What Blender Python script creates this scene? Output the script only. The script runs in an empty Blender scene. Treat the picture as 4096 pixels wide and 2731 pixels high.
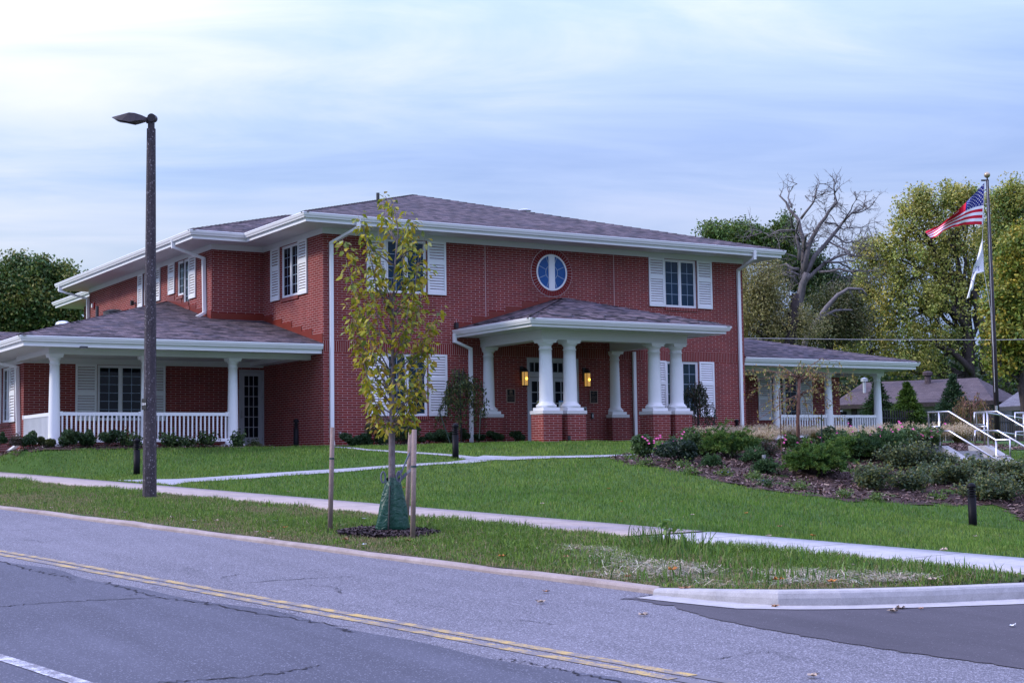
import bpy, math, random
import numpy as np

SC = bpy.context.scene
COL = SC.collection
rnd = random.Random(11)
RS = np.random.RandomState(7)
PI = math.pi

# ------------------------------------------------------------------ camera
CAM = np.array([-17.182, -37.615, -0.376])
YAW, PIT, ROL = math.radians(31.848), math.radians(4.506), math.radians(-0.843)
FPX = 5910.669
KP = 4096 / 2352
FWD = np.array([math.sin(YAW) * math.cos(PIT), math.cos(YAW) * math.cos(PIT), math.sin(PIT)])
RGT = np.array([math.cos(YAW), -math.sin(YAW), 0.0])
UPV = np.cross(RGT, FWD)
R2 = RGT * math.cos(ROL) + UPV * math.sin(ROL)
U2 = -RGT * math.sin(ROL) + UPV * math.cos(ROL)


def ray(x, y):
    return FWD + R2 * ((x * KP - 2048) / FPX) - U2 * ((y * KP - 1365.5) / FPX)


FH = FWD * np.array((1, 1, 0)); FH /= np.linalg.norm(FH)


def at(x, y, d):
    """photo point at horizontal distance d in front of the lens"""
    r = ray(x, y)
    return CAM + r * (d / (r @ FH))


def onplane(x, y, axis, val):
    r = ray(x, y)
    return CAM + r * ((val - CAM[axis]) / r[axis])


def zat(b, py):
    """height on the vertical line through b that shows at photo row py"""
    k = (1365.5 - py * KP) / FPX
    d = np.array([b[0] - CAM[0], b[1] - CAM[1], -CAM[2]])
    return (k * (d @ FWD) - d @ U2) / (U2[2] - k * FWD[2])


def pxm(d):
    return FPX / KP / d


def Fp(x, y): return (x / KP, y / KP)
def cropper(x0, y0, sc): return lambda x, y: ((x0 + x / sc) / KP, (y0 + y / sc) / KP)


cH = cropper(1780, 1150, 2.4117)
cI = cropper(2380, 1150, 2.4117)
cFc = cropper(0, 1300, 3.135)
cPq = cropper(350, 1380, 2.94)
cL = cropper(3600, 1550, 3.484)
cQ = cropper(3300, 1450, 2.955)
cW = cropper(2500, 1620, 2.613)
cV = cropper(2500, 1400, 1.4737)
cT = cropper(1250, 1650, 2.851)
cK = cropper(3700, 650, 2.6136)
cK4 = cropper(2800, 600, 1 / 0.574)
c6 = cropper(2000, 1900, 1.1221)
c7 = cropper(0, 1800, 1.68)
c8 = cropper(1700, 2050, 1.12)

# ------------------------------------------------------------------ tagging


def tag(o, label=None, cat=None, group=None, kind=None):
    if label: o['label'] = label
    if cat: o['category'] = cat
    if group: o['group'] = group
    if kind: o['kind'] = kind
    return o


def thing(name, label, cat, loc=(0, 0, 0), group=None):
    o = bpy.data.objects.new(name, None)
    o.empty_display_size = 0.2
    COL.objects.link(o)
    o.location = tuple(float(c) for c in loc)
    return tag(o, label, cat, group)


def wloc(o):
    p = np.zeros(3)
    while o is not None:
        p = p + np.array(o.location)
        o = o.parent
    return p


def copy_thing(o, loc, label, group=None):
    r = o.copy(); COL.objects.link(r); r.location = tuple(float(c) for c in loc)
    r['label'] = label
    if group: r['group'] = group
    for ch in list(o.children):
        c = ch.copy(); COL.objects.link(c); c.parent = r
        for g in list(ch.children):
            d = g.copy(); COL.objects.link(d); d.parent = c
    return r


# ------------------------------------------------------------------ mesh builder
class MB:
    def __init__(s, o=None, u=None, n=None):
        s.v = []; s.f = []; s.m = []; s.sm = []
        s.o = s.u = s.n = None
        if o is not None:
            s.o = np.array(o, float); s.u = np.array(u, float); s.n = np.array(n, float)
        s.smooth = False

    def add(s, vs, fs, mi=0):
        k = len(s.v)
        if s.o is not None:
            vs = [tuple(s.o + s.u * a[0] + s.n * a[1] + np.array((0, 0, a[2]))) for a in vs]
        s.v.extend([tuple(float(c) for c in a) for a in vs])
        s.f.extend([tuple(k + i for i in f) for f in fs])
        s.m.extend([mi] * len(fs)); s.sm.extend([s.smooth] * len(fs))
        return s

    BF = [(0, 3, 2, 1), (4, 5, 6, 7), (0, 1, 5, 4), (1, 2, 6, 5), (2, 3, 7, 6), (3, 0, 4, 7)]

    def box(s, x0, y0, z0, x1, y1, z1, mi=0):
        return s.add([(x0, y0, z0), (x1, y0, z0), (x1, y1, z0), (x0, y1, z0),
                      (x0, y0, z1), (x1, y0, z1), (x1, y1, z1), (x0, y1, z1)], MB.BF, mi)

    def obox(s, c, a, b, d, mi=0):
        c, a, b, d = [np.array(q, float) for q in (c, a, b, d)]
        return s.add([c - a - b - d, c + a - b - d, c + a + b - d, c - a + b - d,
                      c - a - b + d, c + a - b + d, c + a + b + d, c - a + b + d], MB.BF, mi)

    def beam(s, p0, p1, w, h, up=(0, 0, 1), mi=0):
        p0, p1 = np.array(p0, float), np.array(p1, float)
        d = p1 - p0
        l = np.linalg.norm(d); d = d / l
        side = np.cross(d, np.array(up, float)); side /= np.linalg.norm(side)
        u2 = np.cross(side, d)
        return s.obox((p0 + p1) / 2, d * l / 2, side * w / 2, u2 * h / 2, mi)

    def prism(s, poly, vec, mi=0):
        n = len(poly); vec = np.array(vec, float)
        P = [np.array(p, float) for p in poly]
        fs = [tuple(range(n)), tuple(range(2 * n - 1, n - 1, -1))]
        fs += [(i, n + i, n + (i + 1) % n, (i + 1) % n) for i in range(n)]
        return s.add(P + [p + vec for p in P], fs, mi)

    def poly(s, pts, mi=0):
        return s.add(pts, [tuple(range(len(pts)))], mi)

    def tube(s, pts, rad, n=8, cap=True, mi=0):
        P = [np.array(p, float) for p in pts]
        if not hasattr(rad, '__len__'): rad = [rad] * len(P)
        vs = []; fs = []
        ref = None
        for i, p in enumerate(P):
            d = P[min(i + 1, len(P) - 1)] - P[max(i - 1, 0)]
            d = d / (np.linalg.norm(d) + 1e-9)
            if ref is None:
                ref = np.array((1.0, 0, 0)) if abs(d[0]) < .8 else np.array((0, 1.0, 0))
            a = ref - d * (ref @ d); a /= (np.linalg.norm(a) + 1e-9); ref = a
            b = np.cross(d, a)
            for k in range(n):
                t = 2 * PI * k / n
                vs.append(p + (a * math.cos(t) + b * math.sin(t)) * rad[i])
        for i in range(len(P) - 1):
            for k in range(n):
                k2 = (k + 1) % n
                fs.append((i * n + k, i * n + k2, (i + 1) * n + k2, (i + 1) * n + k))
        if cap:
            fs.append(tuple(range(n - 1, -1, -1)))
            fs.append(tuple(range((len(P) - 1) * n, len(P) * n)))
        return s.add(vs, fs, mi)

    def lathe(s, prof, c, n=20, mi=0):
        vs = []; fs = []
        for r, z in prof:
            for k in range(n):
                t = 2 * PI * k / n
                vs.append((c[0] + r * math.cos(t), c[1] + r * math.sin(t), c[2] + z))
        for i in range(len(prof) - 1):
            for k in range(n):
                k2 = (k + 1) % n
                fs.append((i * n + k, i * n + k2, (i + 1) * n + k2, (i + 1) * n + k))
        fs.append(tuple(range(n - 1, -1, -1)))
        fs.append(tuple(range((len(prof) - 1) * n, len(prof) * n)))
        return s.add(vs, fs, mi)

    def sweep(s, path, prof, close=True, mi=0):
        """path: xyz points, outward on the right hand; prof: (out, z) offsets, mitred at corners"""
        P = [np.array(p, float) for p in path]
        nP = len(P); nn = []
        for i in range(nP - 1):
            d = P[i + 1][:2] - P[i][:2]; d = d / np.linalg.norm(d)
            nn.append(np.array((d[1], -d[0])))
        vs = []; fs = []; m = len(prof)
        for i in range(nP):
            if i == 0: o = nn[0]
            elif i == nP - 1: o = nn[-1]
            else:
                a, b = nn[i - 1], nn[i]
                o = (a + b) / (1 + a @ b)
            for (q, z) in prof:
                vs.append((P[i][0] + o[0] * q, P[i][1] + o[1] * q, P[i][2] + z))
        for i in range(nP - 1):
            for k in range(m if close else m - 1):
                k2 = (k + 1) % m
                fs.append((i * m + k, i * m + k2, (i + 1) * m + k2, (i + 1) * m + k))
        if close:
            fs.append(tuple(range(m))); fs.append(tuple(range(nP * m - 1, (nP - 1) * m - 1, -1)))
        return s.add(vs, fs, mi)

    def build(s, name, mats, parent=None, uv=True):
        if not isinstance(mats, (list, tuple)): mats = [mats]
        me = bpy.data.meshes.new(name)
        off = wloc(parent) if parent is not None else np.zeros(3)
        V = np.array(s.v, float) - off
        me.from_pydata(V.tolist(), [], s.f)
        for m in mats: me.materials.append(m)
        if len(mats) > 1: me.polygons.foreach_set('material_index', s.m)
        me.polygons.foreach_set('use_smooth', s.sm)
        if uv:
            lay = me.uv_layers.new(name='UVMap')
            W = np.array(s.v, float)
            uvs = []
            for f in s.f:
                p = W[list(f)]
                nrm = np.zeros(3)
                for i in range(len(f)):
                    a, b = p[i], p[(i + 1) % len(f)]
                    nrm += np.cross(a, b)
                nrm /= (np.linalg.norm(nrm) + 1e-12)
                if abs(nrm[2]) > .995:
                    t = np.array((1.0, 0, 0)); b = np.array((0, 1.0, 0))
                else:
                    t = np.array((-nrm[1], nrm[0], 0.0)); t /= np.linalg.norm(t)
                    if abs(t[0]) >= abs(t[1]):
                        if t[0] < 0: t = -t
                    elif t[1] < 0: t = -t
                    b = np.cross(nrm, t)
                    if b[2] < 0: b = -b
                for q in p: uvs += [q @ t, q @ b]
            lay.data.foreach_set('uv', uvs)
        me.update()
        o = bpy.data.objects.new(name, me)
        COL.objects.link(o)
        if parent is not None: o.parent = parent
        return o


def fast(name, V, Fc, mat, parent=None, col=None, smooth=False):
    """numpy mesh: V (n,3), Fc (m,k) ints, col (m,3) per-face colours"""
    V = np.asarray(V, np.float32).copy(); Fc = np.asarray(Fc, np.int32)
    if parent is not None: V = V - wloc(parent).astype(np.float32)
    m, k = Fc.shape
    me = bpy.data.meshes.new(name)
    me.vertices.add(len(V)); me.vertices.foreach_set('co', V.ravel())
    me.loops.add(m * k); me.loops.foreach_set('vertex_index', Fc.ravel())
    me.polygons.add(m)
    me.polygons.foreach_set('loop_start', np.arange(0, m * k, k, dtype=np.int32))
    me.polygons.foreach_set('loop_total', np.full(m, k, np.int32))
    if smooth: me.polygons.foreach_set('use_smooth', np.ones(m, bool))
    me.materials.append(mat)
    if col is not None:
        a = me.attributes.new('col', 'FLOAT_COLOR', 'FACE')
        c = np.ones((m, 4), np.float32); c[:, :3] = col
        a.data.foreach_set('color', c.ravel())
    me.update(calc_edges=True)
    o = bpy.data.objects.new(name, me); COL.objects.link(o)
    if parent is not None: o.parent = parent
    return o


# ------------------------------------------------------------------ materials
class NT:
    def __init__(s, name, world=None):
        if world is None:
            s.m = bpy.data.materials.new(name); s.m.use_nodes = True
            s.t = s.m.node_tree; s.b = s.t.nodes['Principled BSDF']; s.out = s.t.nodes['Material Output']
        else:
            s.t = world.node_tree

    def n(s, typ, inp=None, **pr):
        nd = s.t.nodes.new(typ)
        for k, v in pr.items(): setattr(nd, k, v)
        for k, v in (inp or {}).items():
            if isinstance(v, bpy.types.NodeSocket): s.t.links.new(v, nd.inputs[k])
            else: nd.inputs[k].default_value = v
        return nd

    def l(s, a, b): s.t.links.new(a, b)

    def ramp(s, fac, stops, interp='LINEAR'):
        nd = s.t.nodes.new('ShaderNodeValToRGB'); r = nd.color_ramp; r.interpolation = interp
        while len(r.elements) < len(stops): r.elements.new(.5)
        for e, (p, c) in zip(r.elements, stops):
            e.position = p; e.color = (c[0], c[1], c[2], 1) if hasattr(c, '__len__') else (c, c, c, 1)
        s.l(fac, nd.inputs[0]); return nd.outputs[0]

    def mix(s, fac, a, b, mode='MIX'):
        nd = s.t.nodes.new('ShaderNodeMix'); nd.data_type = 'RGBA'; nd.blend_type = mode
        for v, i in ((fac, 0), (a, 6), (b, 7)):
            if isinstance(v, bpy.types.NodeSocket): s.l(v, nd.inputs[i])
            elif hasattr(v, '__len__'): nd.inputs[i].default_value = (v[0], v[1], v[2], 1)
            else: nd.inputs[i].default_value = v
        return nd.outputs[2]

    def math(s, op, a, b=0.0, c=0.0):
        nd = s.t.nodes.new('ShaderNodeMath'); nd.operation = op
        for v, i in ((a, 0), (b, 1), (c, 2)):
            if isinstance(v, bpy.types.NodeSocket): s.l(v, nd.inputs[i])
            else: nd.inputs[i].default_value = v
        return nd.outputs[0]

    def noise(s, scale, detail=3, rough=.55, vec=None, dist=0):
        nd = s.n('ShaderNodeTexNoise', {'Scale': scale, 'Detail': detail, 'Roughness': rough, 'Distortion': dist})
        if vec is not None: s.l(vec, nd.inputs['Vector'])
        return nd.outputs['Fac']

    def pos(s): return s.n('ShaderNodeNewGeometry').outputs['Position']
    def uv(s): return s.n('ShaderNodeUVMap').outputs[0]

    def mapv(s, v, scale=(1, 1, 1), loc=(0, 0, 0), rot=(0, 0, 0)):
        return s.n('ShaderNodeMapping', {'Vector': v, 'Scale': scale, 'Location': loc, 'Rotation': rot}).outputs[0]

    def bump(s, h, strength=.3, dist=.01):
        nd = s.n('ShaderNodeBump', {'Strength': strength, 'Distance': dist, 'Height': h})
        s.l(nd.outputs[0], s.b.inputs['Normal'])

    def set(s, col=None, rough=.6, spec=.5, metal=0.0):
        if col is not None:
            if isinstance(col, bpy.types.NodeSocket): s.l(col, s.b.inputs['Base Color'])
            else: s.b.inputs['Base Color'].default_value = (*col, 1)
        if isinstance(rough, bpy.types.NodeSocket): s.l(rough, s.b.inputs['Roughness'])
        else: s.b.inputs['Roughness'].default_value = rough
        s.b.inputs['Specular IOR Level'].default_value = spec
        s.b.inputs['Metallic'].default_value = metal
        return s.m


M = {}


def plain(name, col, rough=.5, spec=.5, metal=0.0, var=.12, scale=9.0):
    t = NT(name)
    nz = t.noise(scale, 4, .6, t.pos())
    c = t.mix(nz, [x * (1 - var) for x in col], [min(1, x * (1 + var)) for x in col])
    M[name] = t.set(c, rough, spec, metal)
    return M[name]


def brickmat(name, bw, rh, off, c1, c2, mort, ms=.0055, bias=0.0):
    t = NT(name)
    u = t.uv()
    br = t.n('ShaderNodeTexBrick', {'Vector': u, 'Color1': (*c1, 1), 'Color2': (*c2, 1), 'Mortar': (*mort, 1), 'Scale': 1.0,
                                    'Mortar Size': ms, 'Mortar Smooth': .15, 'Bias': bias, 'Brick Width': bw, 'Row Height': rh},
             offset=off, squash=1.0)
    big = t.noise(.55, 4, .6, u)
    fine = t.noise(60, 3, .6, u)
    c = t.mix(.34, br.outputs['Color'], t.ramp(big, [(.3, .55), (.7, 1.3)]), 'MULTIPLY')
    c = t.mix(.25, c, t.ramp(t.noise(1.0, 5, .65, t.mapv(u, (2.2, .35, 1))), [(.35, .5), (.65, 1.25)]), 'MULTIPLY')
    c = t.mix(.22, c, t.ramp(fine, [(.25, .5), (.75, 1.4)]), 'MULTIPLY')
    M[name] = t.set(c, .85, .2)
    return M[name]


brickmat('red_brick', .29, .0665, .5, (.225, .031, .025), (.170, .024, .021), (.58, .44, .43), .0040)
brickmat('red_brick_soldier', .0665, .60, 0.0, (.212, .031, .025), (.165, .025, .021), (.56, .43, .42), .0040)
brickmat('grey_siding', 9.0, .115, .0, (.40, .38, .38), (.37, .35, .36), (.14, .13, .14), .008)


def shingle(name, ca, cb, cc, cd):
    t = NT(name)
    u = t.uv()
    br = t.n('ShaderNodeTexBrick', {'Vector': u, 'Color1': (0, 0, 0, 1), 'Color2': (1, 1, 1, 1), 'Mortar': (.5, .5, .5, 1), 'Scale': 1.0,
                                    'Mortar Size': .006, 'Mortar Smooth': .1, 'Bias': 0.0, 'Brick Width': .24, 'Row Height': .135}, offset=.37)
    c = t.ramp(br.outputs['Color'], [(0, ca), (.35, cb), (.65, cc), (1, cd)])
    c = t.mix(t.math('MULTIPLY', br.outputs['Fac'], .75), c, (.02, .018, .022))
    c = t.mix(.4, c, t.ramp(t.noise(1.0, 4, .6, t.mapv(u, (1.1, 7.4, 1))), [(.35, .45), (.65, 1.5)]), 'MULTIPLY')
    big = t.noise(.8, 4, .6, u)
    c = t.mix(.35, c, t.ramp(big, [(.3, .6), (.7, 1.3)]), 'MULTIPLY')
    fine = t.noise(120, 2, .6, u)
    c = t.mix(.35, c, t.ramp(fine, [(.3, .5), (.7, 1.5)]), 'MULTIPLY')
    t.bump(t.math('SUBTRACT', 1.0, br.outputs['Fac']), .6, .008)
    M[name] = t.set(c, .9, .2)


shingle('roof_shingle', (.018, .015, .019), (.052, .040, .046), (.150, .110, .118), (.050, .047, .066))
shingle('old_shingle', (.080, .060, .064), (.098, .074, .078), (.112, .086, .088), (.088, .068, .075))
shingle('grey_shingle', (.13, .12, .14), (.155, .15, .17), (.175, .17, .19), (.145, .14, .16))

plain('white_trim', (.80, .80, .82), .35, .45, var=.03, scale=2)
plain('white_shutter', (.78, .78, .81), .4, .45, var=.03, scale=2)
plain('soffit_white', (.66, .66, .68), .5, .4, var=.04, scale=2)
plain('window_white', (.74, .74, .78), .3, .5, var=.02)
plain('door_grey', (.42, .42, .47), .4, .45, var=.04)
plain('stone_cap', (.62, .60, .60), .75, .3, var=.10, scale=14)
plain('flashing_red', (.175, .026, .016), .38, .4, var=.2, scale=3)
plain('bollard_black', (.005, .005, .007), .5, .10, var=.2)
plain('lamp_bronze', (.035, .028, .034), .5, .3, var=.15)
plain('iron_black', (.015, .014, .016), .5, .5)
plain('flagpole_bronze', (.035, .026, .032), .5, .25, var=.1)
plain('brass', (.52, .33, .13), .35, .5, 1.0)
plain('plaque_black', (.006, .006, .010), .6, .15)
plain('plaque_letter', (.22, .15, .10), .6, .3)
plain('galvanised', (.62, .62, .64), .35, .5, .8, var=.08)
plain('stainless', (.58, .56, .58), .30, .5, .9, var=.05)
plain('pipe_dark', (.05, .05, .055), .6, .4)
plain('steel_grey', (.35, .35, .38), .4, .5, .5)
plain('alarm_red', (.5, .02, .02), .4, .5)
plain('sign_yellow', (.75, .62, .02), .5, .4, var=.03)
plain('sign_white', (.78, .78, .8), .5, .4, var=.03)
plain('sign_blue', (.03, .06, .45), .5, .4, var=.05)
plain('strap_green', (.02, .055, .055), .6, .4)
plain('strap_grey', (.10, .11, .15), .6, .4)
plain('rust_rebar', (.10, .055, .04), .8, .3, var=.4, scale=30)
plain('stake_green', (.012, .03, .022), .6, .4)
plain('wall_blue_grey', (.30, .33, .42), .7, .3, var=.06)
plain('wire_grey', (.30, .30, .33), .5, .4)
plain('mulch_soil', (.060, .038, .034), .95, .15, var=.5, scale=25)
plain('soil_dark', (.035, .026, .026), .95, .15, var=.5, scale=30)
plain('fabric_white', (.80, .80, .84), .8, .2, var=.02)
plain('flag_red', (.56, .012, .035), .75, .2, var=.04)
plain('flag_blue', (.020, .028, .19), .75, .2, var=.05)
plain('pink_petal', (.66, .12, .34), .6, .3, var=.25, scale=40)
plain('dry_leaf', (.36, .19, .10), .8, .2, var=.45, scale=12)
plain('interior_dark', (.02, .02, .025), .9, .1)

# concrete
def concrete(name, ca, cb, joints=0.0):
    t = NT(name)
    p = t.pos()
    c = t.ramp(t.noise(1.6, 6, .62, p), [(.3, ca), (.7, cb)])
    c = t.mix(.4, c, t.ramp(t.noise(90, 3, .6, p), [(.3, .62), (.7, 1.3)]), 'MULTIPLY')
    c = t.mix(.35, c, t.ramp(t.noise(7, 5, .7, p), [(.35, .6), (.6, 1.15)]), 'MULTIPLY')
    if joints:
        u = t.n('ShaderNodeAttribute', attribute_name='run').outputs['Fac']
        fr = t.math('ABSOLUTE', t.math('SUBTRACT', t.math('FRACT', t.math('DIVIDE', u, joints)), .5))
        c = t.mix(t.math('GREATER_THAN', fr, .5 - .011 / joints), c, (.10, .085, .085))
    t.bump(t.noise(140, 3, .6, p), .25, .004)
    M[name] = t.set(c, .85, .25)


concrete('concrete_tan', (.33, .265, .235), (.40, .33, .295), 1.52)
concrete('concrete_new', (.36, .345, .345), (.42, .405, .405), 1.52)
concrete('concrete_path', (.26, .26, .28), (.33, .33, .35), 1.52)
concrete('kerb_old', (.26, .205, .185), (.36, .30, .275))
concrete('kerb_new', (.34, .325, .325), (.42, .40, .40))
concrete('stair_concrete', (.33, .32, .32), (.40, .39, .39))


def asphalt(name, lo, hi, agg, amt, wear=None):
    t = NT(name)
    p = t.pos()
    a = t.n('ShaderNodeTexVoronoi', {'Vector': p, 'Scale': 105.0})
    st = t.ramp(a.outputs['Color'], [(0, 0.0), (1 - amt, 0.0), (1 - amt * .5, 1.0), (1, 1.0)])
    base = t.ramp(t.noise(.42, 6, .62, p), [(.3, lo), (.7, hi)])
    stretch = t.mapv(p, (3.2, .28, 1), rot=(0, 0, math.radians(-10.1)))
    base = t.mix(.5, base, t.ramp(t.noise(.75, 5, .6, stretch), [(.3, .62), (.7, 1.32)]), 'MULTIPLY')
    base = t.mix(.45, base, t.ramp(t.noise(120, 2, .6, p), [(.3, .55), (.7, 1.45)]), 'MULTIPLY')
    c = t.mix(st, base, agg)
    # dark old stains
    sp = t.noise(1.1, 6, .7, t.mapv(p, (1.6, .7, 1)))
    c = t.mix(t.ramp(sp, [(.62, 0.0), (.74, .45)]), c, [x * .45 for x in lo])
    t.bump(t.math('ADD', t.noise(160, 2, .6, p), st), .35, .006)
    M[name] = t.set(c, .82, .3)


asphalt('asphalt_near', (.060, .060, .080), (.083, .083, .108), (.20, .20, .24), .22)
asphalt('asphalt_far', (.092, .088, .104), (.128, .122, .142), (.30, .285, .325), .40)
asphalt('asphalt_new', (.054, .047, .056), (.080, .071, .083), (.15, .135, .155), .14)


def paint(name, col, under, thr):
    t = NT(name)
    p = t.pos()
    n1 = t.noise(5.5, 6, .72, p)
    n2 = t.noise(75, 3, .7, p)
    w = t.math('ADD', t.math('MULTIPLY', n1, .6), t.math('MULTIPLY', n2, .4))
    c = t.mix(t.ramp(w, [(thr, 1.0), (thr + .10, 0.0)]), col, under)
    M[name] = t.set(c, .7, .3)


paint('paint_yellow', (.50, .34, .10), (.17, .155, .165), .47)
paint('paint_yellow_worn', (.36, .27, .14), (.15, .14, .155), .55)
paint('paint_white', (.55, .55, .60), (.17, .16, .18), .46)

t = NT('crack_tar'); M['crack_tar'] = t.set((.022, .020, .026), .8, .2)


# exposed aggregate concrete lamp post
t = NT('aggregate_post')
p = t.n('ShaderNodeTexCoord').outputs['Object']
v = t.n('ShaderNodeTexVoronoi', {'Vector': p, 'Scale': 55.0})
c = t.ramp(v.outputs['Color'], [(0, (.045, .037, .044)), (.62, (.070, .058, .068)), (.84, (.20, .18, .20)), (1, (.42, .40, .42))], 'CONSTANT')
c = t.mix(.4, c, t.ramp(t.noise(3, 4, .6, p), [(.3, .6), (.7, 1.3)]), 'MULTIPLY')
t.bump(v.outputs['Distance'], .5, .01)
M['aggregate_post'] = t.set(c, .8, .3)


def glass(name, tint, blinds=0.0, bcol=(.10, .14, .20)):
    t = NT(name)
    u = t.uv()
    sep = t.n('ShaderNodeSeparateXYZ', {'Vector': u})
    c = t.mix(t.noise(2.2, 4, .6, t.pos()), [x * .6 for x in tint], [x * 1.5 for x in tint])
    if blinds:
        fr = t.math('FRACT', t.math('DIVIDE', sep.outputs[1], .05))
        c = t.mix(t.math('MULTIPLY', t.math('GREATER_THAN', fr, .55), blinds), c, bcol)
    t.set(c, .03, .26)
    t.b.inputs['IOR'].default_value = 1.45
    w = t.noise(.9, 2, .5, t.pos())
    t.bump(w, .05, .05)
    M[name] = t.m


glass('pane_dark', (.004, .007, .014))
glass('pane_blind', (.005, .016, .026), .5, (.016, .050, .066))
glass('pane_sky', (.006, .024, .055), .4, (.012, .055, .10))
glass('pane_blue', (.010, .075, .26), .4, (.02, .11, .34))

t = NT('lantern_glass')
t.set((.62, .42, .16), .35, .5)
t.b.inputs['Emission Color'].default_value = (1.0, .52, .10, 1)
t.b.inputs['Emission Strength'].default_value = .28
M['lantern_glass'] = t.m
t = NT('lantern_bulb')
t.set((1, .7, .2), .4)
t.b.inputs['Emission Color'].default_value = (1.0, .50, .05, 1)
t.b.inputs['Emission Strength'].default_value = 4.5
M['lantern_bulb'] = t.m


def leafmat(name, trans=.35, rough=.5, spec=.35):
    t = NT(name)
    a = t.n('ShaderNodeAttribute', attribute_name='col').outputs['Color']
    t.set(a, rough, spec)
    tr = t.n('ShaderNodeBsdfTranslucent')
    t.l(t.mix(.35, a, (1.0, .95, .35), 'MULTIPLY'), tr.inputs[0])
    mx = t.n('ShaderNodeMixShader', {0: trans})
    t.l(t.b.outputs[0], mx.inputs[1]); t.l(tr.outputs[0], mx.inputs[2])
    t.l(mx.outputs[0], t.out.inputs[0])
    M[name] = t.m


leafmat('leaf', .38); leafmat('leaf_far', .20, .55, .3); leafmat('leaf_matte', .25, .7, .2); leafmat('grass_blade', .3, .6, .25); leafmat('chips', 0.0, .9, .15)


def bark(name, a, b, sc=14):
    t = NT(name)
    p = t.pos()
    c = t.ramp(t.noise(sc, 5, .65, t.mapv(p, (1, 1, .35))), [(.3, a), (.7, b)])
    t.bump(t.noise(sc * 2, 4, .6, p), .5, .02)
    M[name] = t.set(c, .9, .2)


bark('bark_dark', (.030, .024, .024), (.075, .060, .058))
bark('bark_grey', (.070, .062, .066), (.20, .178, .182), 5)
bark('bark_young', (.11, .088, .090), (.22, .185, .19), 30)
bark('stake_wood', (.20, .145, .125), (.33, .25, .22), 22)
bark('twig_red', (.10, .05, .04), (.22, .12, .09), 40)

# watering bag
t = NT('bag_green')
p = t.pos()
c = t.mix(t.noise(14, 4, .6, p), (.004, .040, .024), (.012, .070, .042))
t.bump(t.noise(9, 3, .6, p, 1.2), .75, .03)
M['bag_green'] = t.set(c, .36, .4)

# lawn soil under the blades
t = NT('lawn_ground')
p = t.pos()
c = t.ramp(t.noise(.5, 5, .6, p), [(.3, (.035, .075, .014)), (.7, (.060, .115, .022))])
c = t.mix(.5, c, t.ramp(t.noise(45, 3, .6, p), [(.3, .45), (.7, 1.4)]), 'MULTIPLY')
M['lawn_ground'] = t.set(c, .95, .15)
t = NT('verge_ground')
c = t.ramp(t.noise(1.3, 6, .65, t.pos()), [(.30, (.045, .075, .018)), (.5, (.075, .085, .035)), (.72, (.135, .105, .070))])
c = t.mix(.5, c, t.ramp(t.noise(60, 3, .6, t.pos()), [(.3, .4), (.7, 1.4)]), 'MULTIPLY')
M['verge_ground'] = t.set(c, .95, .15)
# ================================================================== terrain
UD = np.array((-.17537, .9845)); WD = np.array((.9845, .17537))      # along / across the road


def to_sl(x, y):
    dx, dy = x - CAM[0], y - CAM[1]
    return dx * WD[0] + dy * WD[1], dx * UD[0] + dy * UD[1]


def from_sl(s, l):
    return CAM[0] + s * WD[0] + l * UD[0], CAM[1] + s * WD[1] + l * UD[1]


def zroad(l): return -2.076 + .0372 * l


SW0, SW1 = 13.5, 15.0
KERB = 10.64
_cp = []
for l in range(-10, 56, 4):
    for s in (14.2, 15.1):
        x, y = from_sl(s, l); _cp.append((x, y, zroad(l) + .21))
for x in (-8.3, -7.2, -6, -4.5, -3, -1.5, 0, 2, 3.6): _cp.append((x, -.1, 0.0))
for x in (-7.5, -4, 0, 4, 8, 12): _cp.append((x, 3.5, 0.0)); _cp.append((x, 12, 0.0)); _cp.append((x, 30, 0.0))
for p in ((4.6, -4.6, 0), (7.5, -4.8, -.01), (10, -4.8, -.02), (13, -4.8, -.03), (9.0, -13.0, -.35), (10.8, -13.2, -.36), (13, -13.4, -.37), (18, -12, -.34),
          (9.6, -10.0, -.26), (14, -9, -.2), (20, -5, -.06), (20, 2, 0), (26, 2, 0), (26, -8, -.25), (34, -6, -.3), (34, 10, -.3), (45, 0, -.3), (45, 30, -.3), (25, 30, -.3),
          (60, 20, -.4), (60, 60, -.4), (20, 70, -.3), (-20, 60, .2), (13, -16.5, -.95), (16, -17, -1.0), (22, -18, -1.2), (10.5, -17.6, -1.45), (12.5, -20, -1.7)): _cp.append(p)
for px, py, d in ((2236, 1213, 27.0), (2352, 1163, 30.0), (2352, 1225, 23.5), (2100, 1230, 22.0), (2200, 1158, 29.6), (2000, 1150, 28.0), (1800, 1125, 29.0), (1600, 1090, 31.0), (1420, 1060, 34.0), (1047, 1054, 34.2), (1480, 1047, 35.2),
                  (1700, 1160, 25.0), (1400, 1120, 28.5)):
    _cp.append(tuple(at(px, py, d)))
_CP = np.array(_cp)


def _tps(r2): return np.where(r2 > 1e-9, r2 * np.log(np.maximum(r2, 1e-9)), 0.0)


_n = len(_CP)
_A = np.zeros((_n + 3, _n + 3))
_d2 = ((_CP[:, None, :2] - _CP[None, :, :2]) ** 2).sum(-1) / 100
_A[:_n, :_n] = _tps(_d2) + np.eye(_n) * .01
_A[:_n, _n:] = np.c_[np.ones(_n), _CP[:, :2] / 10]
_A[_n:, :_n] = _A[:_n, _n:].T
_W = np.linalg.solve(_A, np.r_[_CP[:, 2], 0, 0, 0])


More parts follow.
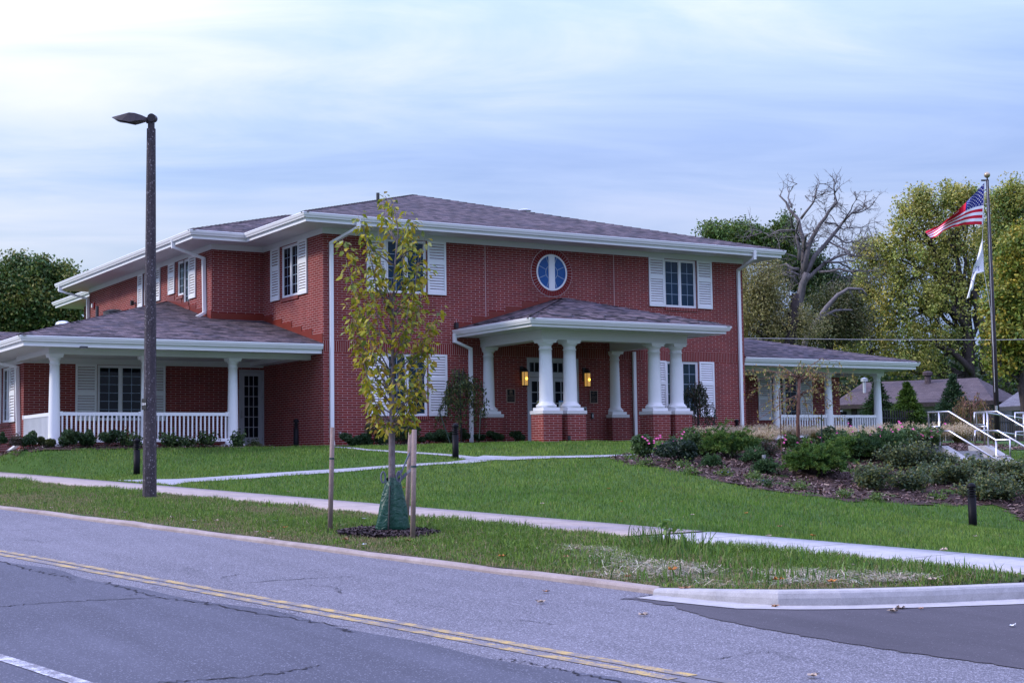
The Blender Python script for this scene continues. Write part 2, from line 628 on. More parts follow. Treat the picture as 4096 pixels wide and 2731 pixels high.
def tps(x, y):
    x = np.asarray(x, float); y = np.asarray(y, float)
    sh = x.shape
    P = np.c_[x.ravel(), y.ravel()]
    out = np.zeros(len(P))
    for i in range(0, len(P), 20000):
        Q = P[i:i + 20000]
        r2 = ((Q[:, None] - _CP[None, :, :2]) ** 2).sum(-1) / 100
        out[i:i + 20000] = _tps(r2) @ _W[:_n] + _W[_n] + Q / 10 @ _W[_n + 1:]
    return out.reshape(sh)


def onroad(px, py, dz):
    """pixel onto the road plane raised by dz"""
    r = ray(px, py)
    # z = -2.076+dz+.0372*l
    l0 = 0.0; g = r[:2] @ UD
    t = (-2.076 + dz - CAM[2]) / (r[2] - .0372 * g)
    return CAM + r * t


# new kerb at the side-drive: measured on its top edge
KZ = [.062, .105, .135, .14, .14, .14]
_kc = [to_sl(*onroad(*c6(*q), z_)[:2]) for q, z_ in zip(((725, 505), (1000, 511), (1250, 514), (1500, 511), (1900, 501), (2352, 482)), KZ)]
_gc = [to_sl(*onroad(*c6(*q), .008)[:2]) for q in ((612, 551), (800, 572), (1050, 598), (1300, 603), (1500, 602), (1900, 594), (2352, 578))]


def _extend(c, n=4, step=.5):
    a, b = np.array(c[-2]), np.array(c[-1]); d = (b - a) / np.linalg.norm(b - a)
    # curve on towards +s
    out = list(c)
    for i in range(n):
        d = d + np.array((.05, -.02)); d /= np.linalg.norm(d)
        out.append(tuple(np.array(out[-1]) + d * step))
    return out


_kc = _extend(_kc, 8); _gc = _extend(_gc, 8)
print('kerb start', [tuple(round(float(v), 2) for v in q) for q in _kc], [tuple(round(float(v), 2) for v in q) for q in _gc])
KC = np.array(_kc)


def kerb_s(l):
    if l >= KC[0][1]: return KERB + .14
    o = np.argsort(KC[:, 1])
    return float(np.interp(l, KC[o, 1], KC[o, 0])) - .01


_ko = np.argsort(KC[:, 1]); KHZ = np.array(KZ + [.14] * (len(KC) - len(KZ)))


def kerb_sv(l):
    l = np.asarray(l, float)
    return np.where(l >= KC[0][1], KERB + .14, np.interp(l, KC[_ko, 1], KC[_ko, 0]) - .01)


def verge_z(s, l):
    s0 = kerb_sv(l); h0 = np.where(l < KC[0][1], np.interp(l, KC[_ko, 1], KHZ[_ko]), .055)
    return zroad(l) + h0 + (.205 - h0) * np.clip((s - s0) / np.maximum(SW0 - s0, .05), 0, 1)


def ground(x, y):
    """height of the finished ground, vectorised"""
    x = np.asarray(x, float); y = np.asarray(y, float)
    s, l = to_sl(x, y)
    zr = zroad(l)
    b = np.clip((s - SW1) / .7, 0, 1); b = b * b * (3 - 2 * b)
    lawn = (zr + .21) * (1 - b) + tps(x, y) * b
    return np.where(s < kerb_sv(l), zr, np.where(s < SW0 + .1, verge_z(s, l), lawn))


def g1(x, y): return float(ground(np.array([x]), np.array([y]))[0])


def march(px, py, t0=6.0, t1=120.0, fn=None):
    fn = fn or ground
    r = ray(px, py)
    t = np.linspace(t0, t1, 900)
    P = CAM + r[None] * t[:, None]
    below = P[:, 2] < fn(P[:, 0], P[:, 1])
    if not below.any(): return at(px, py, 40.0)
    i = int(np.argmax(below)); lo = t[max(i - 1, 0)]; hi = t[i]
    for _ in range(3):
        tt = np.linspace(lo, hi, 12); P = CAM + r[None] * tt[:, None]
        b = P[:, 2] < fn(P[:, 0], P[:, 1]); j = int(np.argmax(b)) if b.any() else 11
        lo, hi = tt[max(j - 1, 0)], tt[j]
    return CAM + r * hi


def depth(p): return float((np.asarray(p) - CAM) @ FH)


def inpoly(x, y, poly):
    r = np.zeros(np.shape(x), bool); n = len(poly)
    for i in range(n):
        ax, ay = poly[i][:2]; bx, by = poly[(i + 1) % n][:2]
        if ay == by: continue
        c = (ay > y) != (by > y)
        r ^= c & (x < (bx - ax) * (y - ay) / (by - ay) + ax)
    return r


def grid_sheet(name, X, Y, Z, mat, kind='structure', run=None, keep=None):
    n, m = X.shape
    V = np.stack([X, Y, Z], -1).reshape(-1, 3)
    i = np.arange(n - 1)[:, None] * m + np.arange(m - 1)[None]
    Fa = np.stack([i, i + 1, i + m + 1, i + m], -1).reshape(-1, 4)
    if keep is not None: Fa = Fa[keep.ravel()]
    o = fast(name, V, Fa, mat, smooth=True)
    if run is not None:
        a = o.data.attributes.new('run', 'FLOAT', 'POINT'); a.data.foreach_set('value', np.asarray(run, np.float32).ravel())
    if kind: o['kind'] = kind
    return o


# far ground: one sheet to the horizon, well below everything
mb = MB(); mb.poly([(-1500, -1500, -6), (1500, -1500, -6), (1500, 1500, -6), (-1500, 1500, -6)])
o = mb.build('ground', M['lawn_ground'], uv=False); o['kind'] = 'structure'

# lawn sheet
sv = np.r_[SW1 - .9, SW1 - .5, SW1 - .03, np.arange(SW1, 37, .3), np.arange(37, 130, 3.0)]
lv = np.r_[np.arange(5.5, 50, .35), np.arange(50, 125, 3.0)]
S_, L_ = np.meshgrid(sv, lv, indexing='ij')
X_, Y_ = from_sl(S_, L_)
Z_ = ground(X_, Y_)
# sink the lawn under the stairs and under the house
st = (X_ > 9.2) & (X_ < 11.1) & (Y_ < -13.3) & (Y_ > -16.9)
Z_ = np.where(st, Z_ - 1.4, Z_)
Z_ = np.where(S_ < SW1 - .01, Z_ - .25, Z_)
grid_sheet('lawn_terrain', X_, Y_, Z_, M['lawn_ground'])

# verge sheet between kerb and sidewalk
rows = np.r_[np.arange(5.6, 12, .12), np.arange(12, 60, .5)]
A = np.linspace(0, 1, 12)
Sg = np.zeros((len(A), len(rows))); Lg = np.zeros_like(Sg)
for j, l in enumerate(rows):
    s0 = kerb_s(l)
    Sg[:, j] = s0 + (max(SW0 + .1, s0 + .01) - s0) * A; Lg[:, j] = l
X_, Y_ = from_sl(Sg, Lg)
Zg = verge_z(Sg, Lg) + .006 * np.sin(Sg * 5 + Lg * 3)
keep = np.repeat((np.array([kerb_s(l) for l in rows[:-1]]) < SW0 - .02)[None], len(A) - 1, 0)
grid_sheet('verge_terrain', X_, Y_, Zg, M['verge_ground'], keep=keep)

# road: three sheets side by side; far lane pale, near lane darker, side drive new
def road_sheet(name, s0f, s1f, l0, l1, mat, dz=0.0, n=80, ms=6):
    lr = np.linspace(l0, l1, n); a = np.linspace(0, 1, ms)
    Sx = np.array([[s0f(l) + (s1f(l) - s0f(l)) * q for l in lr] for q in a]); Lx = np.repeat(lr[None], ms, 0)
    X, Y = from_sl(Sx, Lx)
    return grid_sheet(name, X, Y, zroad(Lx) + dz, mat)


wob = lambda l: 7.0 + .06 * math.sin(l * 1.3) + .05 * math.sin(l * 2.9 + 1)
road_sheet('road', lambda l: -12, wob, -14, 120, M['asphalt_near'], n=400)
road_sheet('road_far_lane', wob, lambda l: 30.0 if l < 5.4 else 11.0 if l > 10.2 else 14.5, -14, 120, M['asphalt_far'], n=700)
# new asphalt of the side drive, laid over the old
edge = [to_sl(*onroad(*c6(*q), .004)[:2]) for q in ((545, 552), (620, 560), (760, 585), (930, 640), (1200, 692), (1500, 745), (1900, 805), (2352, 868))]
ez = np.array(edge)
mbd = MB()
pts = []
for (sa, la), (sb, lb) in zip(edge[:-1], edge[1:]):
    for k in range(9): pts.append((sa + (sb - sa) * k / 9 + rnd.gauss(0, .018), la + (lb - la) * k / 9 + rnd.gauss(0, .018)))
e2 = (ez[-1] - ez[-2]) / np.linalg.norm(ez[-1] - ez[-2])
pts.append(tuple(ez[-1] + e2 * 9)); pts.append((30, -4.0)); pts.append((30, 6.3))
for s, l in reversed(_gc): pts.append((s + .03, l + .03))
P3 = []
for s, l in pts:
    x, y = from_sl(s, l); P3.append((x, y, zroad(l) + .006))
mbd.poly(P3)
o = mbd.build('side_drive', M['asphalt_new'], uv=False); o['kind'] = 'structure'


def strip_sl(name, s0, s1, l0, l1, dz, mat, n=60, wav=0.0):
    lr = np.linspace(l0, l1, n)
    wv = wav * np.sin(lr * 2.1) + wav * .6 * np.sin(lr * 5.3)
    Sx = np.stack([s0 + wv, s1 + wv]); Lx = np.stack([lr, lr])
    X, Y = from_sl(Sx, Lx)
    return grid_sheet(name, X, Y, zroad(Lx) + dz, mat)


def fit_s(pts):
    return np.mean([to_sl(*onroad(px, py, .005)[:2])[0] for px, py in pts])


# double yellow line, positions measured on the photograph
ya = fit_s([c7(0, 678), c7(1000, 845), c7(2200, 1075)]); yb = fit_s([c7(0, 705), c7(1000, 872), c7(2100, 1088)])
for nm, s in (('yellow_line', ya), ('yellow_line', yb)):
    strip_sl(nm, s - .055, s + .055, 6.6, 60, .005, M['paint_yellow'], 200, .006)
    strip_sl(nm, s - .05, s + .05, -6, 6.58, .005, M['paint_yellow_worn'], 60, .012)
ws = fit_s([c7(0, 1400), c7(300, 1480), (195, 1566)])
strip_sl('white_line', ws - .06, ws + .06, -8, 60, .005, M['paint_white'], 120, .004)

# cracks and tar seams in the old asphalt
def crack(pix, w=.012, jag=.05, n=14):
    P = [onroad(*c7(*q) if len(q) == 2 else q[:2], .007) for q in pix]
    Q = []
    for a, b in zip(P[:-1], P[1:]):
        for k in range(n):
            t = k / n; Q.append(a + (b - a) * t)
    Q.append(P[-1]); vs = []; fs = []
    for i, q in enumerate(Q):
        d = Q[min(i + 1, len(Q) - 1)] - Q[max(i - 1, 0)]; d = d[:2] / (np.linalg.norm(d[:2]) + 1e-6); nr = np.array((-d[1], d[0]))
        j = rnd.gauss(0, jag) * .5; ww = w * rnd.uniform(.25, 1.2)
        for sg in (-1, 1):
            x, y = q[:2] + nr * (j + sg * ww); l = to_sl(x, y)[1]; vs.append((x, y, zroad(l) + .0045))
    for i in range(len(Q) - 1): fs.append((2 * i, 2 * i + 1, 2 * i + 3, 2 * i + 2))
    m = MB(); m.add(vs, fs)
    o = m.build('road_crack', M['crack_tar'], uv=False); o['kind'] = 'structure'


crack([(0, 740), (240, 812), (480, 850)]); crack([(475, 845), (480, 885)], .006)
crack([(700, 880), (900, 940), (1080, 985), (1300, 1010), (1700, 1085), (2352, 1185)], .014)
crack([(0, 1045), (250, 1025), (600, 1005), (1080, 985)], .012)
crack([(2270, 1190), (2352, 1218)], .02)
crack([(1000, 1562), (1400, 1530), (1860, 1498), (2150, 1440)], .012)
crack([(0, 536), (400, 525), (860, 512)], .010); crack([(1650, 885), (2050, 858), (2352, 845)], .010)
crack([(880, 722), (930, 715)], .008, .02); crack([(1460, 860), (1600, 830)], .008)
crack([(2050, 900), (2250, 915), (2290, 955)], .008)
crack([(860, 975), (950, 950)], .007); crack([(1900, 1095), (2100, 1080)], .006)
crack([(30, 590), (200, 600), (330, 620)], .006); crack([(1000, 925), (1080, 915)], .006)


def crack6(q, **k): crack([c6(*a) + (0,) for a in q], **k)


crack6([(0, 820), (180, 850), (330, 878), (600, 935)], w=.012)
crack6([(540, 553), (610, 548), (720, 530)], w=.02, jag=.02); crack6([(970, 820), (1120, 795), (1260, 790)], w=.006)
crack6([(80, 645), (250, 665)], w=.008); crack6([(450, 610), (510, 618)], w=.008)

# kerbs
def kerb(name, cl, wid, hh, mat, shift=0.0):
    kind = 'structure'; h = 1.0
    vs = []; fs = []
    prof = [(0, -.05), (0.012, .55), (.03, .86), (.05, 1.0), (wid, 1.03), (wid + .004, -.05)]
    n = len(prof)
    for i, (s, l) in enumerate(cl):
        a = np.array(cl[max(i - 1, 0)]); b = np.array(cl[min(i + 1, len(cl) - 1)])
        d = (b - a) / np.linalg.norm(b - a); nr = np.array((d[1], -d[0]))
        if nr[0] < -.2 or (abs(nr[0]) <= .2 and nr[1] < 0): nr = -nr
        jig = rnd.gauss(0, .004) if 'old' in mat.name else 0
        h = hh[i] if hasattr(hh, '__len__') else hh
        for q, z in prof:
            q += shift; z = z * h if z > 0 else z
            ss, ll = s + nr[0] * q, l + nr[1] * q
            x, y = from_sl(ss, ll); vs.append((x, y, zroad(ll) + z + (jig if z > 0 else 0)))
    for i in range(len(cl) - 1):
        for k in range(n - 1): fs.append((i * n + k, i * n + k + 1, (i + 1) * n + k + 1, (i + 1) * n + k))
    fs.append(tuple(range(n))); fs.append(tuple(range(len(cl) * n - 1, (len(cl) - 1) * n - 1, -1)))
    m = MB(); m.add(vs, fs); o = m.build(name, mat, uv=False); o['kind'] = kind
    return o


old = []
l = KC[0][1] + .02
while l < 110:
    old.append((KERB + .012 * math.sin(l * .8), l)); l += .6
kerb('kerb', old, .15, [.062 if l < 12 else .052 for s, l in old], M['kerb_old'])
cc = []; ch = []
for i in range(len(_kc) - 1):
    for k in range(4):
        t_ = k / 4; cc.append((_kc[i][0] * (1 - t_) + _kc[i + 1][0] * t_, _kc[i][1] * (1 - t_) + _kc[i + 1][1] * t_)); ch.append(KHZ[i] * (1 - t_) + KHZ[i + 1] * t_)
kerb('kerb', cc, .16, ch, M['kerb_new'], -.16)
# gutter pan in front of the new kerb
mg = MB(); vs = []; fs = []
K2 = np.array(cc); G2 = np.array(_gc)
tt = np.linspace(0, 1, 30)
def resample(P, t):
    d = np.r_[0, np.cumsum(np.linalg.norm(np.diff(P, axis=0), axis=1))]; d /= d[-1]
    return np.c_[np.interp(t, d, P[:, 0]), np.interp(t, d, P[:, 1])]
Ka, Ga = resample(K2 - .06, tt), resample(G2, tt)
for a, b in zip(Ka, Ga):
    for q in (a, b):
        x, y = from_sl(*q); vs.append((x, y, zroad(q[1]) + .012))
for i in range(29): fs.append((2 * i, 2 * i + 1, 2 * i + 3, 2 * i + 2))
mg.add(vs, fs); o = mg.build('gutter_pan', M['kerb_new'], uv=False); o['kind'] = 'structure'


# sidewalk along the road
def walk(name, l0, l1, mat, s0=SW0, s1=SW1):
    lr = np.arange(l0, l1 + .01, .38); A = np.array([s0 - .0, s0, s0 + .5, s1 - .5, s1, s1])
    Sx, Lx = np.meshgrid(A, lr, indexing='ij')
    X, Y = from_sl(Sx, Lx)
    Z = np.repeat((zroad(lr) + .222)[None], len(A), 0)
    Z[0] -= .15; Z[-1] -= .15
    return grid_sheet(name, X, Y, Z, mat, run=Lx)


LN = to_sl(*march(1583, 1223)[:2])[1]
walk('sidewalk', LN, 70, M['concrete_tan'])
walk('sidewalk', 5.6, LN - .012, M['concrete_new'])


def ribbon(name, L, R, mat, dz=.014, n=40, ms=4):
    L = resample(np.array(L), np.linspace(0, 1, n)); R = resample(np.array(R), np.linspace(0, 1, n))
    run = np.r_[0, np.cumsum(np.linalg.norm(np.diff((L + R) / 2, axis=0), axis=1))]
    A = np.linspace(0, 1, ms)[:, None]
    X = L[None, :, 0] * (1 - A) + R[None, :, 0] * A; Y = L[None, :, 1] * (1 - A) + R[None, :, 1] * A
    return grid_sheet(name, X, Y, ground(X, Y) + dz, mat, run=np.repeat(run[None], ms, 0))


mp = lambda *q: march(*q)[:2]
# path from the sidewalk up to the porch walk
PL = [mp(*c7(760, 204)), mp(*c7(1170, 198)), mp(*c7(1750, 160)), mp(*c7(2352, 124)), mp(*cT(850, 608)), mp(*cT(1568, 566)), mp(1075, 1056), mp(1120, 1050)]
PR = [mp(*c7(1165, 238)), mp(*c7(1260, 218)), mp(*c7(1900, 176)), mp(*c7(2352, 146)), mp(*cT(850, 636)), mp(*cT(1568, 588)), mp(1085, 1064), mp(1150, 1056)]
ribbon('path', PL, PR, M['concrete_path'])
# path from the corner of the house
QL = [mp(*cT(255, 393)), mp(*cT(640, 424)), mp(*cT(1100, 452)), mp(*cT(1568, 481)), mp(1090, 1050), mp(1165, 1051)]
QR = [mp(*cT(180, 399)), mp(*cT(640, 440)), mp(*cT(1100, 470)), mp(*cT(1568, 501)), mp(1068, 1056), mp(1150, 1058)]
ribbon('path', QL, QR, M['concrete_path'], .018)
XL = [mp(1110, 1047.5), mp(1180, 1050), mp(1260, 1049), mp(1400, 1046), mp(1500, 1044)]
XR = [mp(1070, 1057), mp(1170, 1058), mp(1270, 1053.5), mp(1400, 1050.5), mp(1500, 1048.5)]
ribbon('path', XL, XR, M['concrete_path'], .022)
PATHS = [PL + PR[::-1], QL + QR[::-1], XL + XR[::-1]]

# mulch beds
def bed(name, outline, mat, dz=.014, step=.22):
    P = np.array(outline); x0, y0 = P.min(0) - .3; x1, y1 = P.max(0) + .3
    gx = np.arange(x0, x1, step); gy = np.arange(y0, y1, step)
    X, Y = np.meshgrid(gx, gy, indexing='ij')
    cx = (X[:-1, :-1] + X[1:, 1:]) / 2; cy = (Y[:-1, :-1] + Y[1:, 1:]) / 2
    Z = ground(X, Y) + dz + .02 * np.sin(X * 3.1 + Y) * np.cos(Y * 2.7)
    return grid_sheet(name, X, Y, Z, mat, keep=inpoly(cx, cy, P))


BED = [mp(1395, 1053), mp(1430, 1060), mp(*cW(0, 625)), mp(*cW(300, 655)), mp(*cW(700, 730)), mp(*cW(1000, 805)), mp(*cW(1300, 870)), mp(*cW(1700, 930)), mp(*cW(2352, 1010)),
       mp(2000, 1151), mp(2150, 1159), mp(2300, 1162), (2.6, -23.6), (9.3, -17.4), (9.3, -13.4), (13.2, -13.4), (14.2, -9), (14.6, -1.0), (11.6, -1.0), (9.6, -6.3), (6.2, -8.2), (4.3, -9.0)]
bed('mulch_bed', BED, M['mulch_soil'])
BED2 = [(.55, -.02), (.7, -.55), (1.2, -1.15), (2.0, -1.5), (3.4, -1.4), (4.4, -1.2), (5.0, -.8), (6.4, -.8), (6.6, -.02)]
bed('mulch_bed', BED2, M['mulch_soil'])
BED3 = [(-8.15, .3), (-7.9, -.1), (-6, -.1), (-2.8, -.05), (-1.4, .0), (-1.5, .85), (-6.8, .85), (-7.3, 1.2), (-7.35, 7), (-8.15, 7)]
bed('mulch_bed', BED3, M['mulch_soil'])
# mulch ring at the young tree
c = march(*cT(900, 1385)); ring = []
for k in range(28):
    a = 2 * PI * k / 28; ring.append(march(*cT(870 + 570 * math.cos(a) * (1 + .12 * math.sin(3 * a)), 1385 + 55 * math.sin(a)))[:2])
bed('mulch_ring', ring, M['soil_dark'], .02, .08)
# slab in front of the doors
mb = MB(); mb.box(4.95, -3.6, -.2, 10.35, -.01, .012); o = mb.build('porch_slab', M['stair_concrete'], uv=False); o['kind'] = 'structure'
mb = MB(); mb.box(-7.3, .72, -.2, -.01, 4.29, .03); o = mb.build('porch_slab', M['stair_concrete'], uv=False); o['kind'] = 'structure'
mb = MB(); mb.box(15.3, .72, -.2, 22.6, 2.89, .03); o = mb.build('porch_slab', M['stair_concrete'], uv=False); o['kind'] = 'structure'
# ================================================================== the brick house
W = 15.28
XC = W / 2
house = thing('brick_house', 'large two storey red brick house with white shutters, columned entrance and hipped shingle roofs', 'house', (7.64, 5, 0))


def holewall(mb, u0, u1, z0, z1, holes, dep=.10):
    """local (u, out, z) wall sheet with openings and reveals"""
    us = sorted({u0, u1, *[h[0] for h in holes], *[h[2] for h in holes]}); zs = sorted({z0, z1, *[h[1] for h in holes], *[h[3] for h in holes]})
    for a, b in zip(us[:-1], us[1:]):
        for c, d in zip(zs[:-1], zs[1:]):
            mu, mz = (a + b) / 2, (c + d) / 2
            if any(h[0] < mu < h[2] and h[1] < mz < h[3] for h in holes): continue
            mb.add([(a, 0, c), (b, 0, c), (b, 0, d), (a, 0, d)], [(0, 1, 2, 3)])
    for a, c, b, d in holes:
        for q in ([(a, c), (a, d)], [(b, c), (b, d)], [(a, c), (b, c)], [(a, d), (b, d)]):
            (p, r), (s, t_) = q
            mb.add([(p, 0, r), (s, 0, t_), (s, -dep, t_), (p, -dep, r)], [(0, 1, 2, 3)])


def window(o, u, n, a, c, b, d, panes='pane_blind', rows=5, cols=2, dep=.085, sash=2, low=None):
    """casement window in the opening a..b x c..d of the wall plane (o,u,n)"""
    f = MB(o, u, n); e = .045
    f.box(a, -dep, c, a + e, -.02, d); f.box(b - e, -dep, c, b, -.02, d)
    f.box(a + e, -dep, d - e, b - e, -.02, d); f.box(a + e, -dep, c, b - e, -.015, c + e)
    g = MB(o, u, n); mu = MB(o, u, n)
    wd = (b - a - 2 * e) / sash
    for k in range(sash):
        x0 = a + e + wd * k; x1 = x0 + wd
        if k: f.box(x0 - .03, -dep - .001, c + e, x0 + .03, -.018, d - e)
        s = .03
        xa, xb = x0 + (.03 if k else 0), x1 - (.03 if k < sash - 1 else 0)
        f.box(xa, -dep + .01, c + e, xa + s, -.035, d - e); f.box(xb - s, -dep + .01, c + e, xb, -.035, d - e)
        f.box(xa + s, -dep + .01, d - e - s, xb - s, -.035, d - e); f.box(xa + s, -dep + .01, c + e, xb - s, -.035, c + e + s)
        ga, gb, gc, gd = xa + s, xb - s, c + e + s, d - e - s
        g.box(ga, -dep + .015, gc, gb, -dep + .03, gd)
        for j in range(1, cols): x = ga + (gb - ga) * j / cols; mu.box(x - .008, -dep + .031, gc, x + .008, -dep + .036, gd)
        for j in range(1, rows): z = gc + (gd - gc) * j / rows; mu.box(ga, -dep + .0315, z - .008, gb, -dep + .0365, z + .008)
    w = f.build('window', M['window_white'], house)
    g.build('pane', M[panes], w)
    mu.build('muntin', M['muntin'], w)
    return w


plain('muntin', (.28, .36, .48), .4, .5, var=.02)


def sill(o, u, n, a, b, z):
    m = MB(o, u, n); m.box(a - .02, -.06, z - .11, b + .02, .035, z - .002)
    m.build('sill', M['red_brick_soldier'], house)


def shutter(o, u, n, a, c, b, d, mid=.60):
    m = MB(o, u, n); t0, t1 = .012, .05; st = .055
    m.box(a, t0, c, a + st, t1, d); m.box(b - st, t0, c, b, t1, d)
    zm = c + (d - c) * mid
    rails = [(c, c + .10), (zm - .055, zm + .055), (d - .07, d)]
    for z0, z1 in rails: m.box(a + st, t0, z0, b - st, t1 - .002, z1)
    for (z0, z1) in ((rails[0][1], rails[1][0]), (rails[1][1], rails[2][0])):
        k = max(3, round((z1 - z0) / .078)); h = (z1 - z0) / k
        for i in range(k):
            q = z0 + i * h
            m.add([(a + st, t1 - .006, q + .010), (b - st, t1 - .006, q + .010), (b - st, t0 + .002, q + h * .82), (a + st, t0 + .002, q + h * .82),
                   (a + st, t1 - .006, q), (b - st, t1 - .006, q), (b - st, t0 + .002, q + h * .82 - .008), (a + st, t0 + .002, q + h * .82 - .008)],
                  [(0, 1, 2, 3), (4, 7, 6, 5), (0, 4, 5, 1)])
    m.build('shutter', M['white_shutter'], house)


FR = ((0, 0, 0), (1, 0, 0), (0, -1, 0))         # front wall plane
LF = ((0, 0, 0), (0, 1, 0), (-1, 0, 0))         # left side of the main block
WF = ((-1.657, 0, 0), (0, 1, 0), (-1, 0, 0))    # left side of the upper wing
Y1 = 4.317
ZF = 5.968

# --- front wall
wins = [(1.98, .87, 3.28, 2.648), (1.98, 4.40, 3.28, 5.955), (12.0, .87, 13.30, 2.648), (12.0, 4.40, 13.30, 5.955)]
door_h = (6.70, -.05, 8.58, 2.648)
m = MB(*FR); holewall(m, 0, W, -.5, 6.2, wins + [door_h])
m.build('wall', M['red_brick'], house)
for a, c, b, d in wins:
    window(*FR, a, c, b, d, 'pane_blind' if d < 3 else 'pane_sky', 5 if d < 3 else 4)
    if True:
        sill(*FR, a, b, c)
    shutter(*FR, a - .64, c, a - .03, d + .01); shutter(*FR, b + .03, c, b + .64, d + .01)
# brick band of soldiers, proud of the wall
m = MB(*FR)
m.box(0.0, .0, 2.661, W, .004, 2.961); m.build('brick_band', M['red_brick_soldier'], house)
# control joints
for x in (5.28, 10.0):
    m = MB(*FR); m.box(x - .012, 0, 3.0, x + .012, .003, ZF); m.build('control_joint', M['joint_caulk'] if 'joint_caulk' in M else plain('joint_caulk', (.40, .30, .30), .8, .2), house)

# --- round window
cx, cz, r0, r1 = 7.645, 5.275, .565, .735
ringm = MB(*FR); nseg = 48
for k in range(nseg):
    a0 = 2 * PI * (k + .09) / nseg; a1 = 2 * PI * (k + .91) / nseg
    q = [(cx + r0 * math.cos(a0), cz + r0 * math.sin(a0)), (cx + r1 * math.cos(a0), cz + r1 * math.sin(a0)), (cx + r1 * math.cos(a1), cz + r1 * math.sin(a1)), (cx + r0 * math.cos(a1), cz + r0 * math.sin(a1))]
    ringm.prism([(x, .006, z) for x, z in q], (0, .016, 0))
ringm.build('brick_ring', plain('ring_brick', (.185, .023, .023), .85, .2, var=.25, scale=7), house)
rm = MB(*FR)
def annulus(m, ra, rb, y0, y1, n=48, a0=0, a1=2 * PI):
    vs = []; fs = []
    for k in range(n + 1):
        t = a0 + (a1 - a0) * k / n
        for r, y in ((ra, y0), (rb, y0), (rb, y1), (ra, y1)): vs.append((cx + r * math.cos(t), y, cz + r * math.sin(t)))
    for k in range(n):
        for j in range(4): fs.append((4 * k + j, 4 * k + (j + 1) % 4, 4 * k + 4 + (j + 1) % 4, 4 * k + 4 + j))
    m.add(vs, fs)
annulus(rm, r0 + .003, r1 + .018, .001, .005); rm.build('brick_ring_mortar', plain('ring_mortar', (.58, .44, .45), .9, .2), house)
rw = MB(*FR); annulus(rw, .51, .562, .004, .028); rw.box(cx - .085, .004, cz - .52, cx + .085, .034, cz + .52)
rw.box(cx - .112, .004, cz - .505, cx - .086, .024, cz + .505); rw.box(cx + .086, .004, cz - .505, cx + .112, .024, cz + .505)
rwin = rw.build('round_window', M['window_white'], house)
pg = MB(*FR)
for sg in (-1, 1):
    vs = [(cx + sg * .112, .009, cz - .50)]
    for k in range(25):
        t = -PI / 2 + PI * k / 24; vs.append((max(.112, .51 * math.cos(t)) * sg + cx, .009, cz + .51 * math.sin(t)))
    vs.append((cx + sg * .112, .009, cz + .50)); pg.poly(vs)
pg.build('pane', M['pane_blue'], rwin)
mm = MB(*FR); annulus(mm, .205, .225, .010, .014)
for k in range(8):
    t = PI * k / 4 + PI / 8
    mm.beam((cx + .21 * math.cos(t), .012, cz + .21 * math.sin(t)), (cx + .50 * math.cos(t), .012, cz + .50 * math.sin(t)), .018, .004, (0, 1, 0))
mm.build('muntin', M['muntin'], rwin)

# --- entrance doors with transom
dr = MB(*FR); a, b = 6.70, 8.58
dr.box(a, -.09, 0, a + .09, .01, 2.64); dr.box(b - .09, -.09, 0, b, .01, 2.64); dr.box(a + .09, -.09, 2.55, b - .09, .01, 2.64)
dr.box(a + .09, -.09, 2.06, b - .09, .0, 2.19)
fr = dr.build('door_frame', M['door_grey'], house)
tr = MB(*FR); tr.box(a + .09, -.08, 2.19, b - .09, -.06, 2.55); tr.build('pane', M['pane_dark'], fr)
tm = MB(*FR)
for k in range(1, 8): x = a + .09 + (b - a - .18) * k / 8; tm.box(x - (.03 if k in (2, 6, 4) else .012), -.06, 2.19, x + (.03 if k in (2, 6, 4) else .012), -.045, 2.55)
tm.box(a + .09, -.06, 2.19, b - .09, -.045, 2.22); tm.box(a + .09, -.06, 2.50, b - .09, -.045, 2.55); tm.build('muntin', M['door_grey'], fr)
xm = (a + b) / 2
for x0, x1, hs in ((a + .095, xm - .005, 1), (xm + .005, b - .095, -1)):
    d = MB(*FR); s = .085
    d.box(x0, -.075, .01, x0 + s, -.03, 2.05); d.box(x1 - s, -.075, .01, x1, -.03, 2.05); d.box(x0 + s, -.075, 1.93, x1 - s, -.03, 2.05); d.box(x0 + s, -.075, .01, x1 - s, -.03, .28)
    dd = d.build('door', M['door_grey'], house)
    g = MB(*FR); g.box(x0 + s, -.065, .28, x1 - s, -.05, 1.93); g.build('pane', M['pane_dark'], dd)
    q = MB(*FR)
    for k in range(1, 3): x = x0 + s + (x1 - x0 - 2 * s) * k / 3; q.box(x - .012, -.05, .28, x + .012, -.04, 1.93)
    for k in range(1, 5): z = .28 + 1.65 * k / 5; q.box(x0 + s, -.0495, z - .012, x1 - s, -.0395, z + .012)
    q.build('muntin', M['door_grey'], dd)
    hd = MB(*FR); xh = (x1 - .05) if hs == 1 else (x0 + .05); hd.box(xh - .015, -.03, .85, xh + .015, .02, 1.15); hd.build('handle', M['steel_grey'], dd)
# stickers on the glass (things of their own would be part of the door: build as parts)
def disc(m, cx_, cz_, r, y, n=24): m.poly([(cx_ + r * math.cos(2 * PI * k / n), y, cz_ + r * math.sin(2 * PI * k / n)) for k in range(n)])


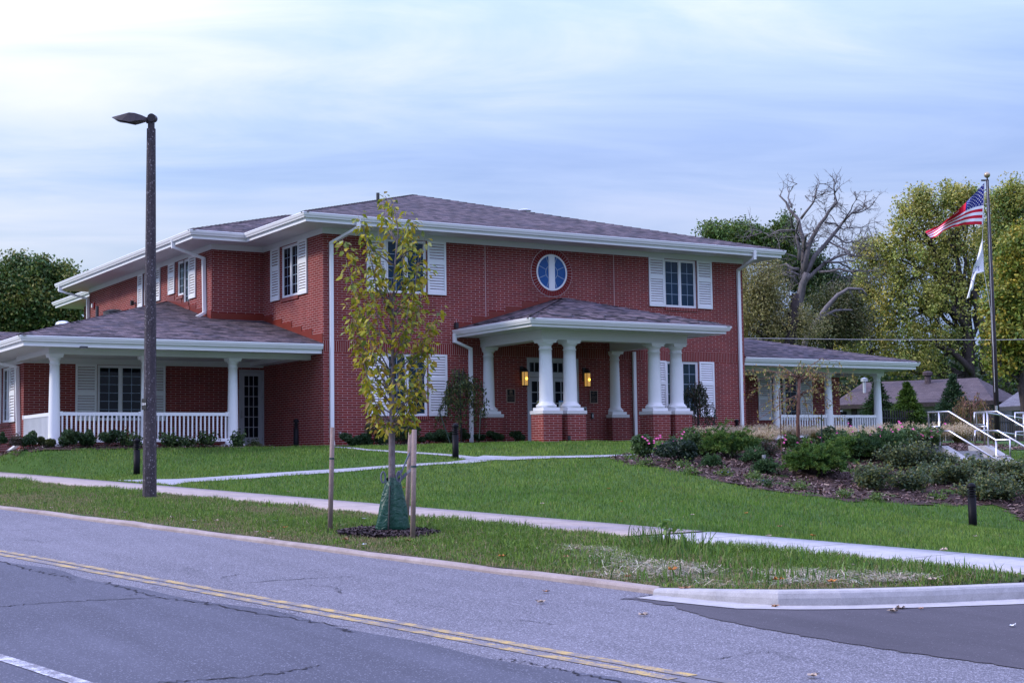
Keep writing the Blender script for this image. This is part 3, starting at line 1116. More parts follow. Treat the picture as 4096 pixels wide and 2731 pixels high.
def textmesh(name, body, size, o, u, n, parent, mat, cx_, cz_, y, mirror=False, ext=.002, extra_scale=1.0):
    cu = bpy.data.curves.new(name, 'FONT'); cu.body = body; cu.size = size; cu.extrude = ext; cu.align_x = 'CENTER'; cu.align_y = 'CENTER'
    to = bpy.data.objects.new('tmp_text', cu); COL.objects.link(to)
    bpy.context.view_layer.update()
    me = bpy.data.meshes.new_from_object(to.evaluated_get(bpy.context.evaluated_depsgraph_get()))
    bpy.data.objects.remove(to); bpy.data.curves.remove(cu)
    o, u, n = [np.array(q, float) for q in (o, u, n)]
    off = wloc(parent) if parent is not None else np.zeros(3)
    V = []
    for v in me.vertices:
        x = v.co.x * (-1 if mirror else 1) * extra_scale
        p = o + u * (cx_ + x) + n * (y + v.co.z) + np.array((0, 0, cz_ + v.co.y)) - off
        V.append(p)
    F_ = [tuple(q.vertices) for q in me.polygons]
    bpy.data.meshes.remove(me)
    nm = bpy.data.meshes.new(name); nm.from_pydata([tuple(map(float, q)) for q in V], [], F_); nm.materials.append(mat)
    ob = bpy.data.objects.new(name, nm); COL.objects.link(ob)
    if parent is not None: ob.parent = parent
    return ob


st = thing('door_sticker', 'round yellow caution sticker above a small blue strip on the left entrance door glass', 'sticker', (7.25, .05, 1.2))
q = MB(*FR); q.box(7.06, -.0390, 1.03, 7.26, -.037, 1.34); q.build('backing', M['sign_white'], st)
q = MB(*FR); disc(q, 7.16, 1.25, .098, -.0355); q.build('yellow_disc', M['sign_yellow'], st)
q = MB(*FR); q.box(7.062, -.0365, 1.03, 7.258, -.035, 1.12); q.build('blue_strip', M['sign_blue'], st)
q = MB(*FR); q.box(7.066, -.0352, 1.215, 7.254, -.034, 1.265); q.build('black_bar', M['iron_black'], st)
textmesh('lettering', 'CAUTION', .045, *FR, st, M['sign_yellow'], 7.16, 1.24, -.0335, ext=.0005)
textmesh('lettering', 'AUTOMATIC', .026, *FR, st, M['iron_black'], 7.16, 1.295, -.0335, ext=.0005)
textmesh('lettering', 'DOOR', .034, *FR, st, M['iron_black'], 7.16, 1.19, -.0335, ext=.0005)
po = thing('door_notice', 'blue and white paper notice taped inside the right entrance door glass', 'notice', (7.97, .04, 1.2))
q = MB(*FR); q.box(7.86, -.039, 1.0, 8.08, -.037, 1.35); q.build('paper', M['sign_white'], po)
plain('print_blue', (.05, .22, .50), .5)
for bb in ((7.86, 1.31, 8.08, 1.35), (7.88, 1.05, 7.97, 1.16), (7.86, 1.0, 8.08, 1.02)):
    q = MB(*FR); q.box(bb[0], -.0365, bb[1], bb[2], -.0355, bb[3]); q.build('blue_print', M['print_blue'], po)

# --- left side of the main block, wing, porch walls
m = MB(*LF); holewall(m, 0, Y1, -.5, 6.2, [(1.69, 4.42, 2.93, 5.955)]); m.build('wall', M['red_brick'], house)
window(*LF, 1.69, 4.42, 2.93, 5.955, 'pane_dark', 5); sill(*LF, 1.69, 2.93, 4.42)
shutter(*LF, 1.04, 4.40, 1.66, 5.97); shutter(*LF, 3.05, 4.40, 3.69, 5.97)
m = MB((0, Y1, 0), (1, 0, 0), (0, -1, 0)); holewall(m, -1.657, 0, 2.6, 6.2, []); m.build('wall', M['red_brick'], house)
hw = [(6.25, 4.45, 6.80, 5.955), (6.80, 4.86, 7.36, 5.955), (9.49, 4.90, 10.76, 5.955)]
m = MB(*WF); holewall(m, Y1, 17.17, 2.6, 6.2, hw); m.build('wall', M['red_brick'], house)
window(*WF, *hw[0], 'pane_dark', 5, 2, sash=1); window(*WF, *hw[1], 'pane_dark', 4, 2, sash=1); window(*WF, *hw[2], 'pane_dark', 4)
sill(*WF, 6.2, 6.80, 4.45); sill(*WF, 6.83, 7.40, 4.86)
shutter(*WF, 5.63, 4.66, 6.22, 5.97); shutter(*WF, 7.56, 4.98, 8.15, 5.97); shutter(*WF, 8.97, 4.9, 9.47, 5.97); shutter(*WF, 10.78, 4.86, 11.28, 5.97)
# back and right closing walls, seen only from other places
m = MB(); m.add([(W, 0, -.5), (W, 17.17, -.5), (W, 17.17, 6.2), (W, 0, 6.2)], [(0, 1, 2, 3)])
m.add([(-1.657, 17.17, -.5), (W, 17.17, -.5), (W, 17.17, 6.2), (-1.657, 17.17, 6.2)], [(0, 1, 2, 3)]); m.build('wall', M['red_brick'], house)

# --- eaves, gutters, soffits
GUT = [(0, 0), (.115, 0), (.12, -.02), (.108, -.045), (.10, -.075), (.075, -.11), (.07, -.135), (0, -.135)]


def eave(path, ztop, zbot, parent=house, ends=True):
    p3 = [(x, y, ztop) for x, y in path]
    m = MB(); m.sweep(p3, GUT); m.build('gutter', M['white_trim'], parent)
    m = MB(); m.sweep(p3, [(-.002, -.01), (-.002, zbot - ztop), (-.03, zbot - ztop), (-.03, -.01)]); m.build('fascia', M['white_trim'], parent)


OG = .93
mp_ = [(-1.657 - OG, 18.1), (-1.657 - OG, Y1 - OG), (-OG, Y1 - OG), (-OG, -OG), (W + OG, -OG), (W + OG, 18.1)]
ZG = 6.357
eave(mp_, ZG, 6.115)
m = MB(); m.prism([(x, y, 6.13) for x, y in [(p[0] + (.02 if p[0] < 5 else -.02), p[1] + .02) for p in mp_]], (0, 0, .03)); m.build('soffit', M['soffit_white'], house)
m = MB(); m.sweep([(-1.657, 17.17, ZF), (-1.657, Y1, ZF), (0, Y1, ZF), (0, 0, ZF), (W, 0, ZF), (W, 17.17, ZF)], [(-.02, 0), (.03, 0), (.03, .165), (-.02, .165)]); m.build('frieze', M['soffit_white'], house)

# --- main roof
m = MB(); e = 1.0; zt = 6.375; P = (XC, 8.95, 9.12); P2 = (XC, 14.5, 9.12)
A, B_, C_, D_ = (-e, -e, zt), (W + e, -e, zt), (W + e, 18.1, zt), (-e, 18.1, zt)
dz = (0, 0, -.045)
m.prism([A, B_, P], dz); m.prism([B_, C_, P2, P], dz); m.prism([D_, A, P, P2], dz); m.prism([C_, D_, P2], dz)
wx = -1.657 - e; wy = Y1 - e
m.prism([(wx, wy, zt), (-.9, wy, zt), (4.15, 8.8, 8.0), (2.75, 8.8, 8.0)], dz); m.prism([(wx, 18.1, zt), (wx, wy, zt), (2.75, 8.8, 8.0), (2.75, 12.6, 8.0)], dz)
m.prism([(wx, 18.1, zt), (2.75, 12.6, 8.0), (4.15, 12.6, 8.0), (-.9, 18.1, zt)], dz); m.prism([(2.75, 8.8, 8.0), (4.15, 8.8, 8.0), (4.15, 12.6, 8.0), (2.75, 12.6, 8.0)], dz)
roof = m.build('roof', M['roof_shingle'], house)


def caps(lines, parent, name='ridge_cap'):
    for a, b in lines:
        m = MB()
        a, b = np.array(a, float), np.array(b, float); L_ = np.linalg.norm(b - a); k = int(L_ / .16)
        d = (b - a) / L_; sd = np.cross(d, (0, 0, 1.0)); sd /= np.linalg.norm(sd)
        for i in range(k):
            p = a + d * (i + .5) * L_ / k; up = np.array((0, 0, .012 + .010 * (i % 2)))
            q0, q1 = p - d * .09, p + d * .09; w = sd * .13; dn = np.array((0, 0, -.035))
            m.add([q0 - w + dn + up, q0 + up, q0 + w + dn + up, q1 - w + dn + up * .5, q1 + up * .5, q1 + w + dn + up * .5], [(0, 1, 4, 3), (1, 2, 5, 4)])
        m.build(name, M['roof_shingle'], parent)


caps([(A, P), (B_, P), (P, P2), ((wx, wy, zt), (2.75, 8.8, 8.0)), ((2.75, 8.8, 8.0), (4.15, 8.8, 8.0))], roof)
# roof pipes and vents
def pipe(pt, r, h, mat, nm='vent_pipe'):
    m = MB(); m.lathe([(r, -.6), (r, h), (r * .8, h), (r * .8, h - .05)], pt, 12); m.build(nm, mat, roof)
q = at(868, 460, 48.0); pipe(q, .055, (460 - 443) / pxm(48), M['pipe_dark'])
m = MB(); q = at(1205, 487, 52); m.lathe([(.16, -.3), (.16, .02), (.24, .03), (.24, .05), (.2, .08), (.1, .11), (0.01, .12)], q, 16); m.build('vent_cap', M['galvanised'], roof)

# second eave behind the upper wing (a lower roof further back)
bx = thing('rear_wing', 'far rear wing behind the left upper eave, only its gutter end and brick showing', 'house wing', (-1, 21, 0))
gz = ZG; q0 = onplane(*Fp(207.6, 1210), 2, gz); ye = q0[1] - .1; xe = q0[0] + .11
pth_ = [(xe + 9, ye, gz), (xe, ye, gz), (xe, 18.3, gz)]
m = MB(); m.sweep(pth_, GUT); m.build('gutter', M['white_trim'], bx)
m = MB(); m.sweep(pth_, [(-.002, -.01), (-.002, -.24), (-.03, -.24), (-.03, -.01)]); m.build('fascia', M['white_trim'], bx)
m = MB(); m.box(xe + .02, 18.3, gz - .24, xe + 9, ye - .02, gz - .2); m.build('soffit', M['soffit_white'], bx)
m = MB(); m.box(xe + .93, 17.2, 0, xe + 8, ye - .95, gz - .21); m.build('wall', M['red_brick'], bx)
m = MB(); m.prism([(xe - .05, ye + .05, gz), (xe - .05, 18.3, gz), (xe + 3.5, 18.3, gz + .9), (xe + 3.5, ye - 3, gz + .9)], (0, 0, -.04)); m.build('roof', M['roof_shingle'], bx)

# --- columns
def column(x, y, z0, z1, rb, rt, pl, ab, half=False):
    m = MB(); m.box(x - pl, y - pl, z0, x + pl, y + pl, z0 + .085)
    m.smooth = True; H = z1 - z0
    pr = [(rb * 1.34, .085), (rb * 1.42, .10), (rb * 1.45, .13), (rb * 1.42, .155), (rb * 1.30, .17), (rb * 1.2, .18), (rb * 1.22, .195), (rb * 1.05, .215), (rb, .25)]
    for k in range(1, 9): t_ = k / 8; pr.append((rb + (rt - rb) * (t_ ** 1.5), .25 + (H - .25 - .28) * t_))
    zt_ = H - .28
    pr += [(rt * 1.12, zt_ + .008), (rt * 1.12, zt_ + .03), (rt * 1.0, zt_ + .045), (rt * 1.0, zt_ + .12), (rt * 1.1, zt_ + .13), (rt * 1.22, zt_ + .16), (rt * 1.3, zt_ + .195)]
    m.lathe(pr, (x, y, z0), 28); m.smooth = False
    m.box(x - ab, y - ab, z1 - .085, x + ab, y + ab, z1 - .04); m.box(x - ab * 1.07, y - ab * 1.07, z1 - .04, x + ab * 1.07, y + ab * 1.07, z1)
    return m.build('column', M['white_trim'], house)


def pier(x, y0, y1):
    m = MB(); m.box(x - .31, y0 + .02, -.2, x + .31, y1 - .02, .83); p = m.build('pier', M['red_brick'], house)
    m = MB(); m.box(x - .335, y0, .83, x + .335, y1, .925); m.build('cap_stone', M['stone_cap'], p)


PX = (5.34, 6.15, 9.13, 9.94)
for x in PX:
    pier(x, -3.455, -2.785); column(x, -3.12, .925, 2.90, .20, .172, .27, .225)
for x in (5.34, 9.94):
    pier(x, -.31, .0); column(x, 0.02, .925, 2.90, .19, .165, .27, .215)

# --- entrance roof
eave([(4.24, 0), (4.24, -4.14), (W - 4.24, -4.14), (W - 4.24, 0)], 3.385, 3.165)
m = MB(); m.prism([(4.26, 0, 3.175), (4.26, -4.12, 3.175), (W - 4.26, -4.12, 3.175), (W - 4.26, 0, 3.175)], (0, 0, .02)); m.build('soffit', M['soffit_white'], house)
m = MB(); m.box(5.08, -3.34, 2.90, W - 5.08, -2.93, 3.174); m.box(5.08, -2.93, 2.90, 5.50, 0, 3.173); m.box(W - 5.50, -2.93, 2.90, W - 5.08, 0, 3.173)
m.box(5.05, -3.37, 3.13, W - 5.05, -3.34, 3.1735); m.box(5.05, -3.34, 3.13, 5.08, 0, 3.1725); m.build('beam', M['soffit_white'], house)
pk = (XC, -.72, 4.42); pw = (XC, 0, 4.50)
m = MB(); a, b = (4.16, -4.23, 3.40), (W - 4.16, -4.23, 3.40)
m.prism([a, b, pk], dz); m.prism([(4.16, -.005, 3.40), a, pk, (XC, -.005, 4.42)], dz); m.prism([b, (W - 4.16, -.005, 3.40), (XC, -.005, 4.42), pk], dz)
pr_ = m.build('roof', M['roof_shingle'], house); caps([(a, pk), (b, pk), (pk, (XC, -.02, 4.42))], pr_)
# heat cable zigzag on the entrance roof edge
m = MB(); pts = []
for k in range(24):
    x = 4.5 + k * .28; zz = 3.42 + (.16 if k % 4 in (1, 2) else .03); pts.append((x, -4.23 + (zz - 3.40) / .295, zz + .012))
m.tube(pts, .011, 5); pts = []
for k in range(15):
    y = -3.9 + k * .25; zz = 3.42 + (.12 if k % 4 in (1, 2) else .03); pts.append((4.16 + (zz - 3.40) / .295, y, zz + .012))
m.tube(pts, .011, 5); m.build('heat_cable', M['iron_black'], pr_)

# --- stepped red flashing
def steps(o, u, n, pts, name='flashing'):
    m = MB(o, u, n)
    for (a0, a1, zb0, zb1, zt_) in pts: m.prism([(a0, .004, zb0), (a1, .004, zb1), (a1, .004, zt_), (a0, .004, zt_)], (0, .012 + .002 * rnd.random(), 0))
    m.build(name, M['flashing_red'], house)


L = []; x = 4.22
sl_ = (4.42 - 3.40) / (XC - 4.16)
for k in range(6):
    x1 = min(x + .585, XC + .25); zb = lambda q: 3.36 + (min(q, XC) - 4.16) * sl_
    L.append((x, x1, zb(x), zb(x1), zb(x1) + .10 if k else zb(x1) + .06)); x = x1
steps(*FR, L)
PS = .232; zp = lambda y: 2.855 + PS * (y + .05)
L = []; y = 0.02
for k in range(6):
    y1 = min(y + .72, Y1); L.append((y, y1, zp(y) - .02, zp(y1) - .02, zp(y1) + .13)); y = y1
steps(*LF, L)
steps((0, Y1, 0), (1, 0, 0), (0, -1, 0), [(-1.657, 0, zp(Y1) - .05, zp(Y1) - .05, zp(Y1) + .20)])
L = []; y = Y1
for k in range(6):
    y1 = y + .66; L.append((y, y1, zp(y) - .03, zp(y1) - .03, zp(y1) + .13)); y = y1
steps(*WF, L)

# --- porches (left one and its mirror image on the right)
def porch(mir, yw):
    X = (lambda x: W - x) if mir else (lambda x: x)
    def pth(pts): q = [(X(x), y) for x, y in pts]; return q[::-1] if mir else q
    eave(pth([(-8.14, 16), (-8.14, .06), (-.02, .06)]) if not mir else pth([(-8.14, 16), (-8.14, .06), (-.03, .06)]), 2.855, 2.60)
    mb = MB(); q = [(-8.12, .08), (-.01, .08), (-.01, yw), (-7.1, yw), (-7.1, 16), (-8.12, 16)]
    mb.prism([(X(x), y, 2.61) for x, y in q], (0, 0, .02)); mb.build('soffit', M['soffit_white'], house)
    mb = MB(); bxs = [(-7.32, .82, -.01, 1.2), (-7.32, 1.2, -6.92, yw - .02), (-.45, 1.2, -.02, yw - .021)]
    for k, (x0, y0, x1, y1) in enumerate(bxs):
        xa, xb = sorted((X(x0), X(x1))); mb.box(xa, y0, 2.47 if k < 2 else 2.5, xb, y1, 2.612 - .001 * k)
    mb.build('beam', M['soffit_white'], house)
    for x in (-7.12, -4.70, -2.27): column(X(x), 1.0, .03, 2.47, .148, .122, .25, .175)
    # roof
    mb = MB(); hy = 8.23
    f = [(-8.24, -.04), (.0, -.04), (0, Y1), (-1.657, Y1), (-1.657, hy)] if not mir else [(-8.24, -.04), (-.02, -.04), (-.02, 5.5), (-3.2, 5.5)]
    fz = lambda y: 2.875 + PS * (y + .05)
    lz = lambda x: 2.875 + PS * (hy + .05) * (x + 8.24) / 6.583
    pf = [(X(x), y, fz(y)) for x, y in f]
    mb.prism(pf, dz)
    if not mir:
        mb.prism([(-8.24, 16, 2.875), (-8.24, -.04, 2.875), (-1.657, hy, fz(hy)), (-1.657, 16, fz(hy))], dz)
        hp = ((-8.24, -.04, 2.875), (-1.657, hy, fz(hy)))
    else:
        mb.prism([(X(-8.24), 11, 2.875), (X(-8.24), -.04, 2.875), (X(-3.2), 5.5, fz(5.5))], dz); hp = ((X(-8.24), -.04, 2.875), (X(-3.2), 5.5, fz(5.5)))
        mb.prism([(X(-8.24), 11, 2.875), (X(-3.2), 5.5, fz(5.5)), (X(-.02), 5.5, fz(5.5)), (X(-.02), 11, 2.875)], dz)
    r = mb.build('roof', M['roof_shingle'], house); caps([hp], r)
    # walls
    u = (-1, 0, 0) if mir else (1, 0, 0)
    pl = ((W, yw, 0) if mir else (0, yw, 0), u, (0, -1, 0))
    wn = (-5.05, .86, -3.71, 2.44); dh = (-.80, -.02, .0, 2.38)
    mb = MB(*pl); holewall(mb, -7.1, -.001, -.4, 2.62, [wn] + ([] if mir else [dh])); mb.build('wall', M['red_brick'], house)
    window(*pl, *wn, 'pane_dark', 6, 2); sill(*pl, wn[0], wn[2], wn[1])
    shutter(*pl, -5.68, .85, -5.08, 2.45, .48); shutter(*pl, -3.68, .85, -3.08, 2.45, .48)
    mb = MB(*pl); mb.box(-7.1, .0, 2.45, -.03, .025, 2.609); mb.build('frieze', M['soffit_white'], house)
    mb = MB(); xe = X(-7.1); mb.box(min(xe, xe + (.2 if not mir else -.2)), yw + .01, -.4, max(xe, xe + (.2 if not mir else -.2)), 16, 2.62)
    if mir: mb.build('wall', M['red_brick'], house)
    # railing
    def rail(p0, p1, n):
        e = thing('railing', None, None, (0, 0, 0)); e.parent = house; e.location = tuple(-wloc(house))
        for nm, z, h in (('top_rail', .935, .088), ('bottom_rail', .235, .085)):
            q = MB(); q.beam((*p0, z), (*p1, z), .055, h); q.build(nm, M['white_trim'], e)
        for p in (p0, p1):
            q = MB(); d = (np.array(p1) - np.array(p0)); d /= np.linalg.norm(d); pp = np.array(p) + d * (.02 if p is p0 else -.02)
            q.box(pp[0] - .04, pp[1] - .04, .88, pp[0] + .04, pp[1] + .04, .995); q.build('bracket', M['white_trim'], e)
        for k in range(n):
            t_ = (k + .5) / n; x = p0[0] + (p1[0] - p0[0]) * t_; y = p0[1] + (p1[1] - p0[1]) * t_
            q = MB(); q.box(x - .019, y - .019, .277, x + .019, y + .019, .892); q.build('baluster', M['white_trim'], e)
    for x0, x1 in ((-6.97, -4.85), (-4.55, -2.42)):
        rail((X(x0), 1.0), (X(x1), 1.0), 18)
    rail((X(-7.12), 1.16), (X(-7.12), yw - .15), 13 if mir else 24)
    return X


porch(False, 4.30)
porch(True, 2.90)
# west wall of the left porch wing
pl = ((-7.1, 0, 0), (0, 1, 0), (-1, 0, 0))
wn = (5.84, .86, 6.84, 2.44)
m = MB(*pl); holewall(m, 4.30, 16, -.6, 2.62, [wn]); m.build('wall', M['red_brick'], house)
window(*pl, *wn, 'pane_dark', 5, 1); sill(*pl, wn[0], wn[2], wn[1])
shutter(*pl, 5.16, .85, 5.80, 2.45, .5); shutter(*pl, 6.88, .85, 7.5, 2.45, .5)
m = MB(*pl); m.box(4.30, 0, 2.45, 16, .025, 2.608); m.build('frieze', M['soffit_white'], house)
# porch door with fifteen lights
pd = ((0, 4.30, 0), (1, 0, 0), (0, -1, 0))
m = MB(*pd); m.box(-.80, -.09, .03, -.755, .012, 2.38); m.box(-.045, -.09, .03, -.003, .012, 2.38); m.box(-.755, -.09, 2.33, -.045, .012, 2.38); fr = m.build('door_frame', M['door_grey'], house)
m = MB(*pd); m.box(-.75, -.08, .04, -.62, -.02, 2.325); m.box(-.175, -.08, .04, -.05, -.02, 2.325); m.box(-.62, -.08, 2.20, -.175, -.02, 2.325); m.box(-.62, -.08, .04, -.175, -.02, .36); d = m.build('door', M['door_grey'], house)
m = MB(*pd); m.box(-.62, -.07, .36, -.175, -.05, 2.20); m.build('pane', M['pane_dark'], d)
m = MB(*pd)
for k in (1, 2): x = -.62 + .445 * k / 3; m.box(x - .011, -.05, .36, x + .011, -.035, 2.2)
for k in range(1, 6): z = .36 + 1.84 * k / 6; m.box(-.62, -.0495, z - .011, -.175, -.0345, z + .011)
m.build('muntin', M['door_grey'], d)
m = MB(*pd); m.box(-.745, -.02, .93, -.70, .02, 1.17); m.tube([(-.72, .02, .98), (-.72, .06, .98), (-.61, .06, .98)], .011, 6); m.build('handle', M['steel_grey'], d)
for z in (.3, .95, 1.55, 2.1):
    m = MB(*pd); m.box(-.062, -.02, z - .055, -.047, .018, z + .055); m.build('hinge', M['steel_grey'], d)

# far left cross wing roof behind the porch
m = MB(); m.prism([(-16, 7.0, 2.9), (-5.2, 7.0, 2.9), (-5.2, 11.4, 3.92), (-16, 11.4, 3.92)], dz); m.build('roof', M['roof_shingle'], house)
# roof vent hood and pipes on the left porch roof
q = at(145, 752, 49.0)
m = MB(); m.smooth = True; m.lathe([(.17, -.5), (.17, .03), (.25, .05), (.26, .10), (.23, .16), (.16, .20), (.08, .215), (.01, .22)], q, 20); m.build('roof_vent', M['galvanised'], house)
q = at(223, 727, 50.0); m = MB(); m.lathe([(.055, -.6), (.055, .36), (.045, .36)], q, 12); m.build('vent_pipe', M['pipe_dark'], house)
q = at(262, 721, 50.0); m = MB(); m.lathe([(.36, -.4), (.36, .06), (.38, .07), (.2, .14), (.01, .15)], q, 16); m.build('roof_vent', M['pipe_dark'], house)

# --- downspouts
def spout(pts, w=.105, d=.075, kick=None):
    m = MB(); P_ = [np.array(p, float) for p in pts]
    for a, b in zip(P_[:-1], P_[1:]):
        v = (b - a) / np.linalg.norm(b - a)
        up = (0, 1, 0) if abs(v[2]) > .9 else (0, 0, 1)
        m.beam(a - v * .03, b + v * .03, w if abs(v[2]) > .9 or True else w, d, up)
    m.build('downspout', M['white_trim'], house)


spout([(.62, -1.0, 6.24), (.62, -.98, 6.04), (.22, -.075, 5.70), (.22, -.065, .25), (.22, -.12, .05)])
spout([(W - .3, -1.0, 6.24), (W - .3, -.98, 6.02), (W - .23, -.075, 5.74), (W - .23, -.065, -.05)])
spout([(-2.64, 4.95, 6.24), (-2.62, 4.95, 6.05), (-1.73, 4.80, 5.75), (-1.72, 4.75, 4.10), (-1.95, 4.70, 3.98)])
spout([(-2.64, 17.6, 6.24), (-2.62, 17.6, 6.05), (-1.73, 17.1, 5.75), (-1.72, 17.05, 3.6)])
spout([(-8.18, 5.6, 2.74), (-8.14, 5.5, 2.62), (-7.18, 4.75, 2.36), (-7.17, 4.55, .20), (-7.45, 4.4, .02)])
spout([(4.17, -.06, 3.25), (4.17, -.06, 3.05), (4.70, -.06, 2.85), (4.70, -.06, .05)])
spout([(10.68, -.06, 2.88), (10.68, -.06, .1), (10.72, -.2, .02)])

# small fixtures on the walls
def lantern(x, lab):
    t_ = thing('wall_lantern', lab, 'lantern', (x, -.2, 1.95), 'lanterns beside the entrance door')
    m = MB(); m.box(x - .055, -.035, 1.95, x + .055, -.001, 2.37); m.tube([(x, -.03, 2.28), (x, -.12, 2.33), (x, -.2, 2.30)], .016, 6); m.build('bracket', M['iron_black'], t_)
    m = MB(); m.lathe([(.088, 0), (.088, .42)], (x, -.2, 1.785), 18); m.build('glass_shade', M['lantern_glass'], t_)
    m = MB(); m.lathe([(.10, 0), (.10, .02)], (x, -.2, 1.77), 18); m.lathe([(.105, 0), (.10, .03), (.05, .08), (.02, .11), (.01, .13)], (x, -.2, 2.19), 18)
    for k in range(4):
        a = PI / 4 + PI / 2 * k; m.box(x + .096 * math.cos(a) - .006, -.2 + .096 * math.sin(a) - .006, 1.77, x + .096 * math.cos(a) + .006, -.2 + .096 * math.sin(a) + .006, 2.2)
    m.tube([(x + .10 * math.cos(q), -.2, 2.2 + .12 * math.sin(q)) for q in np.linspace(0, PI, 10)], .008, 5); m.build('cage', M['iron_black'], t_)
    m = MB(); m.smooth = True; m.lathe([(.01, -.03), (.03, -.015), (.036, .005), (.028, .03), (.01, .04)], (x + .0, -.293, 1.985), 10); m.build('bulb', M['lantern_bulb'], t_)


lantern(6.50, 'lit black wall lantern left of the entrance doors, above the plaque with the house emblem')
lantern(8.78, 'lit black wall lantern right of the entrance doors, above the plaque full of small text')


def plaque(x0, x1, z0, z1, lab):
    t_ = thing('wall_plaque', lab, 'plaque', ((x0 + x1) / 2, 0, (z0 + z1) / 2))
    m = MB(*FR); b = .017
    m.box(x0, .002, z0, x0 + b, .026, z1); m.box(x1 - b, .002, z0, x1, .026, z1); m.box(x0 + b, .002, z1 - b, x1 - b, .025, z1); m.box(x0 + b, .002, z0, x1 - b, .025, z0 + b); m.build('frame', M['brass_dull'] if 'brass_dull' in M else plain('brass_dull', (.36, .25, .19), .5, .5, .3), t_)
    m = MB(*FR); m.box(x0 + b, .002, z0 + b, x1 - b, .018, z1 - b); m.build('plate', M['plaque_black'], t_)
    return t_


p1 = plaque(5.955, 6.255, 1.285, 1.685, 'black and bronze plaque with an arch and heart emblem reading Fisher House')
mk = lambda: MB(*FR)
m = mk(); xc = 6.105
for pts in ([(-.06, 1.52), (-.06, 1.61), (0, 1.665), (.06, 1.61), (.06, 1.52), (.012, 1.52), (.012, 1.56)], [(.012, 1.56), (.04, 1.60), (0, 1.64), (-.04, 1.60), (-.012, 1.56), (-.012, 1.52), (-.06, 1.52)]):
    for a, b in zip(pts[:-1], pts[1:]): m.beam((xc + a[0], .021, a[1]), (xc + b[0], .021, b[1]), .007, .004, (0, 1, 0))
hp_ = [(xc + .027 * (16 * math.sin(q) ** 3) / 16, .0225, 1.598 + .027 * (13 * math.cos(q) - 5 * math.cos(2 * q) - 2 * math.cos(3 * q) - math.cos(4 * q)) / 16) for q in np.linspace(0, 2 * PI, 20)[:-1]]
m.poly(hp_); m.build('emblem', M['plaque_letter'], p1)
textmesh('lettering', 'F I S H E R', .052, *FR, p1, M['plaque_letter'], xc, 1.437, .0185, ext=.001)
textmesh('lettering', 'H O U S E', .056, *FR, p1, M['plaque_letter'], xc, 1.372, .0185, ext=.001)
m = mk()
for z in (1.468, 1.403, 1.335): m.box(xc - .11, .0185, z, xc + .11, .0215, z + .004)
for k in range(26): x = xc - .11 + k * .0085; m.box(x, .0185, 1.478, x + .0045, .0215, 1.478 + rnd.uniform(.012, .03))
m.build('emblem', M['plaque_letter'], p1)
p2 = plaque(8.985, 9.275, 1.285, 1.675, 'black and bronze plaque with lines of small text right of the doors')
m = mk()
for j, (z, hw_) in enumerate([(1.63, .03), (1.595, .115), (1.56, .07), (1.505, .11), (1.465, .12), (1.425, .11), (1.385, .115), (1.345, .10)]):
    x = 9.13 - hw_
    while x < 9.13 + hw_ - .01:
        w = rnd.uniform(.006, .014); m.box(x, .0185, z, x + w * .6, .021, z + rnd.uniform(.008, .016)); x += w + (.012 if rnd.random() < .2 else 0)
m.build('lettering', M['plaque_letter'], p2)


def small(name, label, cat, build_parts, loc):
    t_ = thing(name, label, cat, loc); build_parts(t_); return t_


def cam_sensor(o, u, n, a, z):
    def f(t_):
        m = MB(o, u, n); m.box(a - .05, .07, z - .08, a + .05, .17, z + .08); m.build('housing', M['iron_black'], t_)
        m = MB(o, u, n); m.box(a - .02, .002, z - .03, a + .02, .07, z + .03); m.tube([(a, .12, z + .08), (a, .12, z + .2)], .006, 5); m.build('bracket', M['steel_grey'], t_)
    return f


small('wall_sensor', 'small black sensor box with a short aerial by the left end of the entrance roof', 'sensor', cam_sensor(*FR, 4.20, 3.52), (4.2, 0, 3.5))
small('wall_sensor', 'small black sensor box high on the upper left side wall above the porch roof', 'sensor', cam_sensor(*WF, 11.62, 5.06), (-1.66, 11.6, 5))
def strobe(t_):
    m = MB(*WF); m.box(16.42, .002, 5.34, 16.62, .05, 5.54); m.build('base', M['alarm_red'], t_)
    m = MB(*WF); m.box(16.46, .05, 5.37, 16.58, .10, 5.51); m.build('lens', M['sign_white'], t_)
small('fire_strobe', 'small red fire alarm strobe on the upper left brick side wall', 'alarm', strobe, (-1.66, 16.5, 5.4))
def hosebib(t_):
    m = MB(*FR); m.tube([(.46, .0, .38), (.46, .09, .38), (.46, .12, .33)], .02, 8); m.build('spout', M['galvanised'], t_)
    m = MB(*FR); m.lathe([(.045, .0), (.045, .015)], (.46, .07, .41), 10); m.build('handwheel', M['steel_grey'], t_)
small('hose_tap', 'small metal hose tap low on the front brick wall near the left corner', 'tap', hosebib, (.46, -.05, .38))
def reader(t_):
    m = MB(*FR); m.box(8.73, .002, 1.02, 8.83, .05, 1.16); m.build('case', M['steel_grey'], t_)
    m = MB(*FR); m.box(8.75, .05, 1.05, 8.81, .056, 1.12); m.build('screen', M['iron_black'], t_)
small('door_intercom', 'grey intercom box on the brick wall right of the entrance doors', 'intercom', reader, (8.78, 0, 1.1))
def button(t_):
    m = MB(*FR); m.box(9.02, .002, .80, 9.10, .04, .98); m.build('case', M['iron_black'], t_)
    m = MB(*FR); m.box(9.035, .04, .84, 9.085, .05, .94); m.build('button', M['steel_grey'], t_)
small('door_button', 'small black push plate low on the wall below the right plaque', 'switch', button, (9.06, 0, .9))
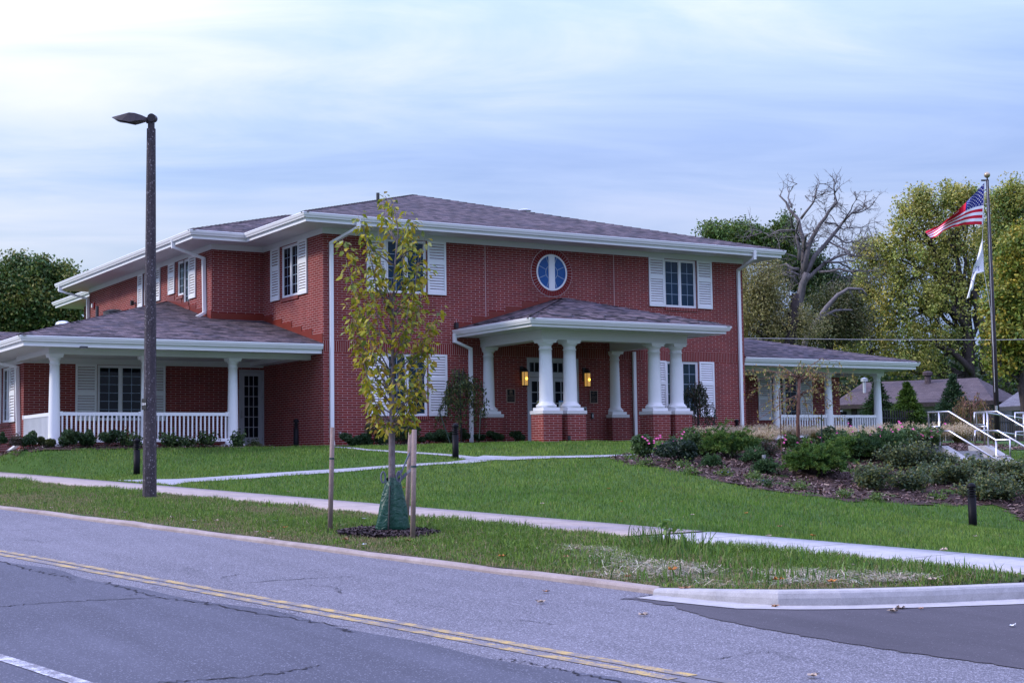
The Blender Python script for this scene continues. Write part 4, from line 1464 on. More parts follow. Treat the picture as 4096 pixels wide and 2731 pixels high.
def soflight(t_):
    q = onplane(*cFc(1050, 268), 2, 2.60); m = MB(); m.box(q[0] - .09, q[1] - .06, 2.555, q[0] + .09, q[1] + .06, 2.605); m.build('housing', M['pipe_dark'], t_)
    m = MB(); m.box(q[0] - .07, q[1] - .045, 2.549, q[0] + .07, q[1] + .045, 2.554); m.build('lens', M['sign_white'], t_)
small('soffit_light', 'small dark light fixture under the left porch soffit', 'light', soflight, (-6, .4, 2.6))
# ================================================================== street lamp
b = march(343.5, 1143)
DL = depth(b)
lamp = thing('street_lamp', 'tall octagonal speckled concrete street lamp with a flat dark head on the grass verge', 'street lamp', b)
topz = zat(b, 296); DH = depth((b[0], b[1], topz))
m = MB(); n8 = 8; vs = []; fs = []
for z, r in ((b[2] - .3, .128), (topz, .080)):
    for k in range(8):
        a = PI / 8 + PI / 4 * k + .12; vs.append((b[0] + r * math.cos(a), b[1] + r * math.sin(a), z))
for k in range(8): fs.append((k, (k + 1) % 8, 8 + (k + 1) % 8, 8 + k))
fs.append(tuple(range(8, 16))); m.add(vs, fs); m.build('pole', M['aggregate_post'], lamp)
S_ = 1 / pxm(DL)
ll = lambda px, py, dd=0.0: at(px, py, DH) + FWD * dd
cl = cropper(420, 380, 1.96)
m = MB(); m.lathe([(.062, -.02), (.062, .10), (.05, .16), (.05, .26)], (b[0], b[1], topz), 14); m.build('neck', M['lamp_bronze'], lamp); m = MB()
m.tube([ll(*cl(372, 183), -.09), ll(*cl(372, 183), .09)], .075, 14); m.build('arm', M['lamp_bronze'], lamp); m = MB(); m.tube([ll(*cl(375, 198)), ll(*cl(325, 200))], .06, 8); m.build('bracket', M['lamp_bronze'], lamp)
top = [(66, 181), (100, 170), (150, 160), (205, 146), (250, 149), (295, 162), (338, 182)]
bot = [(62, 184), (90, 201), (150, 214), (215, 226), (255, 217), (300, 208), (338, 212)]
m = MB(); m.smooth = False
vs = []; wdt = [.10, .15, .19, .21, .20, .15, .07]
for (tx, ty), (bx_, by), w in zip(top, bot, wdt):
    for (x, y), dd in (((tx, ty + 3), -w * .8), ((tx, ty), 0), ((tx, ty + 3), w * .8), ((bx_, by - 2), w), ((bx_, by), 0), ((bx_, by - 2), -w)): vs.append(ll(*cl(x, y), dd))
for i in range(6):
    for k in range(6): fs_ = (i * 6 + k, i * 6 + (k + 1) % 6, (i + 1) * 6 + (k + 1) % 6, (i + 1) * 6 + k); m.f.append(fs_); m.m.append(0); m.sm.append(False)
m.v = [tuple(map(float, q)) for q in vs]; m.f += [tuple(range(6)), tuple(range(41, 35, -1))]; m.m += [0, 0]; m.sm += [False, False]
m.build('lamp_head', M['lamp_bronze'], lamp)
m = MB(); m.poly([ll(*cl(95, 203.5), -.1) + np.array((0, 0, -.012)), ll(*cl(205, 226), -.14) + np.array((0, 0, -.012)), ll(*cl(240, 222), .1) + np.array((0, 0, -.012)), ll(*cl(110, 205), .12) + np.array((0, 0, -.012))]); m.build('lens', plain('lamp_lens', (.22, .21, .22), .3, .5, var=.3, scale=40), lamp)
# number plate on the pole
pz = (0, 0, zat(b, cPq(672, 695)[1]))
fx = -R2[:2] / np.linalg.norm(R2[:2]); fw = -FWD[:2] / np.linalg.norm(FWD[:2])
pc = np.array((b[0], b[1])) + (fx * .52 + fw * .86) * .123 + 0 * fx
uu = np.array((-(fx * .52 + fw * .86)[1], (fx * .52 + fw * .86)[0], 0)); uu /= np.linalg.norm(uu)
if uu[:2] @ R2[:2] < 0: uu = -uu
nn_ = np.array((*(fx * .52 + fw * .86), 0)); nn_ /= np.linalg.norm(nn_)
pc = np.array((b[0], b[1])) + nn_[:2] * .117 - uu[:2] * .028
PL_ = ((pc[0], pc[1], pz[2]), uu, nn_)
m = MB(*PL_); m.box(-.055, -.02, -.10, .055, .006, .10); m.build('number_plate', M['iron_black'], lamp)
textmesh('number_plate', '004', .066, *PL_, lamp, M['sign_white'], 0, 0, .0065, ext=.001)

# ================================================================== bollards
def bollard(base, h, label):
    t_ = thing('bollard', label, 'bollard', base, 'black louvred path bollards')
    r = .074; x, y, z = base
    m = MB(); m.smooth = True; m.lathe([(r, -.25), (r, h * .70)], base, 20); m.build('post', M['bollard_black'], t_)
    m = MB()
    for k in range(4):
        zz = h * .715 + k * h * .058
        m.lathe([(r * .62, zz), (r * 1.08, zz), (r * 1.08, zz + .010), (r * .80, zz + .036), (r * .62, zz + .036)], base, 20)
    m.lathe([(r * .5, h * .69), (r * .5, h * .95)], base, 12); m.build('louvre', M['bollard_black'], t_)
    m = MB(); m.smooth = True; hh = h * .93
    m.lathe([(r * 1.08, hh - .012), (r * 1.08, hh), (r * .98, hh + .022), (r * .75, hh + .045), (r * .42, hh + .062), (.004, hh + .068)], base, 20); m.build('cap', M['bollard_black'], t_)
    return t_


BH = .86
def bol_at(px, pyb, pyt, label, d=None):
    p = march(px, pyb) if d is None else at(px, pyb, d)
    D = depth(p); h = (pyb - pyt) / pxm(D) if d is None else BH
    if d is not None:
        q = at(px, pyt, d); p = np.array((q[0], q[1], q[2] - BH))
    if d is None: h = h * 1.0
    return p, h


p, h = bol_at(314, 1091, 1007, ''); b0 = bollard(p, h, 'black bollard standing in the lawn just left of the speckled street lamp')
for px, pb, pt, lab, d in ((1046.5, 1054.5, 973, 'black bollard where the two paths meet, in front of the entrance porch', None),
                           (2235, 1213, 1111, 'nearest black bollard, alone on the lawn in front of the planted bed at right', None),
                           (680, 1023, 962, 'black bollard against the dark brick side wall beside the left porch door', 41.3),
                           (1692, 1000, 963, 'black bollard by the right front corner of the house behind the tan grasses', 47.5),
                           (2000 - 48, 985, 960, 'black bollard standing behind the right porch railing', 51.0)):
    p, h = bol_at(px, pb, pt, lab, d); bollard(p, h, lab)
# small landscape spotlights
def spot(p, lab, mt='iron_black'):
    t_ = thing('spotlight', lab, 'spotlight', p)
    m = MB(); m.tube([p - np.array((0, 0, .1)), p + np.array((0, 0, .12))], .012, 6); m.build('spike', M[mt], t_)
    m = MB(); m.lathe([(.03, .08), (.045, .10), (.045, .22), (.038, .22), (.038, .21)], p, 12); m.build('head', M[mt], t_)
spot(np.array((5.75, -3.62, 0.0)), 'small black spotlight at the foot of the left entrance pier')
spot(march(*cW(1455, 622)), 'small grey spotlight in the mulch behind a low evergreen shrub', 'steel_grey')
spot(np.array((10.62, -.35, 0.0)), 'small pale spotlight at the foot of the right entrance downspout', 'steel_grey')

# ================================================================== young tree, stakes, watering bag
tb = march(*cT(905, 1380)); DT = depth(tb)
stakes = []
for px, pb, ptx, pt, lab in ((758, 1219, 764, 981, 'wooden stake with a green band standing alone left of the young tree'),
                             (948, 1239, 951.5, 986, 'front wooden stake with a green band right of the watering bag'),
                             (935, 1200, 943, 992, 'leaning wooden stake half hidden behind the front right stake')):
    p = march(px, pb); D = depth(p)
    if 'leaning' in lab: p = march(934, 1195)
    D = depth(p); tp = at(ptx, pt, D)
    t_ = thing('wooden_stake', lab, 'stake', p, 'wooden tree stakes')
    r = .033
    m = MB(); m.smooth = True; m.tube([p - (tp - p) * .08, p + (tp - p) * .5, tp], [r * 1.04, r, r * .96], 12); m.build('post', M['stake_wood'], t_)
    if 'green' in lab:
        q = p + (tp - p) * (.69 if px < 800 else .655)
        m = MB(); m.tube([q, q + (tp - p) * .016], r * 1.12, 12); m.build('band', M['strap_green'], t_)
    stakes.append((p, tp))

# watering bag: green folded sheet round the trunk
bag = thing('tree_watering_bag', 'dark green zipped watering bag wrapped round the foot of the young tree', 'watering bag', tb)
sections = [(0, 705, 1098, .10), (.1, 712, 1095, .16), (.35, 745, 1080, .15), (.7, 790, 1045, .12), (1.0, 830, 1010, .08), (1.10, 858, 985, .05)]
H_ = (1385 - 805) / 2.851 / KP / pxm(DT)
vs = []; fs = []; N = 40
zl = np.linspace(0, 1.06, 22)
for iz, tz in enumerate(zl):
    xl = np.interp(tz, [q[0] for q in sections], [q[1] for q in sections]); xr = np.interp(tz, [q[0] for q in sections], [q[2] for q in sections])
    hwid = (xr - xl) / 2 / 2.851 / KP / pxm(DT); off = ((xl + xr) / 2 - 900) / 2.851 / KP / pxm(DT)
    dep = np.interp(tz, [q[0] for q in sections], [q[3] for q in sections])
    for k in range(N):
        a = 2 * PI * k / N
        fold = 1 + .05 * math.sin(5 * a + tz * 4) + .035 * math.sin(9 * a - tz * 7) + .02 * rnd.random()
        cxn = math.copysign(abs(math.cos(a)) ** .8, math.cos(a)) * hwid * fold; sy = math.copysign(abs(math.sin(a)) ** .7, math.sin(a)) * dep * fold
        if math.sin(a) < 0 and abs(math.cos(a)) < .12: sy += .03     # pinched at the zip
        zz = tz * H_
        if iz == 0: zz += .03 * abs(math.sin(2.5 * a + 1))
        if iz == len(zl) - 1: zz += .03 * math.sin(3 * a)
        q = tb + RGT * (cxn + off) + np.array((FWD[0], FWD[1], 0)) * sy + np.array((0, 0, zz)); vs.append(q)
for i in range(len(zl) - 1):
    for k in range(N): fs.append((i * N + k, i * N + (k + 1) % N, (i + 1) * N + (k + 1) % N, (i + 1) * N + k))
m = MB(); m.smooth = True; m.add(vs, fs); m.build('bag_sheet', M['bag_green'], bag, uv=False)
m = MB(); zp_ = []
for tz in np.linspace(.02, .93, 14):
    dep = np.interp(tz, [q[0] for q in sections], [q[3] for q in sections])
    zp_.append(tb - np.array((FWD[0], FWD[1], 0)) * (dep * 1.02 + .0) + RGT * ((890 + (1 - tz) * -18 - 900) / 2.851 / KP / pxm(DT)) + np.array((0, 0, tz * H_)))
m.tube(zp_, .012, 6); m.build('zip', M['iron_black'], bag)
m = MB(); fwv = np.array((FWD[0], FWD[1], 0))
for sx in (-1, 1):
    c0 = tb + np.array((0, 0, H_ * 1.0)) + RGT * sx * .06 - fwv * .05
    m.tube([c0 + RGT * sx * (.045 + .03 * math.cos(q)) + np.array((0, 0, .07 + .075 * math.sin(q))) for q in np.linspace(-PI / 2, 1.5 * PI, 14)], .012, 5)
m.build('handle', M['strap_grey'], bag)

# straps from stakes to the tree
tr_at = lambda px, py: at(px, py, DT)
def strap(pts, lab):
    m = MB()
    for a, b_ in zip(pts[:-1], pts[1:]): m.beam(a, b_, .006, .045, (0.2, .3, 1))
    o = m.build('tie_strap', M['strap_grey'], None); tag(o, lab, 'strap', 'tree tie straps')


s3 = stakes[2]; s2 = stakes[1]
strap([s3[0] + (s3[1] - s3[0]) * .76, tr_at(*cT(1020, 660)), tr_at(*cT(935, 750))], 'grey tie strap running from the leaning stake down to the tree')
strap([s2[0] + (s2[1] - s2[0]) * .655, tr_at(*cT(1075, 690)), tr_at(*cT(1000, 765)), tr_at(*cT(915, 805))], 'grey tie strap running from the front right stake to the tree')

# ================================================================== leaves helper
def rand_unit(n, rs=RS):
    v = rs.normal(size=(n, 3)); return v / np.linalg.norm(v, axis=1, keepdims=True)


def diamonds(c, a, b, rs=RS, up=0.0):
    """diamond leaf quads at centres c, half sizes a (long) b (short)"""
    n = len(c); u = rand_unit(n, rs); u[:, 2] = u[:, 2] * (1 - up) ; u /= np.linalg.norm(u, axis=1, keepdims=True)
    w = rand_unit(n, rs); v = np.cross(u, w); v /= np.linalg.norm(v, axis=1, keepdims=True) + 1e-9
    a = np.broadcast_to(np.asarray(a, float).reshape(-1, 1), (n, 1)); b = np.broadcast_to(np.asarray(b, float).reshape(-1, 1), (n, 1))
    V = np.stack([c - u * a, c + v * b, c + u * a, c - v * b], 1).reshape(-1, 3)
    return V, np.arange(4 * n).reshape(-1, 4)


def palette(n, cols, rs=RS, jit=.18, idx=None):
    cols = np.array(cols, float)
    if idx is None: idx = rs.randint(0, len(cols), n)
    c = cols[idx] * (1 + rs.uniform(-jit, jit, (n, 1)))
    return np.clip(c * (1 + rs.uniform(-.06, .06, (n, 3))), 0, 1)


# real leaves: folded, pointed, 6 vertices / 4 triangles
def leaves3d(c, dirs, size, rs=RS, droop=.3):
    n = len(c)
    d = dirs / np.linalg.norm(dirs, axis=1, keepdims=True)
    up = np.tile(np.array((0, 0, 1.0)), (n, 1)) + rand_unit(n, rs) * .75
    s = np.cross(d, up); s /= np.linalg.norm(s, axis=1, keepdims=True) + 1e-9
    nrm = np.cross(s, d); L = np.asarray(size).reshape(-1, 1)
    w = .27 * L
    p0 = c; p1 = c + d * L * .42 - nrm * L * .05; p2 = c + d * L - nrm * L * droop * .6
    a1 = c + d * L * .38 + s * w + nrm * L * .06; b1 = c + d * L * .38 - s * w + nrm * L * .06
    a2 = c + d * L * .72 + s * w * .62 - nrm * L * .08; b2 = c + d * L * .72 - s * w * .62 - nrm * L * .08
    p3 = c + d * L * .74 - nrm * L * .14
    V = np.stack([p0, a1, a2, p2, b2, b1, p1, p3], 1).reshape(-1, 3)
    base = np.arange(n)[:, None] * 8
    T = np.array([[0, 6, 1], [1, 6, 7], [1, 7, 2], [2, 7, 3], [0, 5, 6], [5, 7, 6], [5, 4, 7], [4, 3, 7]])
    return V, (base[:, None, :] + T[None]).reshape(-1, 3), 8


# young tree crown
yt = thing('young_tree', 'young staked street tree with a narrow crown of yellow green leaves in the verge', 'tree', tb)
trunk_px = [(899, 1222), (900, 1100), (900, 1000), (901, 900), (902, 800), (903, 700), (908, 600), (915, 530), (905, 480), (884, 450)]
tp3 = [at(x, y, DT) for x, y in trunk_px]
m = MB(); m.smooth = True; m.tube(tp3, [.054, .047, .043, .031, .022, .017, .013, .010, .007, .004], 10); tk = m.build('trunk', M['bark_young'], yt)
tips = [(880, 447), (905, 452), (936, 478), (820, 488), (832, 510), (782, 540), (790, 580), (798, 612), (850, 560), (870, 530), (950, 500), (925, 520), (975, 548), (962, 590), (980, 610), (955, 640), (800, 700), (812, 720), (800, 742), (830, 650), (845, 620), (1015, 703), (1000, 720), (985, 745), (965, 700), (820, 790), (835, 830), (838, 868), (848, 905), (862, 930), (890, 965), (952, 962), (940, 925), (990, 880), (998, 775), (985, 820), (960, 850), (975, 790), (930, 780), (870, 760), (860, 690), (900, 640), (935, 600), (880, 600), (910, 720), (940, 690), (880, 840), (915, 870), (855, 800), (925, 560), (845, 740), (870, 880), (930, 830), (905, 930)]
def trunk_at(py):
    ys = [q[1] for q in trunk_px]; xs = [q[0] for q in trunk_px]
    return np.interp(-py, [-y for y in ys], xs)
br = MB(); br.smooth = True; lc = []; ld = []; tipsets = []
rb = np.random.RandomState(5)
for tx, ty in tips:
    ln = rb.uniform(.5, 1.0)
    y0 = min(975, ty + rb.uniform(90, 210) * (.55 + abs(tx - trunk_at(ty)) / 150)); x0 = trunk_at(y0)
    dd = rb.normal(0, .28) * (1 if abs(tx - 903) < 70 else .4)
    a = at(x0, y0, DT); e_ = at(tx, ty, DT + dd)
    mid = (a + e_) / 2 + np.array((0, 0, -.10)) * 1.2 + rb.normal(0, .03, 3) + RGT * np.sign(tx - x0) * .06
    pts = [a, a * .55 + mid * .45 + (mid - a) * .1, mid, mid * .5 + e_ * .5 + (0, 0, -.02), e_]
    br.tube(pts, [.011, .009, .0065, .004, .002], 5)
    L_ = np.linalg.norm(e_ - a); n = int(18 + L_ * 29)
    for k in range(n):
        t_ = rb.uniform(.30, 1.0) ** .8; i = min(3, int(t_ * 4)); f = t_ * 4 - i
        p_ = pts[i] * (1 - f) + pts[i + 1] * f
        dvec = rb.normal(0, 1, 3); dvec[2] = dvec[2] * .5 - .25; dvec /= np.linalg.norm(dvec)
        st_ = rb.uniform(.0, .13)
        lc.append(p_ + dvec * st_ * .8); ld.append(dvec + (0, 0, -.35))
        if st_ > .05 and rb.rand() < .25: br.tube([p_, p_ + dvec * st_ * .8], .0018, 3, cap=False)
br.build('branch', M['bark_young'], yt, uv=False)
lc = np.array(lc); ld = np.array(ld)
V, T, per = leaves3d(lc, ld, rb.uniform(.062, .118, len(lc)), rb)
hgt = (lc[:, 2] - lc[:, 2].min()) / (np.ptp(lc[:, 2]))
pal = np.array([(.38, .34, .022), (.30, .31, .025), (.20, .24, .030), (.44, .34, .025), (.28, .21, .028), (.13, .18, .032), (.30, .19, .04), (.28, .31, .09)])
pr1 = np.array([.26, .2, .08, .2, .12, .04, .1, 0]); pr2 = np.array([.12, .24, .22, .06, .02, .2, .02, .12])
idx = np.array([rb.choice(8, p=(pr1 / pr1.sum() if rb.rand() > h else pr2 / pr2.sum())) for h in hgt])
fast('crown', V, T, M['leaf'], yt, np.repeat(palette(len(lc), pal, rb, .2, idx), 8, 0))
print('young leaves', len(lc))

# ================================================================== stairs and handrails
stp = thing('concrete_steps', 'pale concrete garden steps between two sloping concrete side walls', 'steps', (10.1, -14.5, -.4))
m = MB()
zl0 = -.37; NR = 8; ris = .155; trd = .30; y0 = -13.62
for k in range(NR):
    m.box(9.52, y0 - (k + 1) * trd, zl0 - 1.6, 10.72, y0 - k * trd + (0 if k else 0), zl0 - (k + 1) * ris)
m.box(9.52, y0, zl0 - 1.6, 10.72, y0 + 3.4, zl0 + .004); m.build('tread', M['stair_concrete'], stp)
for xa, xb in ((9.26, 9.515), (10.725, 10.98)):
    m = MB(); sl_ = ris / trd
    pts = [(xa, y0 + .35, zl0 + .13), (xa, y0 - .12, zl0 + .13), (xa, y0 - .12 - 7.2 * trd, zl0 + .13 - 7.2 * ris), (xa, y0 - .12 - 7.2 * trd, zl0 - 1.8), (xa, y0 + .35, zl0 - 1.6)]
    m.prism(pts, (xb - xa, 0, 0)); m.build('side_wall', M['stair_concrete'], stp)


def handrail(x, yt, lab, zb=zl0, run=1.32, drop=None, bot=True, ext=.62):
    t_ = thing('handrail', lab, 'handrail', (x, yt, zb), 'steel handrails of the garden steps')
    r = .0215; zt = zb + .915; dr = run * .515; s5 = lambda y, z: (x, y, z)
    m = MB(); m.smooth = True
    top = [s5(yt + ext, zt), s5(yt, zt), s5(yt - run, zt - dr), s5(yt - run - .38, zt - dr)]
    m.tube([s5(yt + ext, zt - .34), *top, s5(yt - run - .38, zt - dr - .36), s5(yt - run, zt - dr - .36)], r, 10)
    m.tube([s5(yt + ext, zt - .34), s5(yt + .30, zt - .34)], r, 10); m.build('top_rail', M['stainless'], t_)
    m = MB(); m.smooth = True; m.tube([s5(yt + .30, zt - .45), s5(yt, zt - .45), s5(yt - run, zt - dr - .45)], r, 10); m.build('mid_rail', M['stainless'], t_)
    for yy, zz in ((yt + .30, zt), (yt - run, zt - dr)):
        m = MB(); m.smooth = True; m.tube([s5(yy, zz), s5(yy, zz - 1.0)], r, 10); m.build('post', M['stainless'], t_)


handrail(9.40, -13.90, 'nearest left steel handrail on the side wall of the garden steps')
handrail(10.84, -14.08, 'right steel handrail of the garden steps, next to the nearest one')
# rails beyond, along the upper walk
def rail2(pts, posts, lab):
    P0 = at(*pts[0])
    t_ = thing('handrail', lab, 'handrail', P0 - np.array((0, 0, .9)), 'steel handrails of the garden steps')
    m = MB(); m.smooth = True; m.tube([at(*q) for q in pts], .0215, 10); m.build('top_rail', M['stainless'], t_)
    m = MB(); m.smooth = True; m.tube([at(*q) - np.array((0, 0, .45)) for q in pts[1:-1]], .0215, 10); m.build('mid_rail', M['stainless'], t_)
    for q in posts:
        a_ = at(*q); m = MB(); m.smooth = True; m.tube([a_, a_ - np.array((0, 0, 1.0))], .0215, 10); m.build('post', M['stainless'], t_)


X_ = lambda x, y, d: (*cL(x, y), d)
rail2([X_(1165, 515, 37.4), X_(1035, 515, 37.2), X_(1035, 352, 37.2), X_(1200, 352, 37.6), X_(1500, 395, 38.4), X_(1728, 430, 39.0), X_(2000, 470, 39.8)], [X_(1165, 350, 37.5)], 'far steel handrail running level behind the steps towards the right edge')
rail2([X_(1728, 515, 35.2), X_(1605, 520, 35.0), X_(1600, 352, 35.0), X_(1760, 352, 35.4), X_(2100, 560, 35.8)], [X_(1720, 352, 35.3)], 'steel handrail with a square end loop cut off by the right picture edge')

# ================================================================== flagpole and flags
DF = 48.0
fb = at(2292, 1015, DF); gz_ = g1(fb[0], fb[1])
ft = np.array((fb[0], fb[1], zat(fb, 416)))
fp = thing('flagpole', 'tall dark bronze flagpole with a round gold ball on top', 'flagpole', (fb[0], fb[1], gz_))
m = MB(); m.smooth = True; m.tube([(fb[0], fb[1], gz_ - .3), (fb[0], fb[1], gz_ + 3.0), ft], [.085, .080, .045], 16); m.build('pole', M['flagpole_bronze'], fp)
m = MB(); m.smooth = True; bc = ft + np.array((0, 0, .20)); m.lathe([(.004, -.10)] + [(.10 * math.cos(q), .10 * math.sin(q)) for q in np.linspace(-1.4, 1.4, 12)] + [(.004, .10)], bc, 18); m.build('finial', plain('gold_ball', (.42, .33, .22), .35, .5, .6), fp)
m = MB(); m.lathe([(.03, -.02), (.05, 0), (.05, .04), (.025, .05), (.025, .12)], ft, 12); m.beam(ft + np.array((0, 0, .02)), ft + np.array((0, 0, .02)) - R2 * .2, .04, .05); m.build('truck', M['flagpole_bronze'], fp)
hx = lambda y: at(*cK(632 if y < 300 else 612, y), DF - .05)
m = MB(); m.tube([at(*cK(640, 185), DF), at(*cK(622, 215), DF - .05), at(*cK(607, 650), DF - .05), at(*cK(601, 800), DF - .05), at(*cK(618, 1150), DF - .05), at(*cK(690, 1560), DF - .05), at(2290, 960, DF - .05)], .008, 5)
m.tube([at(*cK(650, 190), DF - .1), at(2285, 900, DF - .1)], .008, 5); m.build('halyard', plain('rope_white', (.5, .5, .52), .8, .2), fp)
m = MB(); q = at(*cL(1342, 290), DF - .12); m.box(q[0] - .03, q[1] - .03, q[2] - .09, q[0] + .03, q[1] + .03, q[2] + .09); m.build('cleat', M['galvanised'], fp)

fl = thing('national_flag', 'red, white and blue stars and stripes flag waving from the top of the pole', 'flag', at(*cK(620, 430), DF))
Tc = np.array([(0, 622, 212), (.2, 525, 318), (.4, 432, 418), (.62, 290, 545), (.8, 150, 655), (1.0, 0, 728)])
Bc = np.array([(0, 604, 650), (.2, 505, 648), (.4, 405, 650), (.62, 285, 682), (.8, 178, 722), (.92, 118, 772), (1.0, 70, 792)])
def flagpt(a, b_):
    tx, ty = np.interp(a, Tc[:, 0], Tc[:, 1]), np.interp(a, Tc[:, 0], Tc[:, 2]); bx_, by = np.interp(a, Bc[:, 0], Bc[:, 1]), np.interp(a, Bc[:, 0], Bc[:, 2])
    g = b_ ** (1 + 1.3 * a)        # upper stripes crowd together towards the fly
    x = tx + (bx_ - tx) * g + 4 * math.sin(a * 14 + b_ * 3) * a; y = ty + (by - ty) * g + 5 * math.sin(a * 11 + b_ * 4) * a
    return at(*cK(x, y), DF + .22 * math.sin(a * 9 + b_ * 2.2) * (a ** .7) + .10 * math.sin(a * 19 - b_ * 5) * a)
NA, NB = 60, 26
can = lambda i, j: i < 24 and j < 14
fold = lambda i, j: (i >= 24 and j < 12 and not (5 <= j < 7 and i > 30)) or (i >= 36 and j < 16 and not (13 <= j < 15))      # the top edge has folded over: one broad red band
isred = lambda i, j: ((j // 2) % 2 == 0 and i >= 1) or fold(i, j)
m = MB(); m.smooth = True
m.add([flagpt(p / NA, q / NB) for p in range(NA + 1) for q in range(NB + 1)], [])
for i in range(NA):
    for j in range(NB):
        k = i * (NB + 1) + j
        m.f.append((k, k + NB + 1, k + NB + 2, k + 1)); m.sm.append(True)
        m.m.append(2 if can(i, j) else 0 if isred(i, j) else 1)
for r_ in range(9):
    for c_ in range(6 if r_ % 2 == 0 else 5):
        a = (.5 + c_ + (0 if r_ % 2 == 0 else .5)) / 6.0 * .385 + .006; bq = (.6 + r_) / 9.2 * .535
        ce = flagpt(a, bq) - FWD * .02; ux = (flagpt(a + .01, bq) - flagpt(a, bq)) * 100; uy = (flagpt(a, bq + .01) - flagpt(a, bq)) * 100
        pts = []
        for k in range(10):
            rr = (.033 if k % 2 == 0 else .0135); t_ = -PI / 2 + PI / 5 * k
            pts.append(ce + ux * rr * math.cos(t_) * .42 + uy * rr * math.sin(t_) * .75)
        m.add([ce] + pts, [(0, k + 1, (k + 1) % 10 + 1) for k in range(10)], 1)
m.build('cloth', [M['flag_red'], M['fabric_white'], M['flag_blue']], fl, uv=False)

f2 = thing('white_flag', 'limp white flag with mirrored blue letters hanging below the national flag', 'flag', at(*cK(600, 1000), DF))
cN = cropper(3850, 940, 5.81)
Tl = np.array([(0, 450, 95), (.25, 380, 390), (.45, 320, 610), (.6, 262, 715), (.75, 215, 960), (.9, 168, 1230), (1.0, 100, 1470)])
Tr = np.array([(0, 472, 90), (.2, 480, 380), (.45, 488, 640), (.56, 500, 868), (.565, 395, 880), (.6, 318, 900), (.75, 275, 1080), (.88, 240, 1280), (.89, 188, 1290), (1.0, 165, 1450)])
def f2p(t_, w):
    a = np.array((np.interp(t_, Tl[:, 0], Tl[:, 1]), np.interp(t_, Tl[:, 0], Tl[:, 2]))); b_ = np.array((np.interp(t_, Tr[:, 0], Tr[:, 1]), np.interp(t_, Tr[:, 0], Tr[:, 2])))
    q = a + (b_ - a) * w
    return at(*cN(*q), DF - .02 + .07 * math.sin(w * 6 + t_ * 9) * (1 - w * .5))
vs = []; fs = []
for i in range(61):
    for j in range(9): vs.append(f2p(i / 60, j / 8))
for i in range(60):
    for j in range(8): fs.append((i * 9 + j, i * 9 + j + 1, i * 9 + j + 10, i * 9 + j + 9))
m = MB(); m.smooth = True; m.add(vs, fs); m.build('cloth', M['fabric_white'], f2, uv=False)
m = MB(); sg = lambda a, b_, w: m.beam(at(*cN(*a), DF - .14), at(*cN(*b_), DF - .14), .006, w / 5.81 / KP / pxm(DF), FWD if False else UPV) if abs(a[1] - b_[1]) < abs(a[0] - b_[0]) else m.beam(at(*cN(*a), DF - .14), at(*cN(*b_), DF - .14), w / 5.81 / KP / pxm(DF), .006, FWD)
sg((377, 725), (382, 825), 15); sg((395, 728), (320, 742), 8); sg((398, 824), (360, 828), 7); sg((380, 772), (342, 779), 8); sg((344, 765), (346, 790), 5); sg((322, 735), (320, 760), 6); sg((312, 768), (310, 832), 9)
sg((322, 575), (345, 600), 14); sg((345, 600), (335, 615), 8); sg((312, 628), (298, 662), 8); sg((280, 865), (240, 892), 18); sg((302, 960), (285, 975), 7); sg((283, 975), (300, 995), 7)
sg((215, 1040), (245, 1085), 14); sg((245, 1085), (268, 1078), 6); sg((245, 1090), (205, 1125), 8)
m.build('lettering', M['flag_blue'], f2, uv=False)

# ================================================================== fence, neighbouring houses, cable
fa = at(2010, 1020, 56.0)[:2]; fb2 = at(2420, 1020, 64.0)[:2]
fz0, fz1 = -.25, -.45
fen = thing('picket_fence', 'black metal picket fence in front of the neighbouring houses', 'fence', (*((fa + fb2) / 2), -.3))
Lf = np.linalg.norm(fb2 - fa); n = int(Lf / .16)
dfx = (fb2 - fa) / Lf
m = MB()
for zz in (.25, 1.2): m.beam((*fa, fz0 + zz), (*fb2, fz1 + zz), .03, .045)
m.build('rail', M['iron_black'], fen)
pk_ = MB()
for k in range(n):
    t_ = k / n; x, y = fa + (fb2 - fa) * t_; z = fz0 + (fz1 - fz0) * t_
    big = k % 15 == 0
    w = .045 if big else .022
    mm_ = MB() if big else pk_
    mm_.obox((x, y, z + .75), (dfx[0] * w, dfx[1] * w, 0), (-dfx[1] * w, dfx[0] * w, 0), (0, 0, .78 if big else .74))
    mm_.add([(x - dfx[0] * w, y - dfx[1] * w, z + 1.49), (x + dfx[0] * w, y + dfx[1] * w, z + 1.49), (x, y, z + 1.58)], [(0, 1, 2)])
    if big: mm_.build('post', M['iron_black'], fen)
o = pk_.build('pickets', M['iron_black'], fen)

